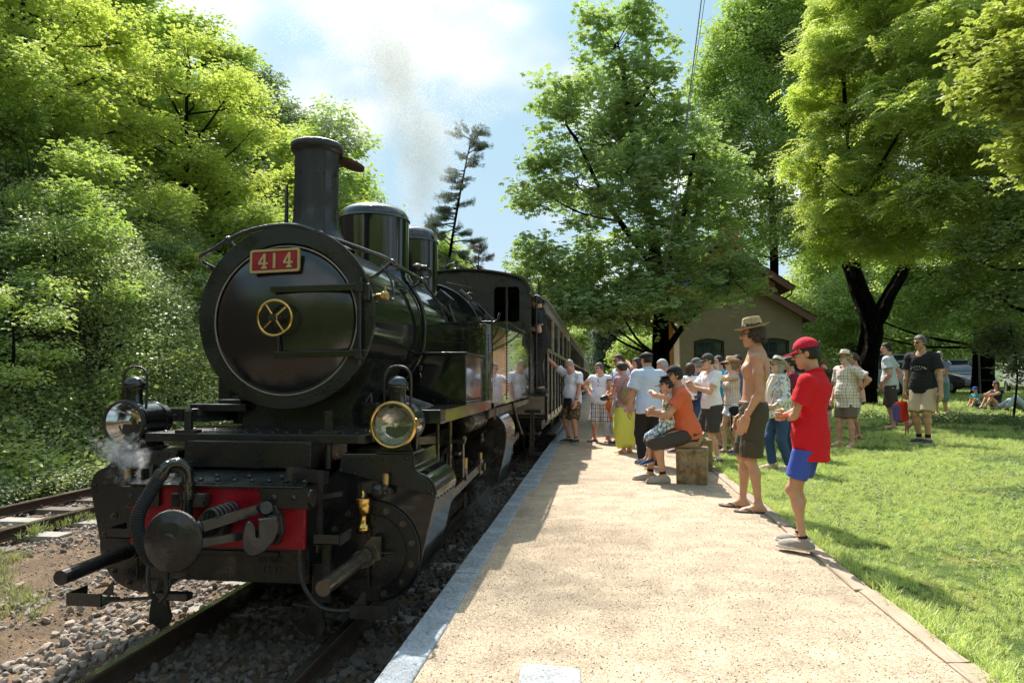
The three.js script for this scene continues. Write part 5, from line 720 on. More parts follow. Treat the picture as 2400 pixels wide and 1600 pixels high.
    P('motion_levers', new MB().rbox(s * 0.80, 0.98, -5.55, 0.022, 0.52, 0.05, 0.006, 0.02).rbox(s * 0.86, 0.96, -5.75, 0.022, 0.56, 0.055, 0.006, 0.03).rbox(s * 0.93, 0.86, -5.95, 0.02, 0.36, 0.05, 0.006).rbox(s * 0.90, 0.9, -5.9, 0.05, 0.03, 0.16, 0.006).rbox(s * 0.83, 0.74, -5.6, 0.1, 0.1, 0.2, 0.012).cyl([s * 0.78, 1.0, -5.9], [s * 0.96, 1.0, -5.9], 0.02, 0.02, 10).rbox(s * 0.86, 0.74, -6.2, 0.09, 0.14, 0.12, 0.012).cyl([s * 0.9, 0.66, -6.2], [s * 0.9, 0.82, -6.2], 0.026, 0.026, 10).cyl([s * 0.82, 0.66, -6.1], [s * 0.94, 0.66, -6.1], 0.03, 0.03, 12).ball(s * 0.93, 1.02, -5.98, 0.03).bar([s * 0.7, 1.1, -4.75], [s * 0.78, 1.05, -5.5], 0.03, 0.06), M.rod);
    P('oil_cups', new MB().cyl([s * 0.93, 0.75, -6.05], [s * 0.93, 0.84, -6.05], 0.018, 0.022, 10).cyl([s * 0.93, 0.73, -6.85], [s * 0.93, 0.80, -6.85], 0.018, 0.02, 10), M.brassDull);
    P('air_tank', new MB().cyl([s * 0.86, 1.14, -6.3], [s * 0.86, 1.14, -7.1], 0.11, 0.11, 20).ball(s * 0.86, 1.14, -6.3, 0.11, [1, 1, 0.5]), M.black);
    // high pressure cylinder casing: rounded head tapering to a foot
    const hpS = new THREE.Shape(), Y = (x) => s * x; hpS.moveTo(Y(0.60), 0.80); hpS.absarc(Y(0.83), 0.92, 0.27, s > 0 ? Math.PI * 1.14 : Math.PI * -0.14, s > 0 ? -0.1 : Math.PI * 1.1, s > 0); hpS.lineTo(Y(1.09), 0.78); hpS.lineTo(Y(1.0), 0.36); hpS.lineTo(Y(0.66), 0.36);
    const hpc = P('high_pressure_cylinder', new MB().ext(hpS, 0.75, tf(0, 0, -8.3), [], 0.006, 16), M.gloss); P('cylinder_face', new MB().ext(hpS, 0.012, tf(0, 0, -7.545), [], 0.003, 16), mat({ name: 'brown_black_plate', color: lin(0.022, 0.017, 0.014), roughness: 0.6, roughnessMap: T.rough, map: rep(T.mottle, 2) }), hpc);
    P('relief_valve', new MB().cyl([s * 0.83, 0.87, -7.53], [s * 0.83, 0.95, -7.49], 0.028, 0.024, 10).ball(s * 0.83, 0.87, -7.5, 0.035), M.rod, hpc);
    P('rear_rod', new MB().bar([s * 0.92, 0.62, -8.3], [s * 0.92, 0.7, -10.2], 0.035, 0.08).rbox(s * 0.92, 0.72, -9.0, 0.08, 0.2, 0.2, 0.01).rbox(s * 0.9, 0.6, -8.6, 0.05, 0.3, 0.06, 0.01).bar([s * 0.9, 0.5, -8.4], [s * 0.9, 0.52, -9.6], 0.05, 0.04), M.rod);
    // running board, toolbox, side tank
    const rb = new THREE.Shape(); rb.moveTo(Y(0.35), -4.95); rb.lineTo(Y(0.72), -4.5); rb.lineTo(Y(1.05), -4.56); rb.lineTo(Y(1.06), -4.66); rb.lineTo(Y(1.06), -6.7); rb.lineTo(Y(0.3), -6.7);
    const bd = P('running_board', new MB().ext(rb, 0.085, new THREE.Matrix4().makeBasis(V(1, 0, 0), V(0, 0, 1), V(0, -1, 0)).setPosition(0, 1.335, 0), [], 0.004), M.gloss); P('bolts', bolts(new MB(), [[s * 0.86, 1.285, -4.515]], 0.018), M.black, bd);
    const tb = P('toolbox', new MB().rbox(s * 0.64, 1.545, -6.18, 0.72, 0.42, 0.9, 0.012), M.gloss); P('toolbox_lid', new MB().rbox(s * 0.64, 1.765, -6.18, 0.75, 0.022, 0.94, 0.006).rbox(s * 0.6, 1.776, -5.75, 0.1, 0.012, 0.04, 0.004), M.gloss, tb);
    P('rivets', bolts(bolts(new MB(), [...row([s * 0.31, 1.72, -5.73], [s * 0.31, 1.38, -5.73], 5), ...row([s * 0.33, 1.36, -5.73], [s * 0.97, 1.36, -5.73], 6)], 0.011), [...row([s * 1.0, 1.70, -6.58], [s * 1.0, 1.38, -6.58], 4), ...row([s * 1.0, 1.365, -5.8], [s * 1.0, 1.365, -6.5], 8)], 0.010, s > 0 ? 'x' : '-x'), M.black, tb);
    P('lock', new MB().rbox(s * 0.6, 1.64, -5.725, 0.03, 0.045, 0.012, 0.004).cyl([s * 0.6, 1.60, -5.72], [s * 0.61, 1.56, -5.715], 0.006, 0.006, 6), M.steel, tb);
    const ts = new THREE.Shape(); ts.moveTo(Y(0.42), -6.68); ts.lineTo(Y(0.93), -6.68); ts.quadraticCurveTo(Y(1.055), -6.69, Y(1.06), -6.82); ts.lineTo(Y(1.06), -11.2); ts.lineTo(Y(0.42), -11.2);
    const tg = new MB().ext(ts, 0.92, new THREE.Matrix4().makeBasis(V(1, 0, 0), V(0, 0, 1), V(0, -1, 0)).setPosition(0, 2.205, 0), [], 0.003, 10).geo();
    { const p = tg.attributes.position; for (let i = 0; i < p.count; i++) if (p.getY(i) > 2.0) p.setY(i, p.getY(i) - 0.115 * smoothstep(p.getZ(i), -7.86, -6.68)); tg.computeVertexNormals(); }
    tg.translate(0, 0, 8); const tank = mesh('side_tank', tg, M.tank, loco);
    P('tank_top_edge', new MB().bar([s * 1.062, 2.205, -7.88], [s * 1.062, 2.21, -11.2], 0.02, 0.03).bar([s * 1.062, 2.205, -7.88], [s * 1.062, 2.10, -6.8], 0.02, 0.03).bar([s * 0.95, 2.095, -6.67], [s * 0.42, 2.095, -6.67], 0.02, 0.03), M.gloss, tank);
    P('tank_foot', new MB().bar([s * 1.064, 1.285, -6.8], [s * 1.064, 1.285, -11.2], 0.025, 0.035).box(s * 0.75, 1.285, -6.67, 0.62, 0.035, 0.025), M.gloss, tank);
    P('tank_seam', new MB().box(s * 1.063, 1.74, -7.88, 0.007, 0.9, 0.075), M.tank, tank);
    P('rivets', bolts(bolts(new MB(), [...row([s * 1.066, 1.32, -7.86], [s * 1.066, 2.17, -7.86], 26), ...row([s * 1.066, 1.32, -7.90], [s * 1.066, 2.17, -7.90], 26), ...row([s * 1.063, 1.32, -11.15], [s * 1.063, 2.15, -11.15], 24), ...row([s * 1.063, 1.40, -9.5], [s * 1.063, 1.4, -11], 4), ...row([s * 1.063, 1.50, -8.3], [s * 1.063, 1.95, -8.3], 4)], 0.011, s > 0 ? 'x' : '-x', 0.007), [...row([s * 0.45, 2.055, -6.674], [s * 0.93, 2.055, -6.674], 12), ...row([s * 0.45, 2.02, -6.674], [s * 0.45, 1.8, -6.674], 6), ...row([s * 0.8, 1.32, -6.674], [s * 0.98, 1.32, -6.69], 4)], 0.012), M.gloss, tank);
    P('tank_filler', new MB().rbox(s * 0.7, 2.225, -8.3, 0.3, 0.03, 0.4, 0.01).cyl([s * 0.72, 2.2, -7.6], [s * 0.72, 2.24, -7.6], 0.1, 0.1, 20), M.black, tank);
    P('hanger_rods', new MB().tube([[s * 1.0, 1.24, -8.9], [s * 1.02, 1.0, -9.2], [s * 1.04, 0.78, -9.6], [s * 1.03, 0.76, -9.75]], 0.022, 16, 8).cyl([s * 0.98, 1.27, -7.4], [s * 0.98, 1.1, -7.4], 0.03, 0.03, 10).cyl([s * 0.98, 1.27, -8.4], [s * 0.98, 0.95, -8.4], 0.022, 0.022, 8).rbox(s * 0.8, 1.18, -9, 0.4, 0.1, 4, 0.02), M.iron);
    // cab steps
    P('cab_step', new MB().rbox(s * 1.02, 0.98, -11.75, 0.28, 0.04, 0.55, 0.006).cyl([s * 0.98, 0.98, -11.5], [s * 0.98, 0.2, -11.5], 0.016, 0.016, 8).cyl([s * 0.98, 0.98, -11.95], [s * 0.98, 0.2, -11.95], 0.016, 0.016, 8).rbox(s * 1.02, 0.60, -11.72, 0.2, 0.02, 0.44, 0.004).rbox(s * 1.02, 0.24, -11.72, 0.2, 0.02, 0.44, 0.004), M.iron);
  }
  // --- cab: hollow, open windows and doorways ---
  const out = new THREE.Shape(); out.moveTo(-1.08, 1.3); out.lineTo(1.08, 1.3); out.lineTo(1.08, 2.86); out.quadraticCurveTo(1.07, 3.05, 0.9, 3.12); out.quadraticCurveTo(0.45, 3.245, 0, 3.25); out.quadraticCurveTo(-0.45, 3.245, -0.9, 3.12); out.quadraticCurveTo(-1.07, 3.05, -1.08, 2.86);
  const win = (x0, x1, y0, y1) => { const w = new THREE.Path(), q = 0.07; w.moveTo(x0 + q, y0); w.lineTo(x1 - q, y0); w.quadraticCurveTo(x1, y0, x1, y0 + q); w.lineTo(x1, y1 - q); w.quadraticCurveTo(x1, y1, x1 - q, y1); w.lineTo(x0 + q, y1); w.quadraticCurveTo(x0, y1, x0, y1 - q); w.lineTo(x0, y0 + q); w.quadraticCurveTo(x0, y0, x0 + q, y0); return w; };
  const cab = P('cab', new MB().ext(out, 0.02, tf(0, 0, -10.52), [win(0.51, 0.91, 2.42, 2.97), win(-0.91, -0.51, 2.42, 2.97)], 0, 10), M.black);
  P('cab_rear', new MB().ext(out, 0.02, tf(0, 0, -12.55), [win(0.3, 0.9, 2.42, 2.95), win(-0.9, -0.3, 2.42, 2.95)], 0, 10), M.black, cab);
  P('window_bar', new MB().cyl([0.71, 2.42, -10.49], [0.71, 2.97, -10.49], 0.024, 0.024, 10).cyl([-0.71, 2.42, -10.49], [-0.71, 2.97, -10.49], 0.024, 0.024, 10), M.black, cab);
  const roofPts = out.getPoints(10).filter((p) => p.y > 2.8), rs = new THREE.Shape([...roofPts.map((p) => new THREE.Vector2(p.x * 1.012, p.y + 0.012)), ...roofPts.reverse().map((p) => new THREE.Vector2(p.x * 0.985, p.y - 0.014))]);
  P('cab_roof', new MB().ext(rs, 2.25, tf(0, 0, -12.65)), M.black, cab);
  for (const s of [-1, 1]) { P('cab_side', new MB().box(s * 1.07, 1.78, -10.85, 0.02, 0.95, 0.66).box(s * 1.07, 2.6, -10.6, 0.02, 0.6, 0.16).box(s * 1.07, 2.3, -12.3, 0.02, 1.98, 0.5), M.black, cab); P('cab_handrail', new MB().cyl([s * 1.11, 1.35, -11.2], [s * 1.11, 2.9, -11.2], 0.016, 0.016, 8).cyl([s * 1.11, 1.35, -12.05], [s * 1.11, 2.3, -12.05], 0.016, 0.016, 8).ball(s * 1.11, 2.9, -11.2, 0.025).ball(s * 1.11, 2.3, -11.2, 0.022), M.iron, cab); }
  P('cab_floor', new MB().box(0, 1.27, -11.5, 2.14, 0.06, 2.1).box(1.16, 1.27, -11.63, 0.2, 0.05, 0.8).rbox(0, 1.8, -10.9, 0.9, 1.0, 0.5, 0.05), M.soot, cab);
  P('cab_rivets', bolts(new MB(), [[-0.1, 3.06, -10.5], [-0.2, 2.93, -10.5], [-0.05, 2.93, -10.5], [0.06, 2.85, -10.5], ...row([0.98, 2.3, -10.5], [0.98, 3.0, -10.5], 6), ...row([0.3, 3.14, -10.5], [0.85, 3.06, -10.5], 6)], 0.011), M.iron, cab);
  P('whistle', new MB().lathe([[0.001, 0], [0.05, 0.0], [0.085, 0.02], [0.085, 0.04], [0.05, 0.07], [0.022, 0.08], [0.02, 0.17], [0.03, 0.175], [0.03, 0.19], [0.001, 0.195]], tf(-0.14, 3.25, -10.75), 24).tube([[-0.14, 3.42, -10.75], [-0.25, 3.39, -10.75], [-0.32, 3.35, -10.75], [-0.32, 3.24, -10.75]], 0.009, 14, 6), M.iron);
  P('fire_irons', new MB().cyl([-0.05, 2.93, -9.6], [0.25, 2.92, -10.3], 0.008, 0.008, 6), M.steel);
}

// ---------- open sided wooden coaches ----------
{
  const grey = mat({ name: 'grey_plank', map: rep(T.wood, 0.9), color: lin(0.36, 0.32, 0.27), roughness: 0.9, bumpMap: rep(T.wood, 0.9), bumpScale: 0.004 });
  const grey2 = mat({ name: 'grey_plank_dark', map: rep(T.wood, 0.8), color: lin(0.28, 0.245, 0.205), roughness: 0.9, bumpMap: rep(T.wood, 0.9), bumpScale: 0.004 });
  const post = mat({ name: 'pale_grey_paint', map: rep(T.mottle, 1), color: lin(0.40, 0.385, 0.37), roughness: 0.7 });
  const roofM = mat({ name: 'coach_roof', map: rep(T.mottle, 0.6), color: lin(0.30, 0.28, 0.26), roughness: 0.8 });
  const ceil = [lin(0.36, 0.19, 0.11), lin(0.30, 0.155, 0.09), lin(0.42, 0.235, 0.14)].map((c, i) => mat({ name: 'varnished_board', map: rep(T.wood, 1 + i * 0.2), color: c, roughness: 0.55 }));
  const brown = mat({ name: 'dark_brown_paint', color: lin(0.045, 0.035, 0.03), roughness: 0.6, map: rep(T.mottle, 1) });
  const coach = (z0, L, kind, label) => {
    const t = thing('railway_coach', label, 'railway coach', [0, 0, z0 - L / 2], 0, 'coaches of the train'), B = (name, mb, m, p = t) => mesh(name, mb.geo(), m, p), h = L / 2, r = rng(z0 * -10 | 0);
    const wallM = kind === 'open' ? [grey, grey2] : [brown, brown], pm = kind === 'open' ? post : kind === 'pale' ? post : brown, bays = Math.round(L / 2.35), bw = L / bays, detail = z0 > -26;
    B('underframe', new MB().rbox(0, 0.68, 0, 2.1, 0.16, L, 0.02).rbox(1.0, 0.62, 0, 0.08, 0.14, L - 0.2, 0.01).rbox(-1.0, 0.62, 0, 0.08, 0.14, L - 0.2, 0.01), M.black);
    B('floor', new MB().box(0, 0.80, 0, 2.2, 0.05, L), brown);
    for (const s of [-1, 1]) {
      B('sole_bar', new MB().rbox(s * 1.125, 0.765, 0, 0.04, 0.13, L, 0.008), M.iron);
      if (detail && s > 0) for (let b = 0; b < bays; b++) for (let k = 0; k < 6; k++) B('plank', new MB().rbox(s * (1.10 + 0.004 * r()), 0.94 + k * 0.205, h - (b + 0.5) * bw, 0.03, 0.197, bw - 0.02, 0.006), wallM[r() < 0.5 ? 0 : 1]);
      else B('side_wall', new MB().box(s * 1.10, 1.45, 0, 0.03, 1.22, L), wallM[0]);
      B('window_rail', new MB().rbox(s * 1.12, 2.09, 0, 0.09, 0.07, L, 0.01), detail ? M.iron : pm); B('header_beam', new MB().rbox(s * 1.11, 2.90, 0, 0.06, 0.16, L, 0.01).rbox(s * 1.14, 3.0, 0, 0.08, 0.05, L, 0.01), pm);
      for (let b = 0; b <= bays; b++) B('post', new MB().rbox(s * 1.115, 2.46, h - b * bw + (b === 0 ? -0.12 : b === bays ? 0.12 : 0), 0.05, 0.82, b === 0 || b === bays ? 0.26 : 0.19, 0.008), pm);
      for (let b = 0; b <= bays * 2; b++) B('stanchion', new MB().rbox(s * 1.135, 1.42, h - (b * bw) / 2 + (b === 0 ? -0.05 : b === bays * 2 ? 0.05 : 0), 0.05, 1.36, b % 2 ? 0.06 : 0.11, 0.006), M.black);
      B('foot_board', new MB().rbox(s * 1.18, 0.42, 0, 0.2, 0.03, L - 1.5, 0.006), M.iron);
      for (let k = 0; k < 4; k++) B('hanger', new MB().box(s * 1.15, 0.55, -h + 1.2 + k * (L - 2.4) / 3, 0.03, 0.28, 0.05), M.iron);
    }
    for (const e of [-1, 1]) B('end_wall', new MB().box(0, 1.6, e * (h - 0.02), 2.2, 1.5, 0.04).box(0.8, 2.6, e * (h - 0.02), 0.5, 0.7, 0.04).box(-0.8, 2.6, e * (h - 0.02), 0.5, 0.7, 0.04), kind === 'open' ? grey2 : brown);
    const arc = (y0, k) => Array.from({ length: 17 }, (_, i) => { const x = -1.2 * k + (2.4 * k * i) / 16; return [x, y0 + 0.34 * (1 - (x / 1.2) ** 2)]; }), up = arc(3.02, 1), lo = arc(2.975, 1).reverse();
    const rg = new MB().ext([...up, ...lo], L + 0.3, tf(0, 0, -h - 0.15)); B('roof', rg, roofM);
    if (kind === 'open') for (let i = 0; i < 18; i++) { const x = -1.03 + (2.06 * i) / 17, y = 2.94 + 0.34 * (1 - (x / 1.2) ** 2), a = -Math.atan(0.68 * x / 1.44); B('ceiling_board', new MB().box(x, y, 0, 0.112, 0.016, L - 0.1, 0, 0, a), ceil[(r() * 3) | 0]); }
    for (let b = 0; b < bays; b++) B('seat_bench', new MB().rbox(0, 1.25, h - (b + 0.5) * bw, 2.1, 0.05, 0.4, 0.01).rbox(0, 1.6, h - (b + 0.5) * bw - 0.2, 2.1, 0.7, 0.04, 0.01), grey2);
    for (const e of [-1, 1]) { const w = new MB(); for (const dz of [-0.6, 0.6]) for (const s of [-1, 1]) w.cyl([s * 0.48, 0.34, e * (h - 2) + dz], [s * 0.56, 0.34, e * (h - 2) + dz], 0.34, 0.34, 24).rbox(s * 0.72, 0.36, e * (h - 2) + dz, 0.14, 0.2, 0.22, 0.02); w.rbox(0.72, 0.5, e * (h - 2), 0.06, 0.16, 1.7, 0.02).rbox(-0.72, 0.5, e * (h - 2), 0.06, 0.16, 1.7, 0.02); B('bogie', w, M.soot); }
    B('buffer', new MB().cyl([0, 0.74, h], [0, 0.74, h + 0.3], 0.05, 0.06, 12).cyl([0, 0.74, h + 0.3], [0, 0.74, h + 0.33], 0.15, 0.15, 20), M.iron);
  };
  coach(-13.0, 11.2, 'open', 'open sided coach with grey plank walls and pale posts, next to the locomotive');
  coach(-24.8, 11.2, 'dark', 'dark brown coach, second behind the locomotive');
  coach(-36.6, 11.2, 'dark', 'dark coach between the second coach and the pale one');
  coach(-48.4, 12, 'pale', 'pale grey coach near the far end of the train');
  coach(-61, 12, 'pale', 'farthest coach, at the end of the train by the trees');
}

// ---------- people: bodies meshed from smooth distance fields ----------
class Field {
  constructor(cell, lo, hi) { this.c = cell; this.lo = lo; this.n = [0, 1, 2].map((k) => Math.max(4, Math.ceil((hi[k] - lo[k]) / cell) + 2)); this.f = new Float32Array(this.n[0] * this.n[1] * this.n[2]).fill(9); }
  each(lo, hi, fn) {
    const { c, n, f } = this, a = [0, 1, 2].map((k) => Math.max(0, Math.floor((lo[k] - this.lo[k]) / c))), b = [0, 1, 2].map((k) => Math.min(n[k] - 1, Math.ceil((hi[k] - this.lo[k]) / c)));
    for (let z = a[2]; z <= b[2]; z++) for (let y = a[1]; y <= b[1]; y++) { let i = (z * n[1] + y) * n[0] + a[0]; const Y = this.lo[1] + y * c, Z = this.lo[2] + z * c; for (let x = a[0]; x <= b[0]; x++, i++) f[i] = fn(this.lo[0] + x * c, Y, Z, f[i]); }
  }
  static smin(a, b, k) { const h = Math.max(k - Math.abs(a - b), 0) / k; return Math.min(a, b) - h * h * k * 0.25; }
  // a tapered capsule; flat: [from, to] in 0..1 cuts it square there
  cap(A, B, ra, rb, k = 0.02, flat) {
    const dx = B.x - A.x, dy = B.y - A.y, dz = B.z - A.z, L2 = dx * dx + dy * dy + dz * dz || 1e-9, L = Math.sqrt(L2), m = Math.max(ra, rb) + k + 2 * this.c;
    this.each([Math.min(A.x, B.x) - m, Math.min(A.y, B.y) - m, Math.min(A.z, B.z) - m], [Math.max(A.x, B.x) + m, Math.max(A.y, B.y) + m, Math.max(A.z, B.z) + m], (x, y, z, f) => {
      const px = x - A.x, py = y - A.y, pz = z - A.z, t = (px * dx + py * dy + pz * dz) / L2, u = t < 0 ? 0 : t > 1 ? 1 : t, ex = px - dx * u, ey = py - dy * u, ez = pz - dz * u;
      let d = Math.sqrt(ex * ex + ey * ey + ez * ez) - (ra + (rb - ra) * u);
      if (flat) d = Math.max(d, (t - flat[1]) * L, (flat[0] - t) * L);
      return Field.smin(f, d, k);
    }); return this;
  }
  ell(C, r, k = 0.02, q, cut) { // ellipsoid, turned by quaternion q; cut(x, y, z) in its own axes
    const m = Math.max(...r) + k + 2 * this.c, inv = q ? q.clone().invert() : null, v = new THREE.Vector3();
    this.each([C.x - m, C.y - m, C.z - m], [C.x + m, C.y + m, C.z + m], (x, y, z, f) => {
      v.set(x - C.x, y - C.y, z - C.z); if (inv) v.applyQuaternion(inv);
      const a = v.x / r[0], b = v.y / r[1], c = v.z / r[2], k0 = Math.sqrt(a * a + b * b + c * c), k1 = Math.sqrt((a / r[0]) ** 2 + (b / r[1]) ** 2 + (c / r[2]) ** 2) || 1e-6;
      let d = k0 * (k0 - 1) / k1; if (cut) d = Math.max(d, cut(v.x, v.y, v.z));
      return Field.smin(f, d, k);
    }); return this;
  }
  dent(C, r, k = 0.01) { const m = r + k + this.c; this.each([C.x - m, C.y - m, C.z - m], [C.x + m, C.y + m, C.z + m], (x, y, z, f) => { const d = r - Math.hypot(x - C.x, y - C.y, z - C.z); return -Field.smin(-f, -d, k); }); return this; }
  cut(fn) { const { n, c, f, lo } = this; let i = 0; for (let z = 0; z < n[2]; z++) for (let y = 0; y < n[1]; y++) for (let x = 0; x < n[0]; x++, i++) if (f[i] < 0.2) f[i] = Math.max(f[i], fn(lo[0] + x * c, lo[1] + y * c, lo[2] + z * c)); return this; }
  mesh(bump) { // surface nets
    const { n, c, f, lo } = this, [nx, ny, nz] = n, id = new Int32Array(f.length).fill(-1), p = [], idx = [], sx = 1, sy = nx, sz = nx * ny, off = [0, sx, sy, sx + sy, sz, sx + sz, sy + sz, sx + sy + sz];
    const E = [[0, 1], [0, 2], [0, 4], [1, 3], [1, 5], [2, 3], [2, 6], [3, 7], [4, 5], [4, 6], [5, 7], [6, 7]];
    for (let z = 0; z < nz - 1; z++) for (let y = 0; y < ny - 1; y++) for (let x = 0; x < nx - 1; x++) {
      const i = (z * ny + y) * nx + x; let s = 0; for (let k = 0; k < 8; k++) if (f[i + off[k]] < 0) s++;
      if (s === 0 || s === 8) continue;
      let X = 0, Y = 0, Z = 0, m = 0;
      for (const [a, b] of E) { const u = f[i + off[a]], v = f[i + off[b]]; if (u < 0 === v < 0) continue; const t = u / (u - v); X += (a & 1) + t * ((b & 1) - (a & 1)); Y += ((a >> 1) & 1) + t * (((b >> 1) & 1) - ((a >> 1) & 1)); Z += (a >> 2) + t * ((b >> 2) - (a >> 2)); m++; }
      id[i] = p.length / 3; p.push(lo[0] + (x + X / m) * c, lo[1] + (y + Y / m) * c, lo[2] + (z + Z / m) * c);
    }
    const quad = (a, b, d, e, flip) => { if (a < 0 || b < 0 || d < 0 || e < 0) return; flip ? idx.push(a, d, b, a, e, d) : idx.push(a, b, d, a, d, e); };
    for (let z = 1; z < nz - 1; z++) for (let y = 1; y < ny - 1; y++) for (let x = 1; x < nx - 1; x++) {
      const i = (z * ny + y) * nx + x, s = f[i] < 0;
      if (s !== f[i + sx] < 0) quad(id[i - sy - sz], id[i - sz], id[i], id[i - sy], !s);
      if (s !== f[i + sy] < 0) quad(id[i - sx - sz], id[i - sx], id[i], id[i - sz], !s);
      if (s !== f[i + sz] < 0) quad(id[i - sx - sy], id[i - sy], id[i], id[i - sx], !s);
    }
    const g = new THREE.BufferGeometry(); g.setAttribute('position', new THREE.Float32BufferAttribute(p, 3)); g.setIndex(idx); g.computeVertexNormals();
    if (bump) { const P = g.attributes.position, N = g.attributes.normal; for (let i = 0; i < P.count; i++) { const h = bump(P.getX(i), P.getY(i), P.getZ(i)); P.setXYZ(i, P.getX(i) + N.getX(i) * h, P.getY(i) + N.getY(i) * h, P.getZ(i) + N.getZ(i) * h); } g.computeVertexNormals(); }
    return g;
  }
}
const paint = (g, fn) => { const P = g.attributes.position, c = new Float32Array(P.count * 3); for (let i = 0; i < P.count; i++) { const k = fn(P.getX(i), P.getY(i), P.getZ(i)); c[3 * i] = k[0]; c[3 * i + 1] = k[1]; c[3 * i + 2] = k[2]; } g.setAttribute('color', new THREE.BufferAttribute(c, 3)); return g; };
const SKIN = { fair: [0.58, 0.34, 0.24], tan: [0.50, 0.27, 0.165], pink: [0.60, 0.31, 0.225], brown: [0.24, 0.12, 0.075], pale: [0.63, 0.40, 0.29] };
const HAIR = { dark: [0.022, 0.014, 0.010], brown: [0.065, 0.035, 0.018], light: [0.20, 0.12, 0.055], grey: [0.28, 0.27, 0.26], white: [0.52, 0.50, 0.47], blond: [0.38, 0.25, 0.11], ginger: [0.22, 0.085, 0.03], salt: [0.14, 0.135, 0.13] };
const skinM = phys({ name: 'skin', color: 0xffffff, vertexColors: true, roughness: 0.52, specularIntensity: 0.6, bumpMap: rep(T.fine, 6), bumpScale: 0.0006 });
const hairM = {}; const hairOf = (k) => (hairM[k] ??= mat({ name: 'hair_' + k, color: lin(...HAIR[k]), roughness: 0.6, bumpMap: rep(T.bark, 6, 6), bumpScale: 0.006, map: rep(T.mottle, 8) }));
const cloths = {};
function cloth(c, o = {}) { const k = JSON.stringify([c, o.k]); return (cloths[k] ??= mat({ name: 'cloth', color: Array.isArray(c) ? lin(...c) : c, roughness: 0.92, bumpMap: rep(T.weave, 60), bumpScale: 0.0006, ...(o.map ? { map: o.map } : {}), ...(o.p ?? {}) })); }
function pattern(fn, scale) { return rep(tex(256, fn, true), scale); }
const PAT = {
  plaidTan: pattern((u, v) => { const a = (u * 3) % 1, b = (v * 3) % 1, w = (t) => (t < 0.28 ? 0.5 : t > 0.6 && t < 0.68 ? 0.35 : 0); const k = w(a) + w(b); return mix3([0.93, 0.88, 0.84], [0.52, 0.40, 0.34], clamp(k * 0.75, 0, 1)); }, 6),
  plaidBlack: pattern((u, v) => { const a = (u * 2) % 1, b = (v * 2) % 1, w = (t) => (t < 0.16 ? 0.75 : t > 0.5 && t < 0.58 ? 0.5 : t > 0.7 && t < 0.74 ? 0.4 : 0); return mix3([0.93, 0.90, 0.90], [0.12, 0.11, 0.13], clamp(w(a) + w(b), 0, 1)); }, 6),
  camo: pattern((u, v) => { const a = fbm(u * 10, v * 10, 3, 3, 10), b = fbm(u * 12, v * 12, 9, 3, 12); return a > 0.56 ? [0.24, 0.21, 0.15] : b > 0.55 ? [0.36, 0.30, 0.22] : b < 0.42 ? [0.62, 0.54, 0.42] : [0.46, 0.40, 0.29]; }, 3),
  stripeBlue: pattern((u) => ((u * 16) % 1 < 0.5 ? [0.80, 0.82, 0.92] : [0.42, 0.48, 0.68]), 4),
  redWeave: pattern((u, v) => (Math.sin(u * 100) * Math.sin(v * 160) > 0.15 ? [0.92, 0.86, 0.86] : [0.52, 0.16, 0.22]), 3),
  paisley: pattern((u, v) => { const x = (u * 5) % 1 - 0.5, y = (v * 5) % 1 - 0.5, d = Math.hypot(x, y); return d < 0.12 || (d > 0.27 && d < 0.36) ? [0.45, 0.40, 0.40] : [0.90, 0.82, 0.76]; }, 5),
  floral: pattern((u, v) => { const a = fbm(u * 14, v * 14, 2, 2, 14), b = fbm(u * 14, v * 14, 8, 2, 14); return a > 0.6 ? [0.28, 0.42, 0.68] : b > 0.6 ? [0.45, 0.58, 0.40] : [0.90, 0.92, 0.92]; }, 4),
  leafy: pattern((u, v) => { const a = fbm(u * 7, v * 7, 2, 3, 7); return a > 0.58 ? [0.38, 0.47, 0.32] : a < 0.36 ? [0.56, 0.58, 0.60] : [0.92, 0.93, 0.88]; }, 3),
  printWhite: pattern((u, v) => { const a = vnoise(u * 34, v * 34, 2, 34) * vnoise(u * 5, v * 3, 6); return a > 0.5 ? [0.50, 0.52, 0.72] : [0.93, 0.92, 0.97]; }, 1.8),
  dottedGrey: pattern((u, v) => { const a = vnoise(u * 26, v * 26, 4, 26); return a > 0.66 ? [0.55, 0.57, 0.58] : [0.88, 0.88, 0.87]; }, 2),
};
const straw = mat({ name: 'straw', color: lin(0.82, 0.64, 0.36), roughness: 0.9, map: rep(T.mottle, 10), bumpMap: rep(T.weave, 22), bumpScale: 0.004 });
const strawPink = mat({ name: 'pale_straw', color: lin(0.66, 0.46, 0.32), roughness: 0.9, bumpMap: rep(T.weave, 26), bumpScale: 0.003 });
const strawWhite = mat({ name: 'white_straw', color: lin(0.74, 0.69, 0.56), roughness: 0.9, bumpMap: rep(T.weave, 26), bumpScale: 0.003 });
const glassM = mat({ name: 'dark_lens', color: lin(0.01, 0.01, 0.012), roughness: 0.08 });

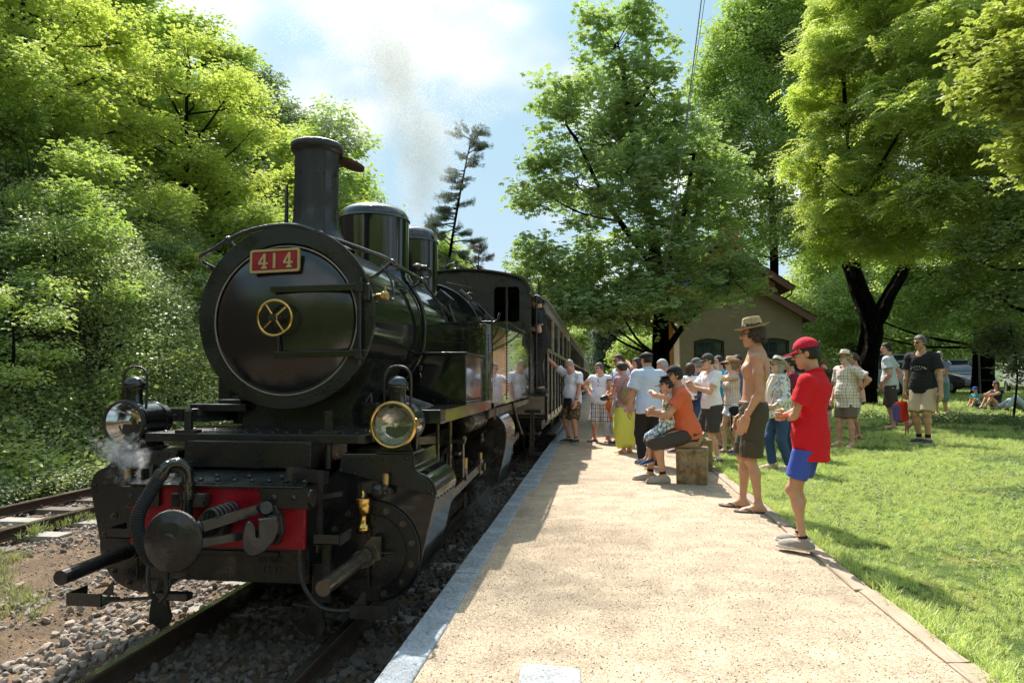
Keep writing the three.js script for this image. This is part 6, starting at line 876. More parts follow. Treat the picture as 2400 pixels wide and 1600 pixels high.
function person(o) {
  const H = o.h, r = rng(o.seed ?? 1), sex = o.sex ?? 'm', fat = o.fat ?? 0, w = (sex === 'm' ? 1 : sex === 'f' ? 0.93 : 0.92) * (o.wide ?? 1), cell = o.cell ?? 0.014;
  const t = thing(o.name ?? 'person', o.label, 'person', o.at, R(o.face), o.group);
  const S = (x, y, z) => V(x * H, y * H, z * H);
  // --- joints (x to the person's left, +z forward) ---
  const pel = S(...(o.pelvis ?? [0, 0.53, 0])), lean = R(o.lean ?? 3), twist = R(o.twist ?? 0), side = R(o.side ?? 0);
  const tq = new THREE.Quaternion().setFromEuler(new THREE.Euler(lean, twist, side, 'YXZ')), T3 = (x, y, z) => S(x, y, z).applyQuaternion(tq).add(pel);
  const waist = T3(0, 0.085, 0), chest = T3(0, 0.195, -0.004), neckB = T3(0, 0.295, -0.012), sw = (sex === 'm' ? 0.112 : sex === 'f' ? 0.098 : 0.1) * (o.shoulders ?? 1);
  const shL = T3(sw, 0.272 + (o.shrugL ?? 0), -0.008), shR = T3(-sw, 0.272 + (o.shrugR ?? 0), -0.008);
  const hh = (o.head ?? 0.132) * H, hq = new THREE.Quaternion().setFromEuler(new THREE.Euler(R(o.nod ?? 4), R(o.look ?? 0), R(o.tilt ?? 0), 'YXZ'));
  const neckT = neckB.clone().add(V(0, 0.042 * H, 0.012 * H)), hc = neckT.clone().add(V(0, hh * 0.52, hh * 0.10).applyQuaternion(hq));
  const HP = (x, y, z) => V(x * hh, y * hh, z * hh).applyQuaternion(hq).add(hc);
  const ik = (A, B, l1, l2, pole) => { const d = B.clone().sub(A); let L = d.length(); const mx = (l1 + l2) * 0.995; if (L > mx) { B = A.clone().addScaledVector(d, mx / L); L = mx; } d.normalize(); const a = (l1 * l1 - l2 * l2 + L * L) / (2 * L), hgt = Math.sqrt(Math.max(0, l1 * l1 - a * a)), pp = pole.clone().addScaledVector(d, -pole.dot(d)).normalize(); return [A.clone().addScaledVector(d, a).addScaledVector(pp, hgt), B]; };
  const arms = [['L', shL, o.armL ?? {}, 1], ['R', shR, o.armR ?? {}, -1]].map(([k, sh, a, s]) => {
    const tgt = S(...(a.w ?? [s * 0.155, 0.49, 0.03])); if (o.pelvis && !a.abs) tgt.add(S(0, o.pelvis[1] - 0.53, o.pelvis[2]));
    const [el, wr] = ik(sh, tgt, 0.172 * H, 0.148 * H, V(...(a.pole ?? [s * 0.35, -0.2, -1])));
    return { s, sh, el, wr, a, dir: a.dir ? V(...a.dir).normalize() : wr.clone().sub(el).normalize() };
  });
  const hipL = pel.clone().add(S(0.05, -0.015, 0)), hipR = pel.clone().add(S(-0.05, -0.015, 0));
  const legs = [['L', hipL, o.legL ?? {}, 1], ['R', hipR, o.legR ?? {}, -1]].map(([k, hip, l, s]) => {
    const an = S(...(l.a ?? [s * 0.058, 0.042, 0])), [kn, ank] = ik(hip, an, 0.245 * H, 0.243 * H, V(...(l.pole ?? [s * 0.15, 0, 1])));
    const toe = R(l.toe ?? 12) * s, pitch = R(l.pitch ?? 0), fd = V(Math.sin(toe) * Math.cos(pitch), -Math.sin(pitch), Math.cos(toe) * Math.cos(pitch));
    return { s, hip, kn, an: ank, fd, l };
  });
  // --- skin: torso, limbs, feet on one grid; head and hands on finer ones ---
  const allP = [pel, neckB, hc, ...arms.flatMap((a) => [a.el, a.wr]), ...legs.flatMap((l) => [l.kn, l.an])], lo = [1e9, 1e9, 1e9], hi = [-1e9, -1e9, -1e9];
  for (const p of allP) { const q = [p.x, p.y, p.z]; for (let k = 0; k < 3; k++) { lo[k] = Math.min(lo[k], q[k] - 0.17 * H); hi[k] = Math.max(hi[k], q[k] + 0.17 * H); } }
  const torso = (F, e = 0, k = 0.03, shirt) => {
    F.ell(T3(0, 0.205, -0.006), [0.098 * H * w + e, 0.12 * H + e, (0.064 + fat * 0.012) * H + e], k * H, tq).ell(waist, [(0.079 + fat * 0.024) * H * w + e, 0.10 * H + e, (0.056 + fat * 0.03) * H + e], k * H, tq);
    F.ell(pel.clone().add(S(0, 0.005, 0)), [(sex === 'f' ? 0.098 : 0.09) * H * w + e, 0.072 * H + e, (0.068 + fat * 0.012) * H + e], k * H, tq);
    F.cap(shL.clone().lerp(shR, 0.1), shR.clone().lerp(shL, 0.1), 0.034 * H * w + e * 0.5, 0.034 * H * w + e * 0.5, k * H).cap(T3(0, 0.25, -0.02), T3(0, 0.29, -0.016), 0.055 * H + e, 0.036 * H + e, k * H);
    if (fat > 0.3) F.ell(T3(0, 0.085, 0.035), [0.075 * H + e, 0.075 * H + e, (0.03 + 0.035 * fat) * H + e], k * H, tq);
    if (sex === 'f') for (const s of [-1, 1]) F.ell(T3(s * 0.044, 0.19, 0.052), [0.038 * H + e, 0.038 * H + e, 0.034 * H + e], 0.02 * H);
    if (!shirt) for (const s of [-1, 1]) F.ell(T3(s * 0.04, -0.015, -0.034), [0.043 * H + e, 0.048 * H + e, 0.036 * H + e], k * H);
  };
  const fb = new Field(cell, lo, hi); torso(fb, o.bare ? 0 : -0.011, 0.03, !o.bare); fb.cap(neckB, neckT.clone().add(V(0, hh * 0.3, 0)), 0.036 * H * w, 0.031 * H * w, 0.03 * H);
  if (o.bare) { for (const s of [-1, 1]) fb.ell(T3(s * 0.045, 0.215, 0.042), [0.048 * H, 0.036 * H, 0.026 * H], 0.02 * H, tq).ell(T3(s * 0.05, 0.215, -0.055), [0.042 * H, 0.055 * H, 0.02 * H], 0.02 * H, tq); }
  const aw = w * (o.armw ?? 1);
  for (const a of arms) {
    const um = a.sh.clone().lerp(a.el, 0.45), fm = a.el.clone().lerp(a.wr, 0.28);
    fb.ell(a.sh, [0.034 * H * aw, 0.034 * H * aw, 0.034 * H * aw], 0.02 * H).cap(a.sh, um, 0.031 * H * aw, 0.029 * H * aw, 0.015 * H).cap(um, a.el, 0.029 * H * aw, 0.0225 * H * aw, 0.015 * H).cap(a.el, fm, 0.0225 * H * aw, 0.0245 * H * aw, 0.012 * H).cap(fm, a.wr, 0.0245 * H * aw, 0.0165 * H * aw, 0.015 * H);
  }
  const foot = (F, L, e, flat) => { const b = L.an, u = L.fd, dn = V(0, -1, 0).addScaledVector(u, u.y).normalize(), q = (f, d) => b.clone().addScaledVector(u, f * H).addScaledVector(dn, d * H); F.cap(b, q(-0.018, 0.022), 0.022 * H + e, 0.02 * H + e, 0.02 * H).cap(q(-0.018, 0.022), q(0.075, 0.028), 0.019 * H + e, 0.0155 * H + e, 0.02 * H).cap(q(0.01, 0.008), q(0.075, 0.028), 0.021 * H + e, 0.0155 * H + e, 0.02 * H); const sd = dn.clone().cross(u).multiplyScalar(0.011 * H); F.cap(q(0.075, 0.03).add(sd), q(0.103, 0.032).add(sd), 0.0135 * H + e, 0.009 * H + e, 0.014 * H).cap(q(0.07, 0.03).sub(sd), q(0.095, 0.032).sub(sd), 0.013 * H + e, 0.009 * H + e, 0.014 * H); };
  for (const L of legs) {
    const lw = w * (o.legw ?? 1) * (1 + fat * 0.12), tm = L.hip.clone().lerp(L.kn, 0.5), cm = L.kn.clone().lerp(L.an, 0.3), back = V(0, 0, -0.008 * H);
    fb.cap(L.hip, tm, 0.055 * H * lw, 0.046 * H * lw, 0.03 * H).cap(tm, L.kn, 0.046 * H * lw, 0.0295 * H * lw, 0.02 * H).cap(L.kn, cm.clone().add(back), 0.029 * H * lw, 0.0305 * H * lw, 0.015 * H).cap(cm.clone().add(back), L.an, 0.0305 * H * lw, 0.018 * H * lw, 0.02 * H).ell(L.kn.clone().add(V(0, 0, 0.01 * H)), [0.024 * H, 0.028 * H, 0.024 * H], 0.015 * H); foot(fb, L, 0);
  }
  const parts = [fb.mesh()];
  // head
  const hcell = o.hcell ?? Math.max(0.0045, cell * 0.5), hr = hh * 0.72, fh = new Field(hcell, [hc.x - hr, hc.y - hr * 1.15, hc.z - hr], [hc.x + hr, hc.y + hr, hc.z + hr]), U = hh;
  fh.ell(HP(0, 0.12, -0.07), [0.335 * U, 0.385 * U, 0.40 * U], 0.08 * U, hq).ell(HP(0, -0.12, 0.09), [0.265 * U, 0.34 * U, 0.27 * U], 0.1 * U, hq).cap(HP(-0.16, -0.30, 0.02), HP(0, -0.40, 0.21), 0.09 * U, 0.085 * U, 0.1 * U).cap(HP(0.16, -0.30, 0.02), HP(0, -0.40, 0.21), 0.09 * U, 0.085 * U, 0.1 * U);
  fh.cap(HP(-0.15, 0.09, 0.285), HP(0.15, 0.09, 0.285), 0.045 * U, 0.045 * U, 0.06 * U); for (const s of [-1, 1]) fh.ell(HP(s * 0.17, -0.10, 0.21), [0.09 * U, 0.08 * U, 0.09 * U], 0.08 * U, hq);
  for (const s of [-1, 1]) fh.dent(HP(s * 0.125, 0.025, 0.40), 0.075 * U, 0.05 * U);
  fh.cap(HP(0, 0.06, 0.335), HP(0, -0.10, 0.435), 0.032 * U, 0.045 * U, 0.04 * U).cap(HP(-0.05, -0.115, 0.375), HP(0.05, -0.115, 0.375), 0.032 * U, 0.032 * U, 0.03 * U);
  fh.cap(HP(-0.085, -0.225, 0.325), HP(0.085, -0.225, 0.325), 0.026 * U, 0.026 * U, 0.03 * U).cap(HP(-0.07, -0.27, 0.32), HP(0.07, -0.27, 0.32), 0.028 * U, 0.028 * U, 0.03 * U);
  for (const s of [-1, 1]) fh.ell(HP(s * 0.335, -0.01, -0.06), [0.035 * U, 0.13 * U, 0.08 * U], 0.03 * U, hq).ell(HP(s * 0.125, 0.022, 0.315), [0.048 * U, 0.034 * U, 0.03 * U], 0.008 * U, hq);
  fh.cap(HP(0, -0.2, -0.12), neckB, 0.21 * U, 0.235 * U, 0.08 * U); { const cp = neckB.clone().add(V(0, 0.006 * H, 0)); fh.cut((x, y) => cp.y - y); }
  parts.push(fh.mesh());
  // hands: palm, four fingers of unequal length, thumb from the side of the palm
  for (const a of arms) {
    if (a.a.hidden) continue;
    const d = a.dir, hs = 0.105 * H * (o.hand ?? 1), c0 = a.a.palm ? V(...a.a.palm) : V(-a.s, 0, -0.25), nrm = c0.addScaledVector(d, -c0.dot(d)).normalize(), side = nrm.clone().cross(d).multiplyScalar(-a.s * -1), curl = a.a.curl ?? 0.45, hc2 = o.fcell ?? Math.max(0.0042, cell * 0.42);
    const thumbSide = V(0, 0, 1).dot(side) * 1 >= 0 ? side : side.clone().negate(), Q = (f, u, n) => a.wr.clone().addScaledVector(d, f * hs).addScaledVector(thumbSide, u * hs).addScaledVector(nrm, n * hs);
    const F = new Field(hc2, [a.wr.x - hs * 1.25, a.wr.y - hs * 1.25, a.wr.z - hs * 1.25], [a.wr.x + hs * 1.25, a.wr.y + hs * 1.25, a.wr.z + hs * 1.25]);
    F.cap(a.wr.clone().addScaledVector(d, -0.28 * hs), Q(0.02, 0, 0), 0.155 * hs, 0.15 * hs, 0.05 * hs); const fr = 0.066 * hs;
    [[0.17, 0.50, 0.46], [0.06, 0.53, 0.50], [-0.05, 0.51, 0.47], [-0.155, 0.46, 0.37]].forEach(([u, k, L], i) => {
      F.cap(Q(0.05, u * 0.75, 0), Q(k, u, 0), 0.10 * hs, 0.082 * hs, 0.07 * hs);
      let p = Q(k, u, 0.01), ang = curl * (0.55 + i * 0.07); const sp = (1.5 - i) * 0.03;
      for (const seg of [0.44, 0.31, 0.25]) { const dir = d.clone().multiplyScalar(Math.cos(ang)).addScaledVector(nrm, Math.sin(ang)).addScaledVector(thumbSide, sp), e = p.clone().addScaledVector(dir, seg * L * hs); F.cap(p, e, fr * (seg > 0.4 ? 1.05 : seg > 0.3 ? 0.95 : 0.88), fr * (seg > 0.4 ? 0.95 : seg > 0.3 ? 0.88 : 0.78), 0.012 * hs); p = e; ang += curl * 0.85; }
    });
    const tb = Q(0.12, 0.14, 0.04), tm = Q(0.34, 0.30, 0.12 + 0.1 * curl), te = Q(0.52, 0.33 - 0.1 * curl, 0.2 + 0.16 * curl), tt = Q(0.64, 0.31 - 0.16 * curl, 0.24 + 0.22 * curl); F.cap(tb, tm, 0.09 * hs, 0.075 * hs, 0.05 * hs).cap(tm, te, 0.074 * hs, 0.066 * hs, 0.02 * hs).cap(te, tt, 0.066 * hs, 0.054 * hs, 0.015 * hs);
    parts.push(F.mesh());
  }
  const body = mergeGeometries(parts), sk = SKIN[o.skin ?? 'fair'], inv = hq.clone().invert(), v = V(0, 0, 0), browC = HAIR[o.hair ?? 'brown'], kn = [...legs.map((l) => l.kn), ...arms.map((a) => a.el), ...arms.map((a) => a.wr)];
  paint(body, (x, y, z) => {
    let c = [sk[0], sk[1], sk[2]], m = 0.9 + 0.22 * fbm(x * 16, y * 16, z * 16, 2); for (const p of kn) { const d = Math.hypot(x - p.x, y - p.y, z - p.z); if (d < 0.06) { c[1] *= 0.86 + 2.3 * d; c[2] *= 0.84 + 2.6 * d; } }
    v.set(x - hc.x, y - hc.y, z - hc.z).applyQuaternion(inv).divideScalar(U);
    if (v.z > 0.2 && Math.abs(v.y) < 0.5 && Math.abs(v.x) < 0.3) {
      const ax = Math.abs(v.x);
      if (ax < 0.10 && v.y < -0.2 && v.y > -0.295) c = mix3(c, [0.42, 0.13, 0.11], 0.75); if (ax < 0.1 && v.y < -0.243 && v.y > -0.254) c = [0.12, 0.04, 0.035];
      if (ax > 0.055 && ax < 0.215 && v.y > 0.088 && v.y < 0.125) c = mix3(c, browC, 0.75);
      const ex = (ax - 0.125) / 0.052, ey = (v.y - 0.022) / 0.03, ed = ex * ex + ey * ey; if (ed < 1 && v.z > 0.28) c = ed < 0.3 ? [0.02, 0.014, 0.01] : [0.55, 0.53, 0.5]; else if (ed < 1.7 && v.z > 0.26) c = mix3(c, [0.1, 0.05, 0.04], 0.5);
      if (ax < 0.06 && v.y < -0.02 && v.y > -0.17) { c[1] *= 0.9; c[2] *= 0.88; }
      if (o.beard && (v.y < -0.17 || ax > 0.2) && v.y < -0.05 && !(ax < 0.1 && v.y > -0.295 && v.y < -0.2)) c = mix3(c, HAIR[o.beard], 0.7);
    } else if (o.beard && v.y < -0.12 && v.y > -0.52 && v.z > -0.02 && Math.abs(v.x) < 0.34) c = mix3(c, HAIR[o.beard], 0.6);
    return [c[0] * m, c[1] * m, c[2] * m];
  });
  boxUV(body); mesh('body', body, skinM, t);
  const fold = (amp, fx = 1, fy = 1, sd = 0) => (x, y, z) => amp * ((fbm(x * 13 * fx + sd, y * 10 * fy, z * 13 * fx, 2) - 0.5) * 1.5 + Math.pow(1 - Math.abs(fbm(x * 7 + sd, y * 16 * fy, z * 7 + 3, 2) - 0.5) * 2, 6) * 0.7);
  const put = (name, F, m, bump) => { const g = F.mesh(bump); boxUV(g); return mesh(name, g, m, t); }, G0 = () => new Field(cell, lo, hi), sd = (o.seed ?? 1) * 1.7;
  // --- clothes ---
  if (o.shirt) {
    const s = o.shirt, e = s.e ?? 0.012, F = G0(); torso(F, e + fat * 0.004, 0.03, true);
    const hem = s.hem ?? -0.04, hw = (s.flare ?? 0.012) * H; // loose lower part
    if (!s.tucked) { F.ell(T3(0, 0.03, 0.004), [(0.082 + fat * 0.024) * H * w + e + hw, 0.12 * H, (0.06 + fat * 0.035) * H + e + hw], 0.03 * H, tq).ell(T3(0, hem, -0.004), [(0.088 + fat * 0.02) * H * w + e + hw, 0.17 * H, (0.063 + fat * 0.03) * H + e + hw], 0.03 * H, tq); }
    const sl = s.sleeve ?? 0.55;
    for (const a of arms) if (sl > 0) { F.ell(a.sh, [0.034 * H * w + e * 0.5, 0.034 * H * w + e * 0.5, 0.034 * H * w + e * 0.5], 0.025 * H); if (sl <= 1) F.cap(a.sh, a.el, 0.031 * H * w + e * 0.6, (0.036 + (s.loose ?? 0.006)) * H * w + e, 0.02 * H, [-1, sl]); else { F.cap(a.sh, a.el, 0.034 * H * w + e, 0.027 * H * w + e, 0.02 * H).cap(a.el, a.wr, 0.028 * H * w + e, 0.022 * H * w + e, 0.015 * H, [-1, sl - 1]); } }
    const up = V(0, 1, 0).applyQuaternion(tq), hp = T3(0, hem, 0), nk = neckB.clone().add(S(0, 0.012, 0.018));
    F.cut((x, y, z) => Math.max((hp.x - x) * up.x + (hp.y - y) * up.y + (hp.z - z) * up.z, (s.neck ?? 0.052) * H - Math.hypot(x - nk.x, (y - nk.y) * 0.8, z - nk.z)));
    if (sl === 0) for (const a of arms) F.dent(a.sh.clone().add(V(a.s * 0.035 * H, -0.02 * H, 0)), 0.052 * H, 0.01 * H);
    put('shirt', F, s.m, fold(s.fold ?? 0.009, 1, 1, sd));
    if (s.collar) { const c = neckB.clone().add(S(0, 0.012, 0.004)), pts = []; for (let i = 0; i < 14; i++) { const a = R(38) + (i / 13) * R(284); pts.push(c.clone().add(V(Math.sin(a) * 0.043 * H, 0.012 * H - 0.016 * H * Math.cos(a), Math.cos(a) * 0.043 * H + 0.004 * H))); } mesh('collar', new MB().tube(pts, 0.010 * H, 30, 8).geo(), s.m, t); }
    if (s.stripe) for (const a of arms) mesh('sleeve_band', new MB().cyl(a.sh.clone().lerp(a.el, sl - 0.07), a.sh.clone().lerp(a.el, sl + 0.01), 0.037 * H * w + e + 0.004, 0.0375 * H * w + e + 0.004, 20, true).geo(), s.stripe, t);
  }
  if (o.pants) {
    const s = o.pants, e = s.e ?? 0.01, F = G0(), len = s.len ?? 0.92, top = s.top ?? 0.035, kw = s.knee ?? 0.05;
    F.ell(pel.clone().add(S(0, 0.005, 0)), [(sex === 'f' ? 0.099 : 0.092) * H * w + e, 0.09 * H, (0.066 + fat * 0.02) * H + e], 0.03 * H, tq); for (const k of [-1, 1]) F.ell(T3(k * 0.04, -0.015, -0.032), [0.046 * H + e, 0.052 * H + e, 0.038 * H + e], 0.03 * H);
    if (fat > 0.3) F.ell(T3(0, 0.05, 0.02), [(0.085 + fat * 0.02) * H + e, 0.06 * H, (0.06 + fat * 0.03) * H + e], 0.03 * H, tq);
    for (const L of legs) { if (len <= 1) F.cap(L.hip, L.kn, 0.057 * H * w + e, kw * H * w + e, 0.03 * H, [-1, len]); else { F.cap(L.hip, L.kn, 0.06 * H * w + e, kw * H * w + e, 0.03 * H).cap(L.kn, L.an, kw * H * w + e, (s.hemw ?? 0.034) * H * w + e, 0.02 * H, [-0.2, len - 1]); } }
    if (s.skirt) for (const L of legs) F.cap(L.kn.clone().lerp(pel, 0.4), L.an.clone().lerp(pel, 0.12), 0.085 * H, s.skirt * H, 0.06 * H, [-1, 0.95]);
    const up = V(0, 1, 0).applyQuaternion(tq), tp = T3(0, o.shirt && !o.shirt.tucked && !o.pelvis ? Math.min(top, (o.shirt.hem ?? -0.04) + 0.05) : top, 0); F.cut((x, y, z) => (x - tp.x) * up.x + (y - tp.y) * up.y + (z - tp.z) * up.z);
    put('trousers', F, s.m, fold(s.fold ?? 0.006, 1, s.skirt ? 0.25 : 0.8, sd + 5));
    if (s.belt) { const F2 = G0(); F2.ell(pel.clone().add(S(0, 0.005, 0)), [0.096 * H * w + e + 0.003, 0.09 * H + 0.003, 0.074 * H + e + 0.003], 0.03 * H, tq); const q = T3(0, top + 0.003, 0), b = T3(0, top - 0.022, 0); F2.cut((x, y, z) => Math.max((x - q.x) * up.x + (y - q.y) * up.y + (z - q.z) * up.z, (b.x - x) * up.x + (b.y - y) * up.y + (b.z - z) * up.z)); put('belt', F2, s.belt); }
    if (s.pockets) for (const L of legs) { const c = L.hip.clone().lerp(L.kn, 0.74), F2 = new Field(cell, [c.x - 0.2, c.y - 0.2, c.z - 0.2], [c.x + 0.2, c.y + 0.2, c.z + 0.2]); F2.cap(L.hip, L.kn, 0.062 * H * w + e + 0.009, kw * H * w + e + 0.009, 0.02); F2.cut((x, y, z) => Math.max(Math.abs(y - c.y) - 0.075, L.s * (c.x - x) + 0.02, Math.abs(z - c.z) - 0.07)); put('cargo_pocket', F2, s.m); }
  }
  for (const L of legs) { // footwear
    const s = o.shoes; if (!s) break; const bx = new Field(Math.min(cell, 0.009), [L.an.x - 0.17 * H, L.an.y - 0.12 * H, L.an.z - 0.17 * H], [L.an.x + 0.17 * H, L.an.y + 0.12 * H, L.an.z + 0.17 * H]);
    const u = L.fd, dn = V(0, -1, 0).addScaledVector(u, u.y).normalize(), b = L.an, plane = (d) => (x, y, z) => ((x - b.x) * dn.x + (y - b.y) * dn.y + (z - b.z) * dn.z) / H - d, q = (f, d) => b.clone().addScaledVector(u, f * H).addScaledVector(dn, d * H), sole = o.soleY ?? 0.0425;
    if (s.kind === 'shoe') { foot(bx, L, 0.008); bx.cap(q(-0.02, 0.03), q(0.1, 0.033), 0.026 * H, 0.021 * H, 0.02 * H); const P1 = plane(sole - 0.008), P0 = plane(-0.004); bx.cut((x, y, z) => Math.max(P1(x, y, z), -P0(x, y, z)) * H); put('shoe', bx, s.m, fold(0.0015, 3, 3, sd)); if (s.sock) mesh('sock', new MB().cyl(b.clone().addScaledVector(dn, 0.006 * H), b.clone().add(L.kn.clone().sub(b).multiplyScalar(s.sockH ?? 0.14)), 0.023 * H, 0.0235 * H, 16).geo(), s.sock, t); if (s.lace) { const lc = new MB(); for (let i = 0; i < 4; i++) { const c = q(0.022 + i * 0.012, 0.004 + i * 0.0045), sd2 = dn.clone().cross(u).multiplyScalar(0.014 * H); lc.cyl(c.clone().add(sd2).addScaledVector(dn, -0.005 * H), c.clone().sub(sd2).addScaledVector(dn, -0.005 * H), 0.003, 0.003, 5); } mesh('laces', lc.geo(), s.lace, t); } }
    else if (s.kind === 'flip') { const st = new MB(), k = q(0.072, 0.012), sd2 = dn.clone().cross(u); for (const z of [-1, 1]) st.tube([q(0.088, 0.022), k.clone().addScaledVector(sd2, z * 0.014 * H), q(0.045, 0.012).addScaledVector(sd2, z * 0.024 * H), q(0.022, 0.036).addScaledVector(sd2, z * 0.028 * H)], 0.0035 * H, 12, 6); mesh('strap', st.geo(), s.m, t); }
    else if (s.kind === 'sandal') { for (const [f, d, rr] of [[0.06, 0.026, 0.026], [0.02, 0.012, 0.028]]) { const st = new MB(), g = new THREE.TorusGeometry(rr * H, 0.005 * H, 6, 20, Math.PI), m = new THREE.Matrix4().makeBasis(dn.clone().cross(u), dn.clone().negate(), u).setPosition(q(f, d + 0.012)); g.scale(1.05, 1, 2.2); st.add(g, m); mesh('strap', st.geo(), s.m, t); } }
    const sg = new Field(Math.min(cell, 0.008), [b.x - 0.17 * H, b.y - 0.12 * H, b.z - 0.17 * H], [b.x + 0.17 * H, b.y + 0.12 * H, b.z + 0.17 * H]), th = s.kind === 'flip' ? 0.008 : 0.014, P1 = plane(sole), P0 = plane(sole - th - 0.002);
    sg.cap(q(-0.022, sole - th / 2), q(0.085, sole - th / 2), 0.03 * H, 0.031 * H, 0.02 * H).cap(q(0.07, sole - th / 2), q(0.105, sole - th / 2), 0.03 * H, 0.022 * H, 0.02 * H); sg.cut((x, y, z) => Math.max(P1(x, y, z), -P0(x, y, z)) * H); put('sole', sg, s.sole ?? s.m);
  }
  // --- hair, hats, glasses ---
  const HG = (k = 1.5) => new Field(Math.max(0.005, hcell), [hc.x - hh * k, hc.y - hh * k, hc.z - hh * k], [hc.x + hh * k, hc.y + hh * 0.95, hc.z + hh * k]);
  if (o.hairStyle !== 'none') {
    const F = HG(0.9), st = o.hairStyle ?? 'short', e = { short: 0.045, crop: 0.022, curly: 0.11, long: 0.07, bob: 0.09, mop: 0.08, pony: 0.05, fringe: 0.012 }[st] * U;
    const low = { short: -0.24, crop: -0.22, curly: -0.32, long: -0.55, bob: -0.34, mop: -0.25, pony: -0.15, fringe: -0.2 }[st], K = [[-9, low], [-0.14, low], [-0.03, -0.13], [0.05, 0.03], [0.13, 0.2], [0.32, 0.31], [9, 0.5]], line = (x, y, z) => { const q = z / U; let i = 0; while (i < 5 && q > K[i + 1][0]) i++; const e = lerp(K[i][1], K[i + 1][1], clamp((q - K[i][0]) / (K[i + 1][0] - K[i][0]), 0, 1)); return (e * U - y) * 0.7; };
    F.ell(HP(0, 0.12, -0.07), [0.335 * U + e, 0.385 * U + e, 0.40 * U + e], 0.03 * U, hq, (x, y, z) => line(x, y + 0.12 * U, z - 0.07 * U)).ell(HP(0, -0.03, -0.13), [0.315 * U + e, 0.30 * U + e, 0.345 * U + e], 0.03 * U, hq, (x, y, z) => line(x, y - 0.03 * U, z - 0.13 * U));
    if (st === 'long' || st === 'bob') { const end = st === 'long' ? -0.62 : -0.34; F.cap(HP(-0.27, 0.1, -0.1), HP(-0.27, end, -0.14), 0.13 * U, 0.10 * U, 0.1 * U).cap(HP(0.27, 0.1, -0.1), HP(0.27, end, -0.14), 0.13 * U, 0.10 * U, 0.1 * U).cap(HP(0, 0.1, -0.32), HP(0, end, -0.32), 0.22 * U, 0.17 * U, 0.1 * U); }
    if (st === 'pony') F.cap(HP(0, 0.15, -0.5), HP(0.02, -0.5, -0.62), 0.10 * U, 0.06 * U, 0.06 * U);
    if (st === 'curly') { for (let i = 0; i < 130; i++) { const a = r() * 6.28, y = -0.32 + r() * 0.62, p = HP(Math.cos(a) * 0.38, y, -0.08 + Math.sin(a) * 0.44); v.copy(p).sub(hc).applyQuaternion(inv).divideScalar(U); if (v.z > 0.12) continue; F.ell(p, [0.075 * U, 0.065 * U, 0.075 * U], 0.012 * U); } }
    put('hair', F, hairOf(o.hair ?? 'brown'), (x, y, z) => (st === 'curly' ? 0.012 : 0.006) * (fbm(x * 60, y * 40, z * 60, 2) - 0.4));
  }
  const HM = (x, y, z, rx = 0, ry = 0, rz = 0) => new THREE.Matrix4().compose(HP(x, y, z), hq.clone().multiply(new THREE.Quaternion().setFromEuler(new THREE.Euler(rx, ry, rz))), V(1, 1, 1));
  if (o.hat) {
    const s = o.hat;
    if (s.kind === 'cap') { const F = HG(0.95), b = s.back ? -1 : 1; F.ell(HP(0, 0.17, -0.06), [0.375 * U, 0.40 * U, 0.435 * U], 0.02 * U, hq, (x, y, z) => -y + 0.02 * U); const cap = put('cap', F, s.m, fold(0.0015, 2, 2, sd)), vz = new THREE.Shape(); vz.moveTo(-0.31, 0); vz.quadraticCurveTo(-0.31, 0.52, 0, 0.58); vz.quadraticCurveTo(0.31, 0.52, 0.31, 0); vz.quadraticCurveTo(0, 0.16, -0.31, 0); const g = new THREE.ExtrudeGeometry(vz, { depth: 0.022, bevelEnabled: true, bevelSize: 0.008, bevelThickness: 0.008, bevelSegments: 1, curveSegments: 10 }); { const p = g.attributes.position; for (let i = 0; i < p.count; i++) p.setZ(i, p.getZ(i) + 0.9 * p.getX(i) ** 2 * (1 - 0.4 * p.getY(i))); } g.scale(U, U, U); g.rotateX(Math.PI / 2); g.computeVertexNormals(); const gm = new MB().add(g, HM(0, 0.20, 0.20 * b, b > 0 ? 0.28 : 0.2, b > 0 ? 0 : Math.PI, 0)).geo(); mesh('visor', gm, s.m2 ?? s.m, t); mesh('button', new MB().ball(...HP(0, 0.57, -0.06).toArray(), 0.02 * U).geo(), s.m, t); }
    if (s.kind === 'beret') { const F = HG(0.95); F.ell(HP(0, 0.27, -0.06), [0.41 * U, 0.22 * U, 0.47 * U], 0.06 * U, hq).cap(HP(-0.2, 0.22, 0.28), HP(0.2, 0.22, 0.28), 0.1 * U, 0.1 * U, 0.08 * U).ell(HP(0, 0.16, -0.06), [0.37 * U, 0.12 * U, 0.43 * U], 0.03 * U, hq); put('cap', F, s.m, fold(0.002, 2, 2, sd)); mesh('visor', new MB().add(new THREE.CylinderGeometry(0.27 * U, 0.28 * U, 0.02 * U, 24), HM(0, 0.15, 0.32, 0.3)).geo(), s.m, t); mesh('piping', new MB().torus(0, 0, 0, 0.30 * U, 0.012 * U, Math.PI / 2).geo().applyMatrix4(HM(0, 0.36, -0.03, -0.1).scale(V(1, 1, 1.25))), s.m2 ?? s.m, t); }
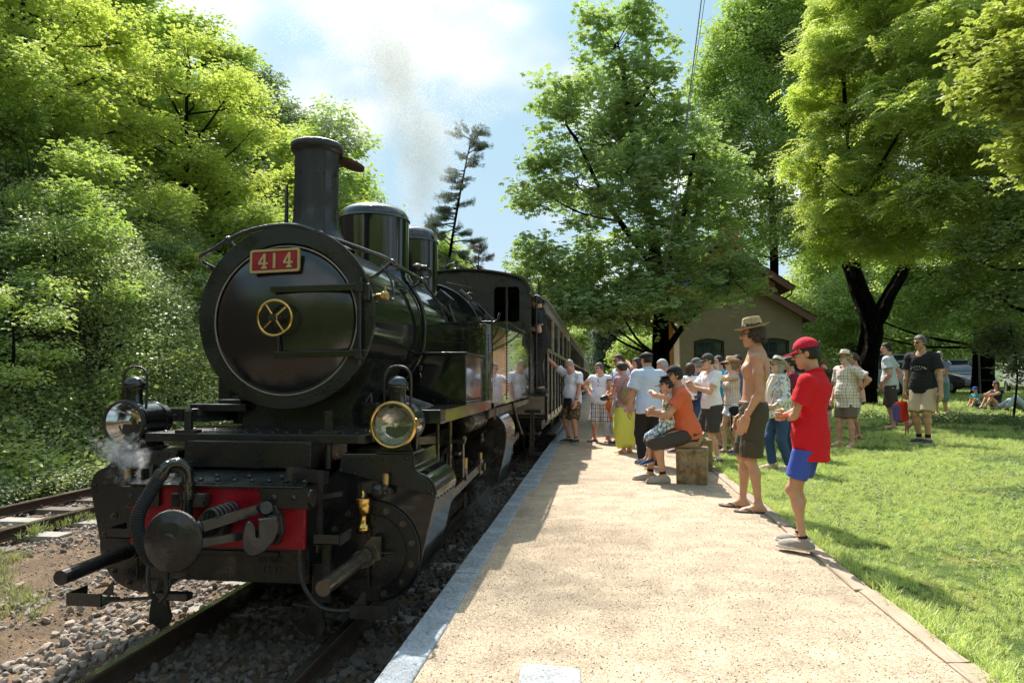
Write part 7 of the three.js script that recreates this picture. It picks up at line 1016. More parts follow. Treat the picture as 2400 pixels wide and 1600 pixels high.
    if (s.kind === 'brim') { const top = s.top ?? 0.38, rb = s.brim ?? 0.60, dip = s.dip ?? 0.06, P = [[0.362, 0.0], [0.40, -0.012], [rb * 0.8, -dip * 0.35], [rb, -dip + (s.curl ?? 0.03)], [rb + 0.005, -dip + (s.curl ?? 0.03) + 0.012], [rb * 0.8, -dip * 0.2], [0.40, 0.016], [0.37, 0.03], [0.352, 0.14], [0.325, top * 0.8], [0.29, top], [0.22, top + 0.015], [0.12, top - 0.03], [0.001, top - 0.055]]; const g = new THREE.LatheGeometry(P.map(([a, b]) => new THREE.Vector2(a * U, b * U)), 40), p = g.attributes.position; for (let i = 0; i < p.count; i++) { const x = p.getX(i) / U, y = p.getY(i) / U, z = p.getZ(i) / U, pinch = y > 0.2 ? 1 - 0.16 * smoothstep(z, 0, 0.3) * smoothstep(y, 0.2, top) : 1; p.setXYZ(i, x * 0.97 * pinch * U, (y - (y > 0.2 && Math.abs(x) < 0.09 ? 0.05 * (1 - Math.abs(x) / 0.09) : 0) - (Math.hypot(x, z) > 0.42 ? (s.front ?? 0.0) * Math.max(0, z) * 0.25 - (s.rise ?? 0) * Math.max(0, -z) : 0)) * U, z * 1.14 * U); } g.computeVertexNormals(); const hm = HM(0, s.y ?? 0.26, -0.055, s.pitch ?? -0.08); const hat = mesh('hat', boxUV(g.toNonIndexed().applyMatrix4(hm)), s.m, t); if (s.band) { const bg = new THREE.CylinderGeometry(0.362 * U, 0.376 * U, (s.bh ?? 0.11) * U, 40, 1, true); bg.scale(0.985, 1, 1.15); mesh('hat_band', boxUV(bg.translate(0, (s.bh ?? 0.11) * U * 0.55 + 0.012 * U, 0).toNonIndexed().applyMatrix4(hm)), s.band, t); } }
  }
  if (o.glasses) { const gm = new MB(), dk = o.glasses === 'sun'; for (const s of [-1, 1]) { const l = new THREE.SphereGeometry(0.085 * U, 14, 8); l.scale(1.05, 0.72, 0.3); if (dk) gm.add(l, HM(s * 0.135, 0.01, 0.375, 0, s * 0.25)); else gm.add(new THREE.TorusGeometry(0.075 * U, 0.010 * U, 6, 18).scale(1.15, 0.8, 1), HM(s * 0.13, 0.01, 0.385, 0, s * 0.2)); gm.cyl(HP(s * 0.22, 0.03, 0.35), HP(s * 0.36, 0.035, -0.08), 0.012 * U, 0.010 * U, 6); } gm.cyl(HP(-0.06, 0.03, 0.40), HP(0.06, 0.03, 0.40), 0.011 * U, 0.011 * U, 6); mesh(dk ? 'sunglasses' : 'glasses', gm.geo(), glassM, t); }
  if (o.watch) { const a = arms[o.watch > 0 ? 0 : 1], p = a.wr.clone().lerp(a.el, 0.12), q = a.wr.clone().lerp(a.el, 0.2); mesh('watch', new MB().cyl(p, q, 0.0205 * H, 0.0215 * H, 18).geo(), M.iron, t); }
  return { t, H, T3, HP, arms, legs, neckB, hc, S, world: (p) => p.clone().applyAxisAngle(V(0, 1, 0), R(o.face)).add(V(...o.at)) };
}

// ---------- the people on the platform and the lawn ----------
{
  const K = { dark: cloth([0.012, 0.012, 0.014]), charcoal: cloth([0.05, 0.043, 0.042]), white: cloth([0.78, 0.76, 0.80]), red: cloth([0.62, 0.004, 0.012]), cap: cloth([0.50, 0.006, 0.03]), blue: cloth([0.045, 0.085, 0.42]), olive: cloth([0.062, 0.050, 0.030]), navy: cloth([0.03, 0.05, 0.12]), jeans: cloth([0.035, 0.075, 0.17]), sky: cloth([0.52, 0.62, 0.80]), orange: cloth([0.62, 0.13, 0.05]), neon: cloth([0.9, 0.16, 0.006]), lime: cloth([0.58, 0.58, 0.09]), cyan: cloth([0.02, 0.36, 0.46]), grey: cloth([0.56, 0.58, 0.58]), lav: cloth([0.30, 0.35, 0.50]), teal: cloth([0.15, 0.25, 0.23]), khaki: cloth([0.50, 0.37, 0.25]), brown: cloth([0.16, 0.105, 0.08]), maroon: cloth([0.18, 0.012, 0.03]), denim: cloth([0.12, 0.19, 0.32]), pink: cloth([0.68, 0.42, 0.44]), greyDenim: cloth([0.25, 0.28, 0.32]), darkbrown: cloth([0.055, 0.038, 0.032]) };
  const leather = mat({ name: 'brown_leather', color: lin(0.13, 0.045, 0.022), roughness: 0.55 }), black = mat({ name: 'black_leather', color: lin(0.02, 0.018, 0.018), roughness: 0.5 }), tan = mat({ name: 'tan_leather', color: lin(0.36, 0.22, 0.12), roughness: 0.6 });
  const shoeGrey = mat({ name: 'grey_mesh', color: lin(0.30, 0.26, 0.225), roughness: 0.8, bumpMap: rep(T.weave, 40), bumpScale: 0.001 }), soleW = mat({ name: 'pale_sole', color: lin(0.62, 0.57, 0.52), roughness: 0.8 }), crocs = mat({ name: 'grey_rubber', color: lin(0.36, 0.31, 0.26), roughness: 0.6 }), trainer = mat({ name: 'dark_trainer', color: lin(0.03, 0.025, 0.035), roughness: 0.7 }), soleG = mat({ name: 'grey_sole', color: lin(0.4, 0.38, 0.40), roughness: 0.8 });
  const Y = 0.262, L = (x, z) => (x < 3.74 ? Y : lawnY(x, z)), at = (x, z, dy = 0) => [x, L(x, z) + dy, z], C = (m, p) => cloth([1, 1, 1], { k: m, map: PAT[m], p });

  const boy = person({ label: 'boy in red polo shirt, red cap and blue shorts standing on the timber edging', at: [3.70, 0.285, -5.40], face: -122, h: 1.55, sex: 'c', cell: 0.0085, hcell: 0.0045, fcell: 0.004, seed: 2, head: 0.142, skin: 'tan', hair: 'dark', hairStyle: 'crop', wide: 0.94, lean: -2, nod: 9, look: 14, legw: 0.9, armw: 0.84, glasses: 'clear',
    armL: { w: [-0.02, 0.625, 0.095], pole: [0.9, -0.6, -0.1], dir: [-0.9, 0.1, 0.1], palm: [0, 0.2, -1], curl: 0.5 }, armR: { w: [0.05, 0.63, 0.125], pole: [-0.9, -0.5, 0.1], dir: [0.9, 0.15, 0.05], palm: [0, 0, -1], curl: 0.6 }, legL: { a: [0.05, 0.042, 0.03], toe: 2 }, legR: { a: [-0.055, 0.042, 0.075], toe: 4 },
    shirt: { m: K.red, e: 0.014, hem: -0.105, sleeve: 0.62, loose: 0.012, flare: 0.012, fold: 0.008, collar: true }, pants: { m: K.blue, e: 0.010, len: 0.74, top: 0.0, knee: 0.050, fold: 0.006 }, shoes: { kind: 'shoe', m: shoeGrey, sole: soleW, sock: K.dark, sockH: 0.1, lace: K.dark }, hat: { kind: 'cap', m: K.cap } });
  { const p = boy; const q = boy.HP(0, 0.28, -0.5); mesh('cap_strap', new MB().torus(q.x, q.y - 0.016, q.z, 0.03, 0.006, 0, R(20), 0, 20, 6, Math.PI).geo(), K.dark, p.t); const pl = [boy.T3(0.055, -0.06, 0.035), boy.T3(0.082, -0.11, 0.045)]; void pl; }
  const sl = person({ label: 'shirtless man in straw hat and olive cargo shorts, hand in pocket', at: [3.63, 0.262, -7.0], face: -101, h: 1.84, cell: 0.010, hcell: 0.005, seed: 3, bare: true, skin: 'tan', hair: 'brown', hairStyle: 'curly', wide: 0.94, lean: -3, nod: 2, look: 6, glasses: 'clear', armw: 0.92, legw: 0.95,
    armL: { w: [0.125, 0.50, 0.035], pole: [0.35, -0.1, -1], dir: [-0.1, -1, 0.3], palm: [-1, 0, 0], curl: 0.3 }, armR: { w: [-0.13, 0.50, 0.05], pole: [-0.35, 0, -1] }, legL: { a: [0.05, 0.030, -0.02], toe: 6 }, legR: { a: [-0.06, 0.030, 0.06], toe: 8 }, soleY: 0.032,
    pants: { m: K.olive, e: 0.012, len: 0.94, top: 0.045, knee: 0.056, fold: 0.008, belt: leather, pockets: true }, shoes: { kind: 'flip', m: mat({ name: 'grey_strap', color: lin(0.30, 0.26, 0.23), roughness: 0.8 }), sole: mat({ name: 'brown_foam', color: lin(0.10, 0.06, 0.045), roughness: 0.8 }) }, hat: { kind: 'brim', m: straw, band: mat({ name: 'straw_band', color: lin(0.60, 0.47, 0.28), roughness: 0.9, bumpMap: rep(T.weave, 30), bumpScale: 0.004 }), top: 0.45, brim: 0.63, dip: 0.03, curl: 0.06, y: 0.27, pitch: 0.1, rise: 0.18 } });
  { const n = sl.neckB, pts = []; for (let i = 0; i < 16; i++) { const a = (i / 16) * 6.283; pts.push(n.clone().add(V(Math.sin(a) * 0.085, 0.012 - 0.035 * Math.cos(a), Math.cos(a) * 0.075 + 0.012))); } mesh('neck_cord', new MB().tube(pts, 0.004, 50, 6, true).geo(), black, sl.t); }
  // bench couple
  const sit = person({ label: 'seated man in orange T shirt and black cap with a child on his lap', at: [3.22, 0.262, -8.78], face: -84, h: 1.76, cell: 0.012, seed: 4, skin: 'tan', hair: 'dark', fat: 0.25, pelvis: [0, 0.352, 0], lean: 14, nod: 8, look: 10,
    armL: { w: [0.02, 0.66, 0.265], pole: [0.8, -0.7, -0.4], dir: [-0.9, 0.05, 0.3], palm: [0, 0, -1], curl: 0.7 }, armR: { w: [-0.02, 0.67, 0.255], pole: [-0.8, -0.7, -0.4], dir: [0.9, 0.1, 0.3], palm: [0, 0, -1], curl: 0.7 }, legL: { a: [0.06, 0.045, 0.185], pole: [0.1, 0.6, 1], toe: 6 }, legR: { a: [-0.07, 0.045, 0.255], pole: [-0.1, 0.6, 1], toe: 8 },
    shirt: { m: K.orange, e: 0.013, hem: -0.05, sleeve: 0.6, loose: 0.012 }, pants: { m: K.charcoal, e: 0.012, len: 1.08, top: 0.03, knee: 0.05, hemw: 0.05, fold: 0.007 }, shoes: { kind: 'shoe', m: crocs, sole: crocs, sock: K.dark, sockH: 0.16 }, hat: { kind: 'cap', m: K.dark }, watch: 1 });
  person({ label: 'small child in leafy white top and black cap on the lap of the seated man', at: [2.97, 0.262, -8.75], face: -92, h: 1.12, cell: 0.010, seed: 5, sex: 'c', head: 0.172, skin: 'fair', hair: 'brown', pelvis: [0, 0.655, 0], lean: -4, nod: 10, look: 8,
    armL: { w: [0.02, 0.875, 0.16], pole: [0.9, -0.1, 0.2], dir: [-0.9, 0.2, 0.1], palm: [0, -1, 0.2], curl: 0.5 }, armR: { w: [-0.02, 0.865, 0.165], pole: [-0.9, -0.2, 0.3], dir: [0.8, 0.3, 0.1], palm: [0, -1, 0.2], curl: 0.5 }, legL: { a: [0.06, 0.25, 0.20], pole: [0, 0.8, 1], pitch: 15 }, legR: { a: [-0.05, 0.24, 0.235], pole: [0, 0.8, 1], pitch: 15 }, legw: 0.85,
    shirt: { m: C('leafy'), e: 0.01, hem: -0.05, sleeve: 0.0 }, pants: { m: C('floral'), e: 0.010, len: 1.04, top: 0.04, knee: 0.05, hemw: 0.05 }, shoes: { kind: 'shoe', m: K.navy, sole: soleW }, hat: { kind: 'cap', m: K.dark } });
  // men and women of the crowd on the platform
  person({ label: 'man in pale blue shirt, black trousers and flat black cap, back to the camera', at: at(2.86, -10.4), face: -168, h: 1.67, cell: 0.012, seed: 6, fat: 0.15, wide: 1.04, skin: 'tan', hair: 'dark', hairStyle: 'crop', look: 30, armL: { w: [0.165, 0.475, 0.06], curl: 0.5 }, armR: { w: [-0.165, 0.48, 0.06], curl: 0.5 }, shirt: { m: K.sky, e: 0.015, hem: -0.075, sleeve: 0.72, loose: 0.016, flare: 0.014, fold: 0.009, collar: true }, pants: { m: K.dark, e: 0.008, len: 1.95, knee: 0.044, hemw: 0.034 }, shoes: { kind: 'shoe', m: black, sole: black }, hat: { kind: 'beret', m: K.dark, m2: K.grey } });
  person({ label: 'man in white T shirt, dark cap and sunglasses holding his hands up', at: at(3.83, -10.72), face: -68, h: 1.66, cell: 0.012, seed: 7, skin: 'fair', hair: 'dark', hairStyle: 'crop', glasses: 'sun', nod: 6, look: -8, armL: { w: [0.035, 0.70, 0.20], pole: [0.7, -0.9, -0.3], dir: [-0.4, 0.6, 0.4], palm: [-1, 0, 0], curl: 0.7 }, armR: { w: [-0.02, 0.70, 0.21], pole: [-0.7, -0.9, -0.3], dir: [0.3, 0.6, 0.4], palm: [1, 0, 0], curl: 0.7 }, legL: { a: [0.05, 0.042, -0.03] }, legR: { a: [-0.06, 0.042, 0.05] }, shirt: { m: K.white, e: 0.011, hem: -0.02, sleeve: 0.62, loose: 0.01 }, pants: { m: K.charcoal, e: 0.012, len: 0.9, top: 0.04, knee: 0.055, pockets: true }, shoes: { kind: 'shoe', m: trainer, sole: trainer, sock: K.white, sockH: 0.17 }, hat: { kind: 'cap', m: cloth([0.05, 0.048, 0.05]) } });
  const hw = person({ label: 'woman in pale straw hat, patterned sleeveless top and white shorts taking a photo', at: at(4.42, -12.15), face: -80, h: 1.65, cell: 0.013, seed: 8, sex: 'f', skin: 'pale', hair: 'blond', hairStyle: 'bob', glasses: 'sun', nod: -4, armL: { w: [0.02, 0.90, 0.17], pole: [0.6, -1, 0.2], dir: [-0.2, 0.9, 0.1], palm: [-1, 0, 0], curl: 0.5 }, armR: { w: [-0.03, 0.91, 0.17], pole: [-0.6, -1, 0.2], dir: [0.2, 0.9, 0.1], palm: [1, 0, 0], curl: 0.5 }, legL: { a: [0.05, 0.042, -0.05] }, legR: { a: [-0.05, 0.042, 0.08] }, shirt: { m: C('paisley'), e: 0.01, hem: -0.015, sleeve: 0 }, pants: { m: cloth([0.74, 0.76, 0.84]), e: 0.01, len: 0.5, top: 0.05, knee: 0.062, belt: leather }, shoes: { kind: 'shoe', m: mat({ name: 'taupe_suede', color: lin(0.20, 0.15, 0.12), roughness: 0.9 }), sole: soleG }, hat: { kind: 'brim', m: strawPink, band: tan, top: 0.4, brim: 0.68, dip: 0.02, curl: 0.05, front: 0.5, y: 0.27, pitch: 0.1 } });
  const lean = person({ label: 'older man in white T shirt and camouflage shorts leaning one arm on the coach', at: at(1.60, -13.74), face: -34, h: 1.66, cell: 0.013, seed: 9, fat: 0.55, skin: 'pink', hair: 'white', hairStyle: 'crop', glasses: 'sun', lean: 2, nod: 22, look: -22, shrugR: 0.03, armR: { w: [-0.30, 1.02, 0.10], pole: [-0.5, -0.4, -1], dir: [-0.4, 0.8, 0.3], palm: [-0.6, -0.2, 0.6], curl: 0.25 }, armL: { w: [0.13, 0.50, 0.10], pole: [0.7, -0.1, -1], dir: [-0.1, -1, 0.25], curl: 0.4 }, legL: { a: [0.07, 0.042, 0.02], toe: 20 }, legR: { a: [-0.05, 0.042, 0.0], toe: 25 }, shirt: { m: cloth([0.80, 0.79, 0.88]), e: 0.014, hem: -0.06, sleeve: 0.6, loose: 0.014, flare: 0.014 }, pants: { m: C('camo'), e: 0.014, len: 0.98, top: 0.0, knee: 0.06, pockets: true }, shoes: { kind: 'shoe', m: trainer, sole: soleG, sock: K.dark, sockH: 0.14 }, watch: 1 });
  person({ label: 'grey haired man in white printed T shirt and black and white plaid shorts', at: at(2.17, -14.0), face: -14, h: 1.59, cell: 0.013, seed: 10, fat: 0.8, wide: 1.05, skin: 'pink', hair: 'salt', hairStyle: 'short', glasses: 'sun', nod: 10, look: -40, armR: { w: [-0.155, 0.60, -0.05], pole: [-1, 0.1, -0.5], dir: [0.5, -0.3, -0.5], curl: 0.8 }, armL: { w: [0.15, 0.52, 0.02], pole: [0.7, 0, -1], curl: 0.5 }, legL: { a: [0.085, 0.036, 0.0], toe: 18 }, legR: { a: [-0.085, 0.036, 0.0], toe: 30 }, soleY: 0.037, shirt: { m: C('printWhite'), e: 0.012, hem: -0.05, sleeve: 0.2, loose: 0.01, flare: 0.008 }, pants: { m: C('plaidBlack'), e: 0.014, len: 1.06, top: 0.0, knee: 0.056, hemw: 0.055 }, shoes: { kind: 'sandal', m: leather, sole: black } });
  const gw = person({ label: 'woman in red patterned top and lime green harem trousers with a tan shoulder bag', at: at(2.58, -12.0), face: -138, h: 1.56, cell: 0.012, seed: 12, sex: 'f', skin: 'pink', hair: 'brown', hairStyle: 'mop', nod: 14, look: 14, lean: 5, fat: 0.1, armL: { w: [0.05, 0.62, 0.21], pole: [0.6, -1, -0.6], dir: [-0.4, 0.2, 0.8], palm: [-0.5, 0.6, 0], curl: 0.8 }, armR: { w: [-0.06, 0.66, 0.18], pole: [-0.6, -1, -0.5], dir: [0.3, 0.5, 0.6], curl: 0.8 }, legL: { a: [0.055, 0.03, -0.03], toe: 10 }, legR: { a: [-0.08, 0.03, 0.02], toe: 15 }, soleY: 0.031, shirt: { m: C('redWeave'), e: 0.013, hem: -0.08, sleeve: 0.4, loose: 0.01, flare: 0.016 }, pants: { m: K.lime, e: 0.016, len: 1.86, top: 0.04, knee: 0.086, hemw: 0.05, skirt: 0.07, fold: 0.012 }, shoes: { kind: 'flip', m: tan, sole: tan } });
  person({ label: 'child in bright orange top and pale jeans half hidden behind the lime trousers', at: at(2.40, -13.9), face: -30, h: 1.25, sex: 'c', cell: 0.015, seed: 13, head: 0.16, skin: 'fair', hair: 'dark', lean: 8, shirt: { m: K.neon, e: 0.016, hem: -0.19, sleeve: 0, flare: 0.03 }, pants: { m: cloth([0.55, 0.62, 0.72]), e: 0.01, len: 1.7, knee: 0.05, hemw: 0.045 }, shoes: { kind: 'sandal', m: black, sole: black } });
  person({ label: 'woman in pink top with hand raised to her brow, behind the pale blue shirt', at: at(2.93, -13.9), face: -76, h: 1.68, sex: 'f', cell: 0.015, seed: 14, skin: 'pink', hair: 'brown', hairStyle: 'long', armL: { w: [0.04, 0.93, 0.13], pole: [0.9, -0.3, 0.1], dir: [-0.7, 0.5, 0], palm: [0, -1, 0.2], curl: 0.3 }, shirt: { m: cloth([0.72, 0.55, 0.60]), e: 0.012, hem: -0.12, sleeve: 0.35, flare: 0.016 }, pants: { m: K.greyDenim, e: 0.012, len: 0.95, knee: 0.054 }, shoes: { kind: 'sandal', m: K.pink, sole: soleW } });
  person({ label: 'man with brown crew cut, sunglasses and light blue shirt behind the lime trousers', at: at(2.56, -13.3), face: -62, h: 1.74, cell: 0.015, seed: 15, skin: 'tan', hair: 'brown', hairStyle: 'crop', glasses: 'sun', nod: 8, shirt: { m: K.sky, e: 0.014, hem: -0.08, sleeve: 0.6, collar: true }, pants: { m: K.khaki, len: 0.9, knee: 0.055 }, shoes: { kind: 'shoe', m: black, sole: soleG } });
  person({ label: 'dark haired man in red top and sunglasses at the back of the platform crowd', at: at(2.95, -14.6), face: -28, h: 1.74, cell: 0.017, seed: 16, skin: 'brown', hair: 'dark', hairStyle: 'short', glasses: 'sun', shirt: { m: cloth([0.5, 0.01, 0.03]), e: 0.014, hem: -0.08 }, pants: { m: K.navy, len: 1.9 }, shoes: { kind: 'shoe', m: black, sole: black } });
  person({ label: 'man in blue striped shirt stooping behind the little girl', at: at(3.50, -12.2), face: -96, h: 1.66, cell: 0.014, seed: 17, skin: 'pink', hair: 'white', hairStyle: 'short', lean: 26, nod: 18, fat: 0.3, armL: { w: [0.08, 0.58, 0.26], pole: [0.6, -1, -0.5], curl: 0.6 }, shirt: { m: C('stripeBlue'), e: 0.015, hem: -0.08, sleeve: 0.7, collar: true }, pants: { m: K.khaki, len: 1.9 }, shoes: { kind: 'shoe', m: leather, sole: soleG } });
  person({ label: 'man in navy top and white peaked cap carrying the little girl', at: at(3.80, -11.75), face: -112, h: 1.64, cell: 0.014, seed: 18, skin: 'pink', hair: 'grey', hairStyle: 'crop', fat: 0.2, armL: { w: [0.06, 0.63, 0.20], pole: [0.8, -0.6, -0.3], dir: [-0.9, 0.1, 0.3], palm: [0, 0.6, -0.6], curl: 0.5 }, armR: { w: [-0.05, 0.60, 0.20], pole: [-0.8, -0.6, -0.3], dir: [0.9, 0.1, 0.3], curl: 0.5 }, shirt: { m: K.navy, e: 0.013, hem: -0.06, sleeve: 0.6 }, pants: { m: K.jeans, len: 1.9 }, shoes: { kind: 'shoe', m: black, sole: soleG }, hat: { kind: 'cap', m: cloth([0.10, 0.10, 0.11]), m2: K.white } });
  person({ label: 'little long haired girl in white T shirt carried on the navy man\'s arm', at: [3.62, 0.262 + 0.0, -11.52], face: 168, h: 1.02, sex: 'c', cell: 0.011, seed: 19, head: 0.18, skin: 'fair', hair: 'brown', hairStyle: 'long', pelvis: [0, 0.98, 0], lean: -2, armL: { w: [0.16, 0.52, 0.06], curl: 0.4 }, armR: { w: [-0.15, 0.62, 0.14] }, legL: { a: [0.09, 0.78, 0.20], pole: [0.4, 0.5, 1] }, legR: { a: [-0.09, 0.78, 0.18], pole: [-0.4, 0.5, 1] }, legw: 0.85, shirt: { m: cloth([0.80, 0.72, 0.76]), e: 0.011, hem: -0.06, sleeve: 0.5 }, pants: { m: cloth([0.10, 0.06, 0.15]), len: 0.7, knee: 0.056 }, shoes: { kind: 'shoe', m: K.pink, sole: soleW } });
  person({ label: 'man in turquoise shirt raising a camera behind the straw hat woman', at: at(4.36, -12.95), face: -72, h: 1.72, cell: 0.016, seed: 20, skin: 'pink', hair: 'dark', hairStyle: 'short', armL: { w: [0.02, 0.90, 0.17], pole: [0.7, -0.9, 0], dir: [-0.5, 0.7, 0], curl: 0.7 }, armR: { w: [-0.03, 0.9, 0.17], pole: [-0.7, -0.9, 0], dir: [0.5, 0.7, 0], curl: 0.7 }, shirt: { m: K.cyan, e: 0.013, hem: -0.06 }, pants: { m: K.charcoal, len: 0.92 }, shoes: { kind: 'shoe', m: black, sole: black } });
  person({ label: 'bearded man with sunglasses and blue shirt just left of the shirtless man', at: at(4.55, -12.3), face: -38, h: 1.71, cell: 0.015, seed: 21, skin: 'tan', hair: 'dark', hairStyle: 'crop', beard: 'salt', glasses: 'sun', shirt: { m: cloth([0.10, 0.16, 0.33]), e: 0.014, hem: -0.08, collar: true }, pants: { m: K.greyDenim, len: 0.92 }, shoes: { kind: 'shoe', m: trainer, sole: soleG } });
  person({ label: 'man in denim blue shirt and dark shorts behind the shirtless man\'s back', at: at(5.30, -13.4), face: -104, h: 1.68, cell: 0.015, seed: 22, skin: 'tan', hair: 'brown', armL: { w: [0.05, 0.63, 0.17], pole: [0.7, -0.9, -0.3], curl: 0.6 }, shirt: { m: K.denim, e: 0.014, hem: -0.08, sleeve: 0.7 }, pants: { m: K.navy, len: 1.1, knee: 0.054, hemw: 0.054 }, shoes: { kind: 'shoe', m: trainer, sole: soleG } });
  const sc = person({ label: 'woman in white brimmed hat with black band, cream scarf and blue jeans', at: at(4.68, -10.15), face: -76, h: 1.58, cell: 0.012, seed: 23, sex: 'f', skin: 'pale', hair: 'white', hairStyle: 'long', glasses: 'sun', nod: -8, armL: { w: [0.13, 0.57, 0.14], pole: [0.6, -0.5, -1], dir: [-0.5, -0.3, 0.6], curl: 0.6 }, legL: { a: [0.05, 0.042, -0.06] }, legR: { a: [-0.05, 0.042, 0.05] }, shirt: { m: C('dottedGrey'), e: 0.016, hem: -0.04, sleeve: 1.6, loose: 0.01 }, pants: { m: K.jeans, e: 0.008, len: 1.93, knee: 0.04, hemw: 0.036 }, shoes: { kind: 'shoe', m: mat({ name: 'blush_canvas', color: lin(0.55, 0.38, 0.33), roughness: 0.9 }), sole: soleW }, hat: { kind: 'brim', m: strawWhite, band: K.dark, bh: 0.12, top: 0.36, brim: 0.64, dip: 0.06, y: 0.27, pitch: -0.16 } });
  { const n = sc.neckB, pts = []; for (let i = 0; i <= 12; i++) { const a = R(-150 + i * 25); pts.push(n.clone().add(V(Math.sin(a) * 0.085, 0.02, Math.cos(a) * 0.08 + 0.01))); } mesh('scarf', new MB().tube(pts, 0.036, 40, 10).tube([n.clone().add(V(0.05, 0.0, 0.09)), n.clone().add(V(0.045, -0.16, 0.16)), n.clone().add(V(0.05, -0.32, 0.17)), n.clone().add(V(0.06, -0.50, 0.15))], 0.036, 24, 10).tube([n.clone().add(V(-0.04, 0.0, 0.09)), n.clone().add(V(-0.045, -0.16, 0.155)), n.clone().add(V(-0.05, -0.34, 0.165))], 0.034, 20, 10).geo(), cloth([0.72, 0.62, 0.52]), sc.t); }
  person({ label: 'person in maroon top mostly hidden behind the boy in red', at: at(5.22, -11.5), face: -96, h: 1.64, cell: 0.017, seed: 24, skin: 'tan', hair: 'dark', shirt: { m: K.maroon, e: 0.014, hem: -0.1, sleeve: 0.7 }, pants: { m: K.navy, len: 1.9 }, shoes: { kind: 'shoe', m: trainer, sole: soleG } });
  // on the lawn
  person({ label: 'red haired person in brown camouflage shirt bending away on the lawn', at: at(7.1, -16.0), face: 150, h: 1.58, cell: 0.016, seed: 25, skin: 'pink', hair: 'ginger', hairStyle: 'short', lean: 12, nod: 20, armL: { w: [0.1, 0.56, 0.16], curl: 0.6 }, armR: { w: [-0.1, 0.56, 0.16], curl: 0.6 }, shirt: { m: cloth([0.5, 0.38, 0.32], { k: 'camo2', map: PAT.camo }), e: 0.015, hem: -0.08, sleeve: 0.6 }, pants: { m: K.brown, len: 0.95, knee: 0.055 }, shoes: { kind: 'sandal', m: black, sole: black } });
  person({ label: 'man in tan plaid shirt and straw hat with hand on hip on the lawn', at: at(6.47, -12.7), face: -62, h: 1.66, cell: 0.012, seed: 26, fat: 0.6, skin: 'pink', hair: 'grey', hairStyle: 'crop', beard: 'white', glasses: 'clear', nod: -2, armL: { w: [0.135, 0.60, -0.03], pole: [1, -0.1, -0.35], dir: [-0.8, -0.5, 0.2], curl: 0.8 }, armR: { w: [-0.15, 0.5, 0.05] }, legL: { a: [0.07, 0.03, 0.02], toe: 16 }, legR: { a: [-0.07, 0.03, 0.05], toe: 14 }, soleY: 0.032, shirt: { m: C('plaidTan'), e: 0.016, hem: -0.12, sleeve: 0.72, loose: 0.014, flare: 0.018, collar: true }, pants: { m: K.brown, e: 0.012, len: 0.9, top: 0.0, knee: 0.056 }, shoes: { kind: 'flip', m: mat({ name: 'pale_strap', color: lin(0.5, 0.4, 0.34), roughness: 0.8 }), sole: mat({ name: 'pale_foam', color: lin(0.42, 0.30, 0.25), roughness: 0.8 }) }, watch: 1, hat: { kind: 'brim', m: strawWhite, band: straw, top: 0.36, brim: 0.62, dip: 0.05, rise: -0.1, y: 0.27, pitch: -0.1 } });
  person({ label: 'woman with brown ponytail almost hidden behind the plaid shirt man', at: at(6.95, -13.6), face: -92, h: 1.62, sex: 'f', cell: 0.017, seed: 27, skin: 'tan', hair: 'brown', hairStyle: 'pony', shirt: { m: cloth([0.75, 0.40, 0.30]), e: 0.012, hem: -0.1 }, pants: { m: K.greyDenim, len: 0.9 }, shoes: { kind: 'sandal', m: black, sole: black } });
  person({ label: 'man in light grey T shirt and dark shorts walking left across the lawn', at: at(8.3, -15.5), face: -122, h: 1.84, cell: 0.013, seed: 28, skin: 'pink', hair: 'dark', hairStyle: 'short', look: 34, wide: 1.03, armL: { w: [0.13, 0.52, 0.06], pole: [0.4, 0, -1], dir: [-0.3, -0.9, 0.2], curl: 0.4 }, armR: { w: [-0.15, 0.52, -0.04] }, legR: { a: [-0.045, 0.032, -0.02] }, legL: { a: [0.06, 0.095, -0.20], pole: [0, 0.2, 1], pitch: 48 }, soleY: 0.034, shirt: { m: K.grey, e: 0.014, hem: -0.07, sleeve: 0.62, loose: 0.012, flare: 0.012 }, pants: { m: K.darkbrown, e: 0.012, len: 1.0, knee: 0.058 }, shoes: { kind: 'flip', m: leather, sole: mat({ name: 'brown_sole', color: lin(0.12, 0.065, 0.045), roughness: 0.8 }) } });
  const bt = person({ label: 'man in black printed T shirt and beige shorts holding a red backpack', at: at(7.6, -12.4), face: -48, h: 1.83, cell: 0.012, seed: 29, fat: 0.35, skin: 'tan', hair: 'salt', hairStyle: 'short', glasses: 'sun', look: -18, armR: { w: [-0.16, 0.475, 0.02], curl: 0.9 }, armL: { w: [0.165, 0.48, 0.03], curl: 0.4 }, legL: { a: [0.05, 0.042, 0.05], toe: 14 }, legR: { a: [-0.045, 0.042, 0.0], toe: 10 }, shirt: { m: K.dark, e: 0.014, hem: -0.06, sleeve: 0.66, loose: 0.014, flare: 0.01 }, pants: { m: K.khaki, e: 0.012, len: 0.94, knee: 0.056 }, shoes: { kind: 'shoe', m: trainer, sole: soleW, sock: K.dark, sockH: 0.22 } });
  { // arched print on the chest
    const cv = document.createElement('canvas'); cv.width = 512; cv.height = 256; const x = cv.getContext('2d'); x.fillStyle = '#0b0b0d'; x.fillRect(0, 0, 512, 256); x.fillStyle = '#dcdcdc'; x.font = 'bold 74px serif'; x.textAlign = 'center';
    const s = 'IIIIIIINE', n = s.length; for (let i = 0; i < n; i++) { const a = (i - (n - 1) / 2) * 0.155; x.save(); x.translate(256 + Math.sin(a) * 400, 480 - Math.cos(a) * 400 + 30); x.rotate(a); x.fillText(s[i], 0, 0); x.restore(); } x.font = 'bold 52px serif'; [...'1887'].forEach((c, i) => x.fillText(c, 256 + (i - 1.5) * 62, 200));
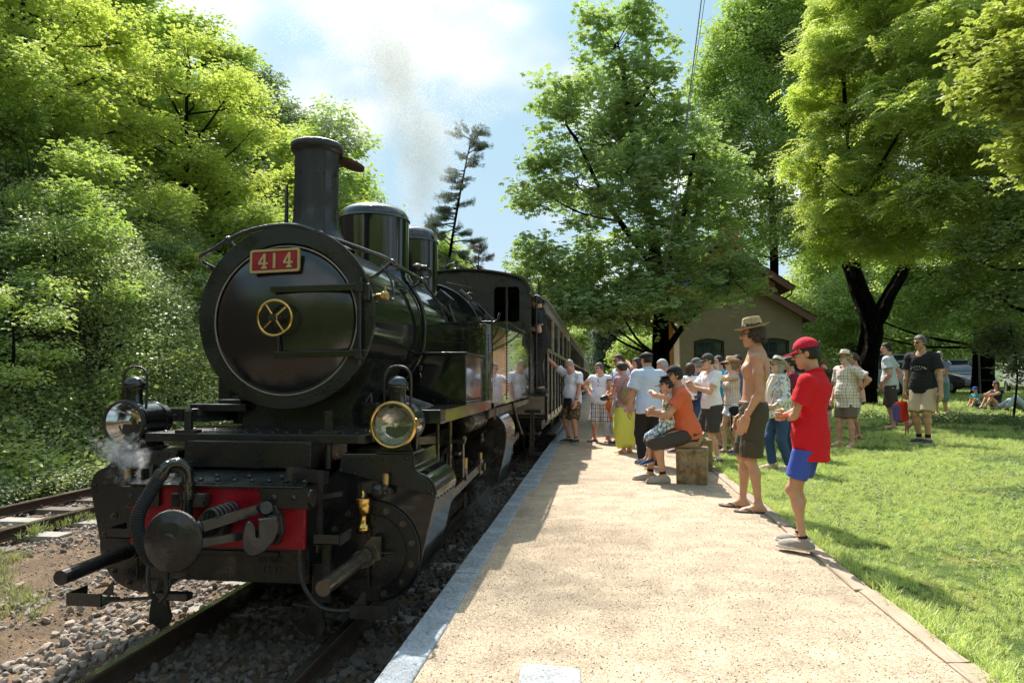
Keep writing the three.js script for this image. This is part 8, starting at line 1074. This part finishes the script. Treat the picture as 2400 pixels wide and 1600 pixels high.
    const tx = new THREE.CanvasTexture(cv); tx.colorSpace = THREE.SRGBColorSpace; const g = new THREE.CylinderGeometry(0.24, 0.24, 0.13, 14, 1, true, -0.58, 1.16); const p = bt.T3(0, 0.175, 0.098); g.translate(0, 0, -0.24); g.applyMatrix4(tf(p.x, p.y, p.z, 0.02)); mesh('chest_print', g, mat({ name: 'chest_print', map: tx, roughness: 0.9, side: THREE.DoubleSide }), bt.t); }
  person({ label: 'man in dusty blue T shirt with folded arms and green shorts', at: at(11.6, -20.4), face: -44, h: 1.80, cell: 0.016, seed: 30, skin: 'pink', hair: 'white', hairStyle: 'crop', glasses: 'clear', armL: { w: [-0.03, 0.70, 0.12], pole: [0.9, -0.7, 0], dir: [-0.9, 0.2, 0.1], curl: 0.4 }, armR: { w: [0.03, 0.685, 0.14], pole: [-0.9, -0.7, 0], dir: [0.9, 0.1, 0.1], curl: 0.4 }, shirt: { m: K.lav, e: 0.014, hem: -0.06, sleeve: 0.65, loose: 0.012 }, pants: { m: K.teal, e: 0.012, len: 1.04, knee: 0.056, hemw: 0.056 }, shoes: { kind: 'shoe', m: trainer, sole: soleW } });
  person({ label: 'woman in black top and sunglasses sitting on the grass', at: at(14.6, -23.4), face: -70, h: 1.66, sex: 'f', cell: 0.018, seed: 31, skin: 'tan', hair: 'brown', hairStyle: 'long', glasses: 'sun', pelvis: [0, 0.065, 0], lean: -6, armL: { w: [0.05, 0.72, 0.30], pole: [0.7, -0.6, -0.3] }, armR: { w: [-0.04, 0.72, 0.30], pole: [-0.7, -0.6, -0.3] }, legL: { a: [0.06, 0.042, 0.32], pole: [0, 1, 0.3] }, legR: { a: [-0.06, 0.042, 0.28], pole: [0, 1, 0.3] }, shirt: { m: K.dark, e: 0.012, hem: -0.02, sleeve: 0.3 }, pants: { m: K.khaki, len: 0.95, knee: 0.05 }, shoes: { kind: 'shoe', m: trainer, sole: soleG } });
  person({ label: 'small seated child in turquoise top and blue cap beside the woman in black', at: at(14.55, -24.4), face: -60, h: 1.15, sex: 'c', cell: 0.017, seed: 32, head: 0.17, skin: 'tan', hair: 'dark', pelvis: [0, 0.075, 0], lean: 8, armL: { w: [0.05, 0.7, 0.25] }, legL: { a: [0.06, 0.05, 0.32], pole: [0, 1, 0.3] }, legR: { a: [-0.06, 0.05, 0.3], pole: [0, 1, 0.3] }, shirt: { m: K.cyan, hem: -0.02 }, pants: { m: K.navy, len: 0.9 }, shoes: { kind: 'shoe', m: trainer, sole: soleG }, hat: { kind: 'cap', m: cloth([0.02, 0.05, 0.3]) } });
  person({ label: 'person in pale grey jeans lying back on the grass at the right edge', at: at(15.0, -22.6), face: -96, h: 1.72, cell: 0.018, seed: 33, skin: 'tan', hair: 'dark', pelvis: [0, 0.06, 0], lean: -52, nod: 10, armL: { w: [0.14, 0.50, -0.26], pole: [0.4, 0, -1] }, armR: { w: [-0.14, 0.50, -0.26], pole: [-0.4, 0, -1] }, legL: { a: [0.06, 0.045, 0.33], pole: [0, 1, 0.2] }, legR: { a: [-0.06, 0.045, 0.42], pole: [0, 1, 0.2] }, shirt: { m: K.dark, hem: -0.05 }, pants: { m: cloth([0.36, 0.42, 0.5]), len: 1.9 }, shoes: { kind: 'shoe', m: trainer, sole: soleG } });
  // driver and passengers
  person({ label: 'engine driver in black polo shirt leaning out of the cab doorway', at: [1.15, 1.302, -11.6], face: -100, h: 1.66, cell: 0.012, seed: 34, skin: 'fair', hair: 'dark', hairStyle: 'short', side: -4, nod: 12, look: 4, armL: { w: [0.10, 0.665, 0.11], pole: [0.35, -0.35, -1], dir: [-0.6, 0.15, 0.6], palm: [0, -1, 0], curl: 0.7 }, armR: { w: [-0.12, 0.6, 0.2] }, shirt: { m: K.dark, e: 0.013, hem: -0.06, sleeve: 0.7, loose: 0.012, collar: true, stripe: K.grey }, pants: { m: K.dark, len: 1.92 }, shoes: { kind: 'shoe', m: black, sole: black } });
  [[-15.0, 'white shirt', 'grey', K.white], [-16.3, 'pink top', 'brown', K.pink], [-17.4, 'blue shirt', 'blond', K.denim], [-19.1, 'orange top', 'dark', K.orange], [-20.6, 'white top', 'light', K.white], [-22.3, 'turquoise top', 'dark', K.cyan]].forEach(([z, s, hair, m], i) => person({ name: 'passenger', label: `passenger in ${s} ${['at the coach window nearest the engine', 'leaning from the coach above the older man', 'looking out just past the leaning man', 'in the middle of the first coach', 'in the rear half of the first coach', 'at the rear window of the first coach'][i]}`, at: [0.50, 0.84, z], face: 70 + (i % 3) * 20, h: 1.66, cell: 0.02, hcell: 0.009, fcell: 0.007, seed: 40 + i, sex: i % 2 ? 'f' : 'm', skin: i % 2 ? 'pink' : 'tan', hair, hairStyle: i % 2 ? 'bob' : 'short', glasses: i % 2 ? 'sun' : undefined, pelvis: [0, 0.31, -0.1], lean: 8, armL: { w: [0.12, 0.84, 0.16], pole: [0.8, -0.6, -0.4], curl: 0.7 }, armR: { w: [-0.12, 0.84, 0.17], pole: [-0.8, -0.6, -0.4], curl: 0.7 }, legL: { a: [0.06, 0.042, -0.02], pole: [0, 0.5, 1] }, legR: { a: [-0.06, 0.042, -0.02], pole: [0, 0.5, 1] }, shirt: { m, hem: -0.05 }, pants: { m: K.navy, len: 1.8 } }));

  // ---------- bags ----------
  const put = (name, label, cat, p, list) => { const t = thing(name, label, cat, p); for (const [n, mb, m] of list) { const g = mb.geo(); mesh(n, g, m, t); } return t; };
  { const p = lean.world(lean.T3(0.03, -0.03, 0.135)); const sh = lean.world(lean.T3(-0.05, 0.31, 0.03)).sub(p), b = lean.world(lean.T3(-0.09, 0.12, 0.13)).sub(p); put('camera_bag', 'black camera bag on a shoulder strap at the leaning man\'s waist', 'bag', p.toArray(), [['bag', new MB().rbox(0, 0, 0, 0.17, 0.13, 0.08, 0.02, 0, R(-34), 0).rbox(0.0, 0.05, 0.045, 0.16, 0.04, 0.03, 0.012, 0, R(-34), 0), K.dark], ['strap', new MB().tube([[-0.06, 0.05, 0.0], b, sh], 0.008, 16, 6), K.dark]]); }
  { const p = gw.world(gw.T3(0.03, 0.10, -0.10)); put('shoulder_bag', 'tan soft shoulder bag across the back of the woman in lime trousers', 'bag', p.toArray(), [['bag', new MB().add(new THREE.SphereGeometry(1, 24, 16), tf(0, -0.02, 0, 0, R(-138), 0.08, [0.20, 0.16, 0.065])), mat({ name: 'tan_canvas', color: lin(0.36, 0.25, 0.11), roughness: 0.9, map: rep(T.mottle, 5), bumpMap: rep(T.fine, 10), bumpScale: 0.004 })], ['strap', new MB().tube([[-0.14, 0.10, -0.02], [-0.09, 0.20, 0.02], [0.0, 0.3, 0.05], [0.10, 0.2, 0.04], [0.15, 0.08, 0.02]], 0.012, 24, 6), tan]]); }
  { const p = gw.world(gw.S(0.02, 0.60, 0.30)); put('handbag', 'small black bag held in front by the woman in lime trousers', 'bag', p.toArray(), [['bag', new MB().add(new THREE.SphereGeometry(1, 20, 12), tf(0, 0, 0, 0, 0.5, 0.2, [0.11, 0.055, 0.06])), black]]); }
  { const p = hw.world(hw.T3(0.115, -0.09, -0.03)); put('waist_bag', 'black waist bag with hanging straps on the hip of the straw hat woman', 'bag', p.toArray(), [['bag', new MB().add(new THREE.SphereGeometry(1, 20, 12), tf(0, 0, 0, 0, 0, -0.3, [0.21, 0.10, 0.07])), K.dark], ['strap', new MB().rbox(-0.16, -0.13, 0.02, 0.03, 0.36, 0.006, 0.002).rbox(0.19, -0.2, 0.02, 0.025, 0.16, 0.006, 0.002), K.dark]]); }
  { const p = sc.world(sc.T3(0.05, 0.0, 0.12)); put('white_handbag', 'pale quilted handbag at the waist of the woman with the scarf', 'bag', p.toArray(), [['bag', new MB().rbox(0, -0.02, 0, 0.24, 0.15, 0.09, 0.04, 0, R(-76), 0.15), C('dottedGrey')], ['strap', new MB().tube([[-0.02, 0.04, 0.1], [0.03, 0.2, 0.07], [0.1, 0.36, 0.02]], 0.008, 12, 6), soleW]]); }
  { const w = bt.world(bt.arms[1].wr.clone().add(V(0, -0.10, 0.02))), p = [w.x - 0.06, w.y - 0.28, w.z + 0.02]; put('backpack', 'small red backpack with blue edge hanging from the black shirt man\'s hand', 'backpack', p, [['bag', new MB().rbox(0, 0.02, 0, 0.26, 0.36, 0.13, 0.05, 0, 0.6, 0.12), cloth([0.62, 0.03, 0.012])], ['pocket', new MB().rbox(-0.05, -0.03, 0.065, 0.19, 0.2, 0.06, 0.025, 0, 0.6, 0.12), cloth([0.66, 0.045, 0.015])], ['side_panel', new MB().rbox(-0.125, 0.0, 0.10, 0.035, 0.28, 0.12, 0.012, 0, 0.6, 0.12), cloth([0.10, 0.09, 0.35])], ['strap', new MB().rbox(0.05, -0.28, 0.02, 0.02, 0.24, 0.004, 0.001, 0, 0.4, -0.06).rbox(0.10, -0.26, 0.0, 0.02, 0.2, 0.004, 0.001, 0, 0.4, 0.05).tube([[0, 0.19, 0], [0.03, 0.26, 0.0], [0.06, 0.28, -0.02]], 0.01, 10, 6), cloth([0.6, 0.05, 0.02])]]); }
}

// ---------- bench, stone, cables ----------
{
  const st = mat({ name: 'bench_stone', map: rep(T.stone, 1.6), color: lin(0.80, 0.71, 0.57), roughness: 0.95, bumpMap: rep(T.fine, 3), bumpScale: 0.006 }), tim = mat({ name: 'bench_timber', map: rep(T.wood, 1.5), color: lin(0.40, 0.27, 0.15), roughness: 0.85, bumpMap: rep(T.wood, 1.5), bumpScale: 0.006 });
  const b = thing('stone_bench', 'bench of two rough stone blocks with timber beam, seated man on it', 'bench', [3.27, 0.255, -8.75], -0.2);
  const block = (x, z) => { const g = new RoundedBoxGeometry(0.37, 0.44, 0.42, 6, 0.018), p = g.attributes.position; for (let i = 0; i < p.count; i++) { const n = 0.02 * (fbm(p.getX(i) * 5 + z, p.getY(i) * 5, p.getZ(i) * 5, 3) - 0.5); p.setXYZ(i, p.getX(i) + n, p.getY(i) + n * 0.5, p.getZ(i) + n); } g.computeVertexNormals(); return new MB().add(g, tf(x, 0.215, z, 0, 0.02, 0)); };
  mesh('stone_block', block(0, 0).geo(), st, b); mesh('stone_block', block(0, -1.35).geo(), st, b);
  mesh('timber_beam', new MB().rbox(-0.05, 0.478, -0.66, 0.26, 0.08, 1.62, 0.008).geo(), tim, b);
  const s = thing('stone_slab', 'pale low stone at the bottom edge of the picture on the gravel', 'stone', [1.93, 0.245, -2.54], 0.05);
  const g = new RoundedBoxGeometry(0.25, 0.24, 0.75, 8, 0.02), p = g.attributes.position; for (let i = 0; i < p.count; i++) { const n = 0.03 * (fbm(p.getX(i) * 4 + 3, p.getY(i) * 4, p.getZ(i) * 4, 3) - 0.5); p.setXYZ(i, p.getX(i) + n + (p.getZ(i) < 0 ? 0.02 : 0) * 0, p.getY(i) + n * 0.6, p.getZ(i) + n + 0.16 * p.getX(i)); } g.computeVertexNormals();
  mesh('stone_top', new MB().add(g).geo(), mat({ name: 'pale_limestone', map: rep(T.granite, 1.2), color: lin(0.80, 0.78, 0.76), roughness: 0.95, bumpMap: rep(T.fine, 4), bumpScale: 0.004 }), s);
  const wire = mat({ name: 'cable', color: lin(0.16, 0.14, 0.12), roughness: 0.7 });
  const c1 = mesh('cable', new MB().tube([[4.0, 4.5, -19.55], [4.22, 5.9, -19.5], [4.55, 8.2, -19.4], [5.1, 12.3, -19.3], [5.9, 18.5, -19.1]], 0.018, 40, 6).geo(), wire); tag(c1, 'thicker slack cable rising from the chestnut trunk to the top of the picture', 'cable');
  const c2 = mesh('cable', new MB().tube([[4.32, 6.4, -19.9], [4.75, 9.2, -19.8], [5.22, 12.3, -19.7], [6.1, 18.4, -19.5]], 0.011, 40, 6).geo(), wire); tag(c2, 'thinner cable just right of the slack cable in front of the chestnut crown', 'cable');
  // wire fence by the car park
  const f = thing('wire_fence', 'dark thin posted wire fence between the lawn and the parked cars at right', 'fence', [18.5, 0.55, -27]);
  for (let i = 0; i < 7; i++) mesh('fence_post', new MB().cyl([-2.5 + i * 1.6, -0.1, 0], [-2.5 + i * 1.6, 2.0, 0], 0.035, 0.03, 8).geo(), M.iron, f);
  for (let k = 0; k < 4; k++) mesh('fence_wire', new MB().cyl([-2.5, 0.45 + k * 0.45, 0], [7.1, 0.45 + k * 0.45, 0], 0.008, 0.008, 5).geo(), M.iron, f);
}

// ---------- parked cars ----------
{
  const glass = mat({ name: 'car_glass', color: lin(0.03, 0.045, 0.05), roughness: 0.05, metalness: 0.2 }), tyre = M.rubber, rim = mat({ name: 'alloy', color: lin(0.5, 0.5, 0.5), metalness: 0.9, roughness: 0.3 }), lampG = mat({ name: 'headlamp_glass', color: lin(0.6, 0.62, 0.65), roughness: 0.08, metalness: 0.5 });
  const loft = (secs, n = 20) => { // secs: [z, halfWidth, yBottom, yTop, power]
    const p = [], idx = []; for (const [z, w, y0, y1, k] of secs) for (let i = 0; i < n; i++) { const a = (i / n) * 6.2832, c = Math.cos(a), s = Math.sin(a); p.push(Math.sign(c) * Math.pow(Math.abs(c), k) * w, (y0 + y1) / 2 + Math.sign(s) * Math.pow(Math.abs(s), k) * (y1 - y0) / 2, z); }
    for (let j = 0; j < secs.length - 1; j++) for (let i = 0; i < n; i++) { const a = j * n + i, b = j * n + ((i + 1) % n); idx.push(a, b, a + n, b, b + n, a + n); }
    for (const [j, f] of [[0, 1], [secs.length - 1, 0]]) for (let i = 1; i < n - 1; i++) f ? idx.push(j * n, j * n + i + 1, j * n + i) : idx.push(j * n, j * n + i, j * n + i + 1);
    const g = new THREE.BufferGeometry(); g.setAttribute('position', new THREE.Float32BufferAttribute(p, 3)); g.setIndex(idx); g.computeVertexNormals(); return boxUV(g);
  };
  const car = (name, label, pos, turn, color, o) => {
    const t = thing(name, label, o.van ? 'van' : 'car', pos, turn, 'cars parked behind the lawn'), paint = phys({ name: 'car_paint', color, roughness: 0.35, metalness: 0.2, clearcoat: 1, clearcoatRoughness: 0.05 }), W = o.w ?? 0.86, bh = o.belt ?? 0.92, L = o.L ?? 2.1, rh = o.roof ?? 1.46;
    mesh('body', loft([[L, W * 0.80, 0.34, bh * 0.72, 0.35], [L - 0.1, W * 0.93, 0.28, bh * 0.82, 0.32], [L - 0.5, W, 0.26, bh * 0.93, 0.3], [L - 1.0, W, 0.26, bh * 1.02, 0.3], [-L + 0.4, W, 0.26, bh * 1.05, 0.3], [-L + 0.05, W * 0.93, 0.32, bh, 0.35]]), paint, t);
    const fw = o.van ? L - 0.55 : L - 1.0, gl = [[fw, W * 0.86, bh * 0.9, bh * 0.96, 0.3], [fw - (o.van ? 0.55 : 0.75), W * 0.80, bh * 0.9, rh - 0.03, 0.3], [-L + 0.9, W * 0.78, bh * 0.9, rh - 0.03, 0.3], [-L + (o.van ? 0.1 : 0.35), W * 0.82, bh * 0.9, bh * 1.15, 0.3]]; mesh('windows', loft(gl), glass, t);
    mesh('roof', loft([[fw - (o.van ? 0.5 : 0.68), W * 0.74, rh - 0.07, rh - 0.01, 0.5], [fw - 1.0, W * 0.77, rh - 0.06, rh + 0.02, 0.5], [-L + 1.1, W * 0.76, rh - 0.06, rh + 0.02, 0.5], [-L + 0.7, W * 0.74, rh - 0.09, rh - 0.02, 0.5]]), paint, t);
    for (const s of [-1, 1]) { mesh('pillar', new MB().bar([s * W * 0.84, bh * 0.95, fw - 0.04], [s * W * 0.755, rh - 0.03, fw - (o.van ? 0.52 : 0.72)], 0.05, 0.05).bar([s * W * 0.845, bh * 0.98, -0.1], [s * W * 0.79, rh - 0.03, -0.1], 0.03, 0.07).geo(), paint, t); mesh('headlight', new MB().rbox(s * W * 0.70, bh * 0.68, L - 0.07, 0.34, 0.13, 0.12, 0.04, 0, s * 0.3, 0).geo(), lampG, t); mesh('mirror', new MB().rbox(s * (W + 0.1), bh * 1.08, fw - 0.25, 0.16, 0.12, 0.09, 0.03).geo(), paint, t); }
    mesh('grille', new MB().rbox(0, bh * 0.64, L + 0.0, W * 0.85, 0.13, 0.05, 0.02).rbox(0, 0.38, L - 0.01, W * 1.1, 0.14, 0.05, 0.02).geo(), M.black, t); mesh('number_plate', new MB().rbox(0, 0.48, L + 0.03, 0.5, 0.11, 0.02, 0.005).geo(), mat({ name: 'plate', color: lin(0.75, 0.75, 0.72), roughness: 0.5 }), t);
    for (const z of [L - 0.75, -L + 0.72]) for (const s of [-1, 1]) { const w = mesh('wheel', new MB().torus(s * (W - 0.06), 0.32, z, 0.235, 0.085, 0, Math.PI / 2, 0, 28, 10).geo(), tyre, t), rm = new MB().cyl([s * (W - 0.08), 0.32, z], [s * (W + 0.0), 0.32, z], 0.19, 0.19, 20); for (let k = 0; k < 5; k++) rm.box(s * (W + 0.005), 0.32 + Math.cos(k * 1.257) * 0.1, z + Math.sin(k * 1.257) * 0.1, 0.02, 0.05, 0.05); mesh('rim', rm.geo(), rim, w); }
  };
  car('parked_car', 'silver blue car half hidden behind the camouflage shirt', [11.3, lawnY(11.3, -33), -33], 0.9, lin(0.35, 0.45, 0.48), { roof: 1.55, belt: 0.98 });
  car('parked_car', 'white four wheel drive car behind the grey T shirt man', [15.7, lawnY(15.7, -33), -33.4], 0.25, lin(0.55, 0.60, 0.66), { roof: 1.85, belt: 1.15, w: 0.92 });
  car('parked_car', 'dark grey car facing the lawn behind the dusty blue T shirt', [19.3, lawnY(19.3, -36), -36], 0.15, lin(0.05, 0.045, 0.05), { roof: 1.62, belt: 1.0, w: 0.92 });
  car('parked_van', 'white van behind the thin fence at the right edge', [23.2, lawnY(23, -36), -36], -0.25, lin(0.72, 0.74, 0.74), { roof: 1.9, belt: 1.1, van: true, L: 2.3 });
  car('parked_car', 'pale car between the forked tree and the white four wheel drive', [13.2, lawnY(13, -40), -40], 0.4, lin(0.5, 0.5, 0.5), {});
}

// ---------- smoke and steam: clouds of tiny white droplets ----------
{
  const m = phys({ name: 'droplets', color: lin(0.98, 0.98, 0.98), roughness: 1, transmission: 0.5, thickness: 0 }), r = rng(4242);
  const cluster = (n, size) => { const a = [], q = () => (r() + r() + r() + r() - 2) * 0.62; for (let i = 0; i < n; i++) { const c = V(q(), q(), q()), u = V(r() - 0.5, r() - 0.5, r() - 0.5).normalize(), w = V(r() - 0.5, r() - 0.5, r() - 0.5).cross(u).normalize(); for (const k of [0, 2.1, 4.2]) { const p = c.clone().addScaledVector(u, Math.cos(k) * size).addScaledVector(w, Math.sin(k) * size); a.push(p.x, p.y, p.z); } } return fromTris(a); };
  const puff = (name, label, n, path, rad, grain, f, thr, soft) => { // path: [x, y, z, radius, weight]; n small clouds of radius rad
    const g = cluster(240, grain / rad), list = []; let tries = 0, W = 0; for (const p of path) W += p[4];
    while (list.length < n && tries++ < n * 40) {
      let w = r() * W, k = 0; while (k < path.length - 2 && (w -= path[k][4]) > 0) k++;
      const t = r(), a = path[k], b = path[k + 1], q = [0, 1, 2, 3].map((i) => lerp(a[i], b[i], t)), e = () => (r() + r() + r() - 1.5) * 0.95, x = q[0] + e() * q[3], y = q[1] + e() * q[3], z = q[2] + e() * q[3];
      const wx = x + 0.35 / f * (fbm(x * f, y * f, z * f, 2) - 0.5) * 2, dn = fbm(wx * f, y * f * 0.8 + 9, z * f, 4);
      if (dn < thr + soft * r()) continue;
      list.push([tf(x, y, z, r() * 6, r() * 6, r() * 6, rad * (0.5 + q[3] / path[0][3] * 0.12) * (0.6 + 0.8 * r()))]);
    }
    tag(instanced(name, g, m, list), label, 'smoke', undefined, 'stuff');
  };
  puff('smoke_plume', 'white smoke and steam rising behind the domes into the sky', 4200, [[-0.38, 3.4, -9.2, 0.20, 0.7], [-0.40, 4.1, -9.2, 0.30, 0.9], [-0.42, 4.8, -9.3, 0.50, 1.3], [-0.6, 5.6, -9.4, 0.85, 1.8], [-0.85, 6.6, -9.6, 1.3, 1.8], [-1.1, 7.8, -10, 1.5, 0.5], [-1.3, 8.8, -10.4, 1.4, 0]], 0.20, 0.0025, 1.0, 0.40, 0.15);
  puff('steam_wisp', 'wisp of steam curling up beside the left headlamp', 700, [[-0.58, 0.90, -3.83, 0.05, 1], [-0.68, 1.0, -3.84, 0.09, 1.6], [-0.74, 1.10, -3.86, 0.11, 1], [-0.92, 1.15, -3.9, 0.09, 0]], 0.03, 0.0006, 9, 0.43, 0.12);
  puff('steam_wisp', 'faint steam drifting along the platform edge beside the wheels', 420, [[0.92, 0.2, -6.6, 0.22, 1], [1.0, 0.38, -7.0, 0.28, 1], [0.98, 0.55, -7.5, 0.28, 0.5], [0.9, 0.95, -7.6, 0.12, 0]], 0.09, 0.0008, 4, 0.42, 0.16);
  puff('steam_wisp', 'thin steam low over the left rail under the buffer beam', 220, [[-0.42, 0.05, -4.3, 0.08, 1], [-0.3, 0.10, -4.8, 0.13, 1], [-0.2, 0.12, -5.2, 0.12, 0]], 0.05, 0.0006, 6, 0.42, 0.16);
}

camera.far = 3000;
renderer.render(scene, camera);
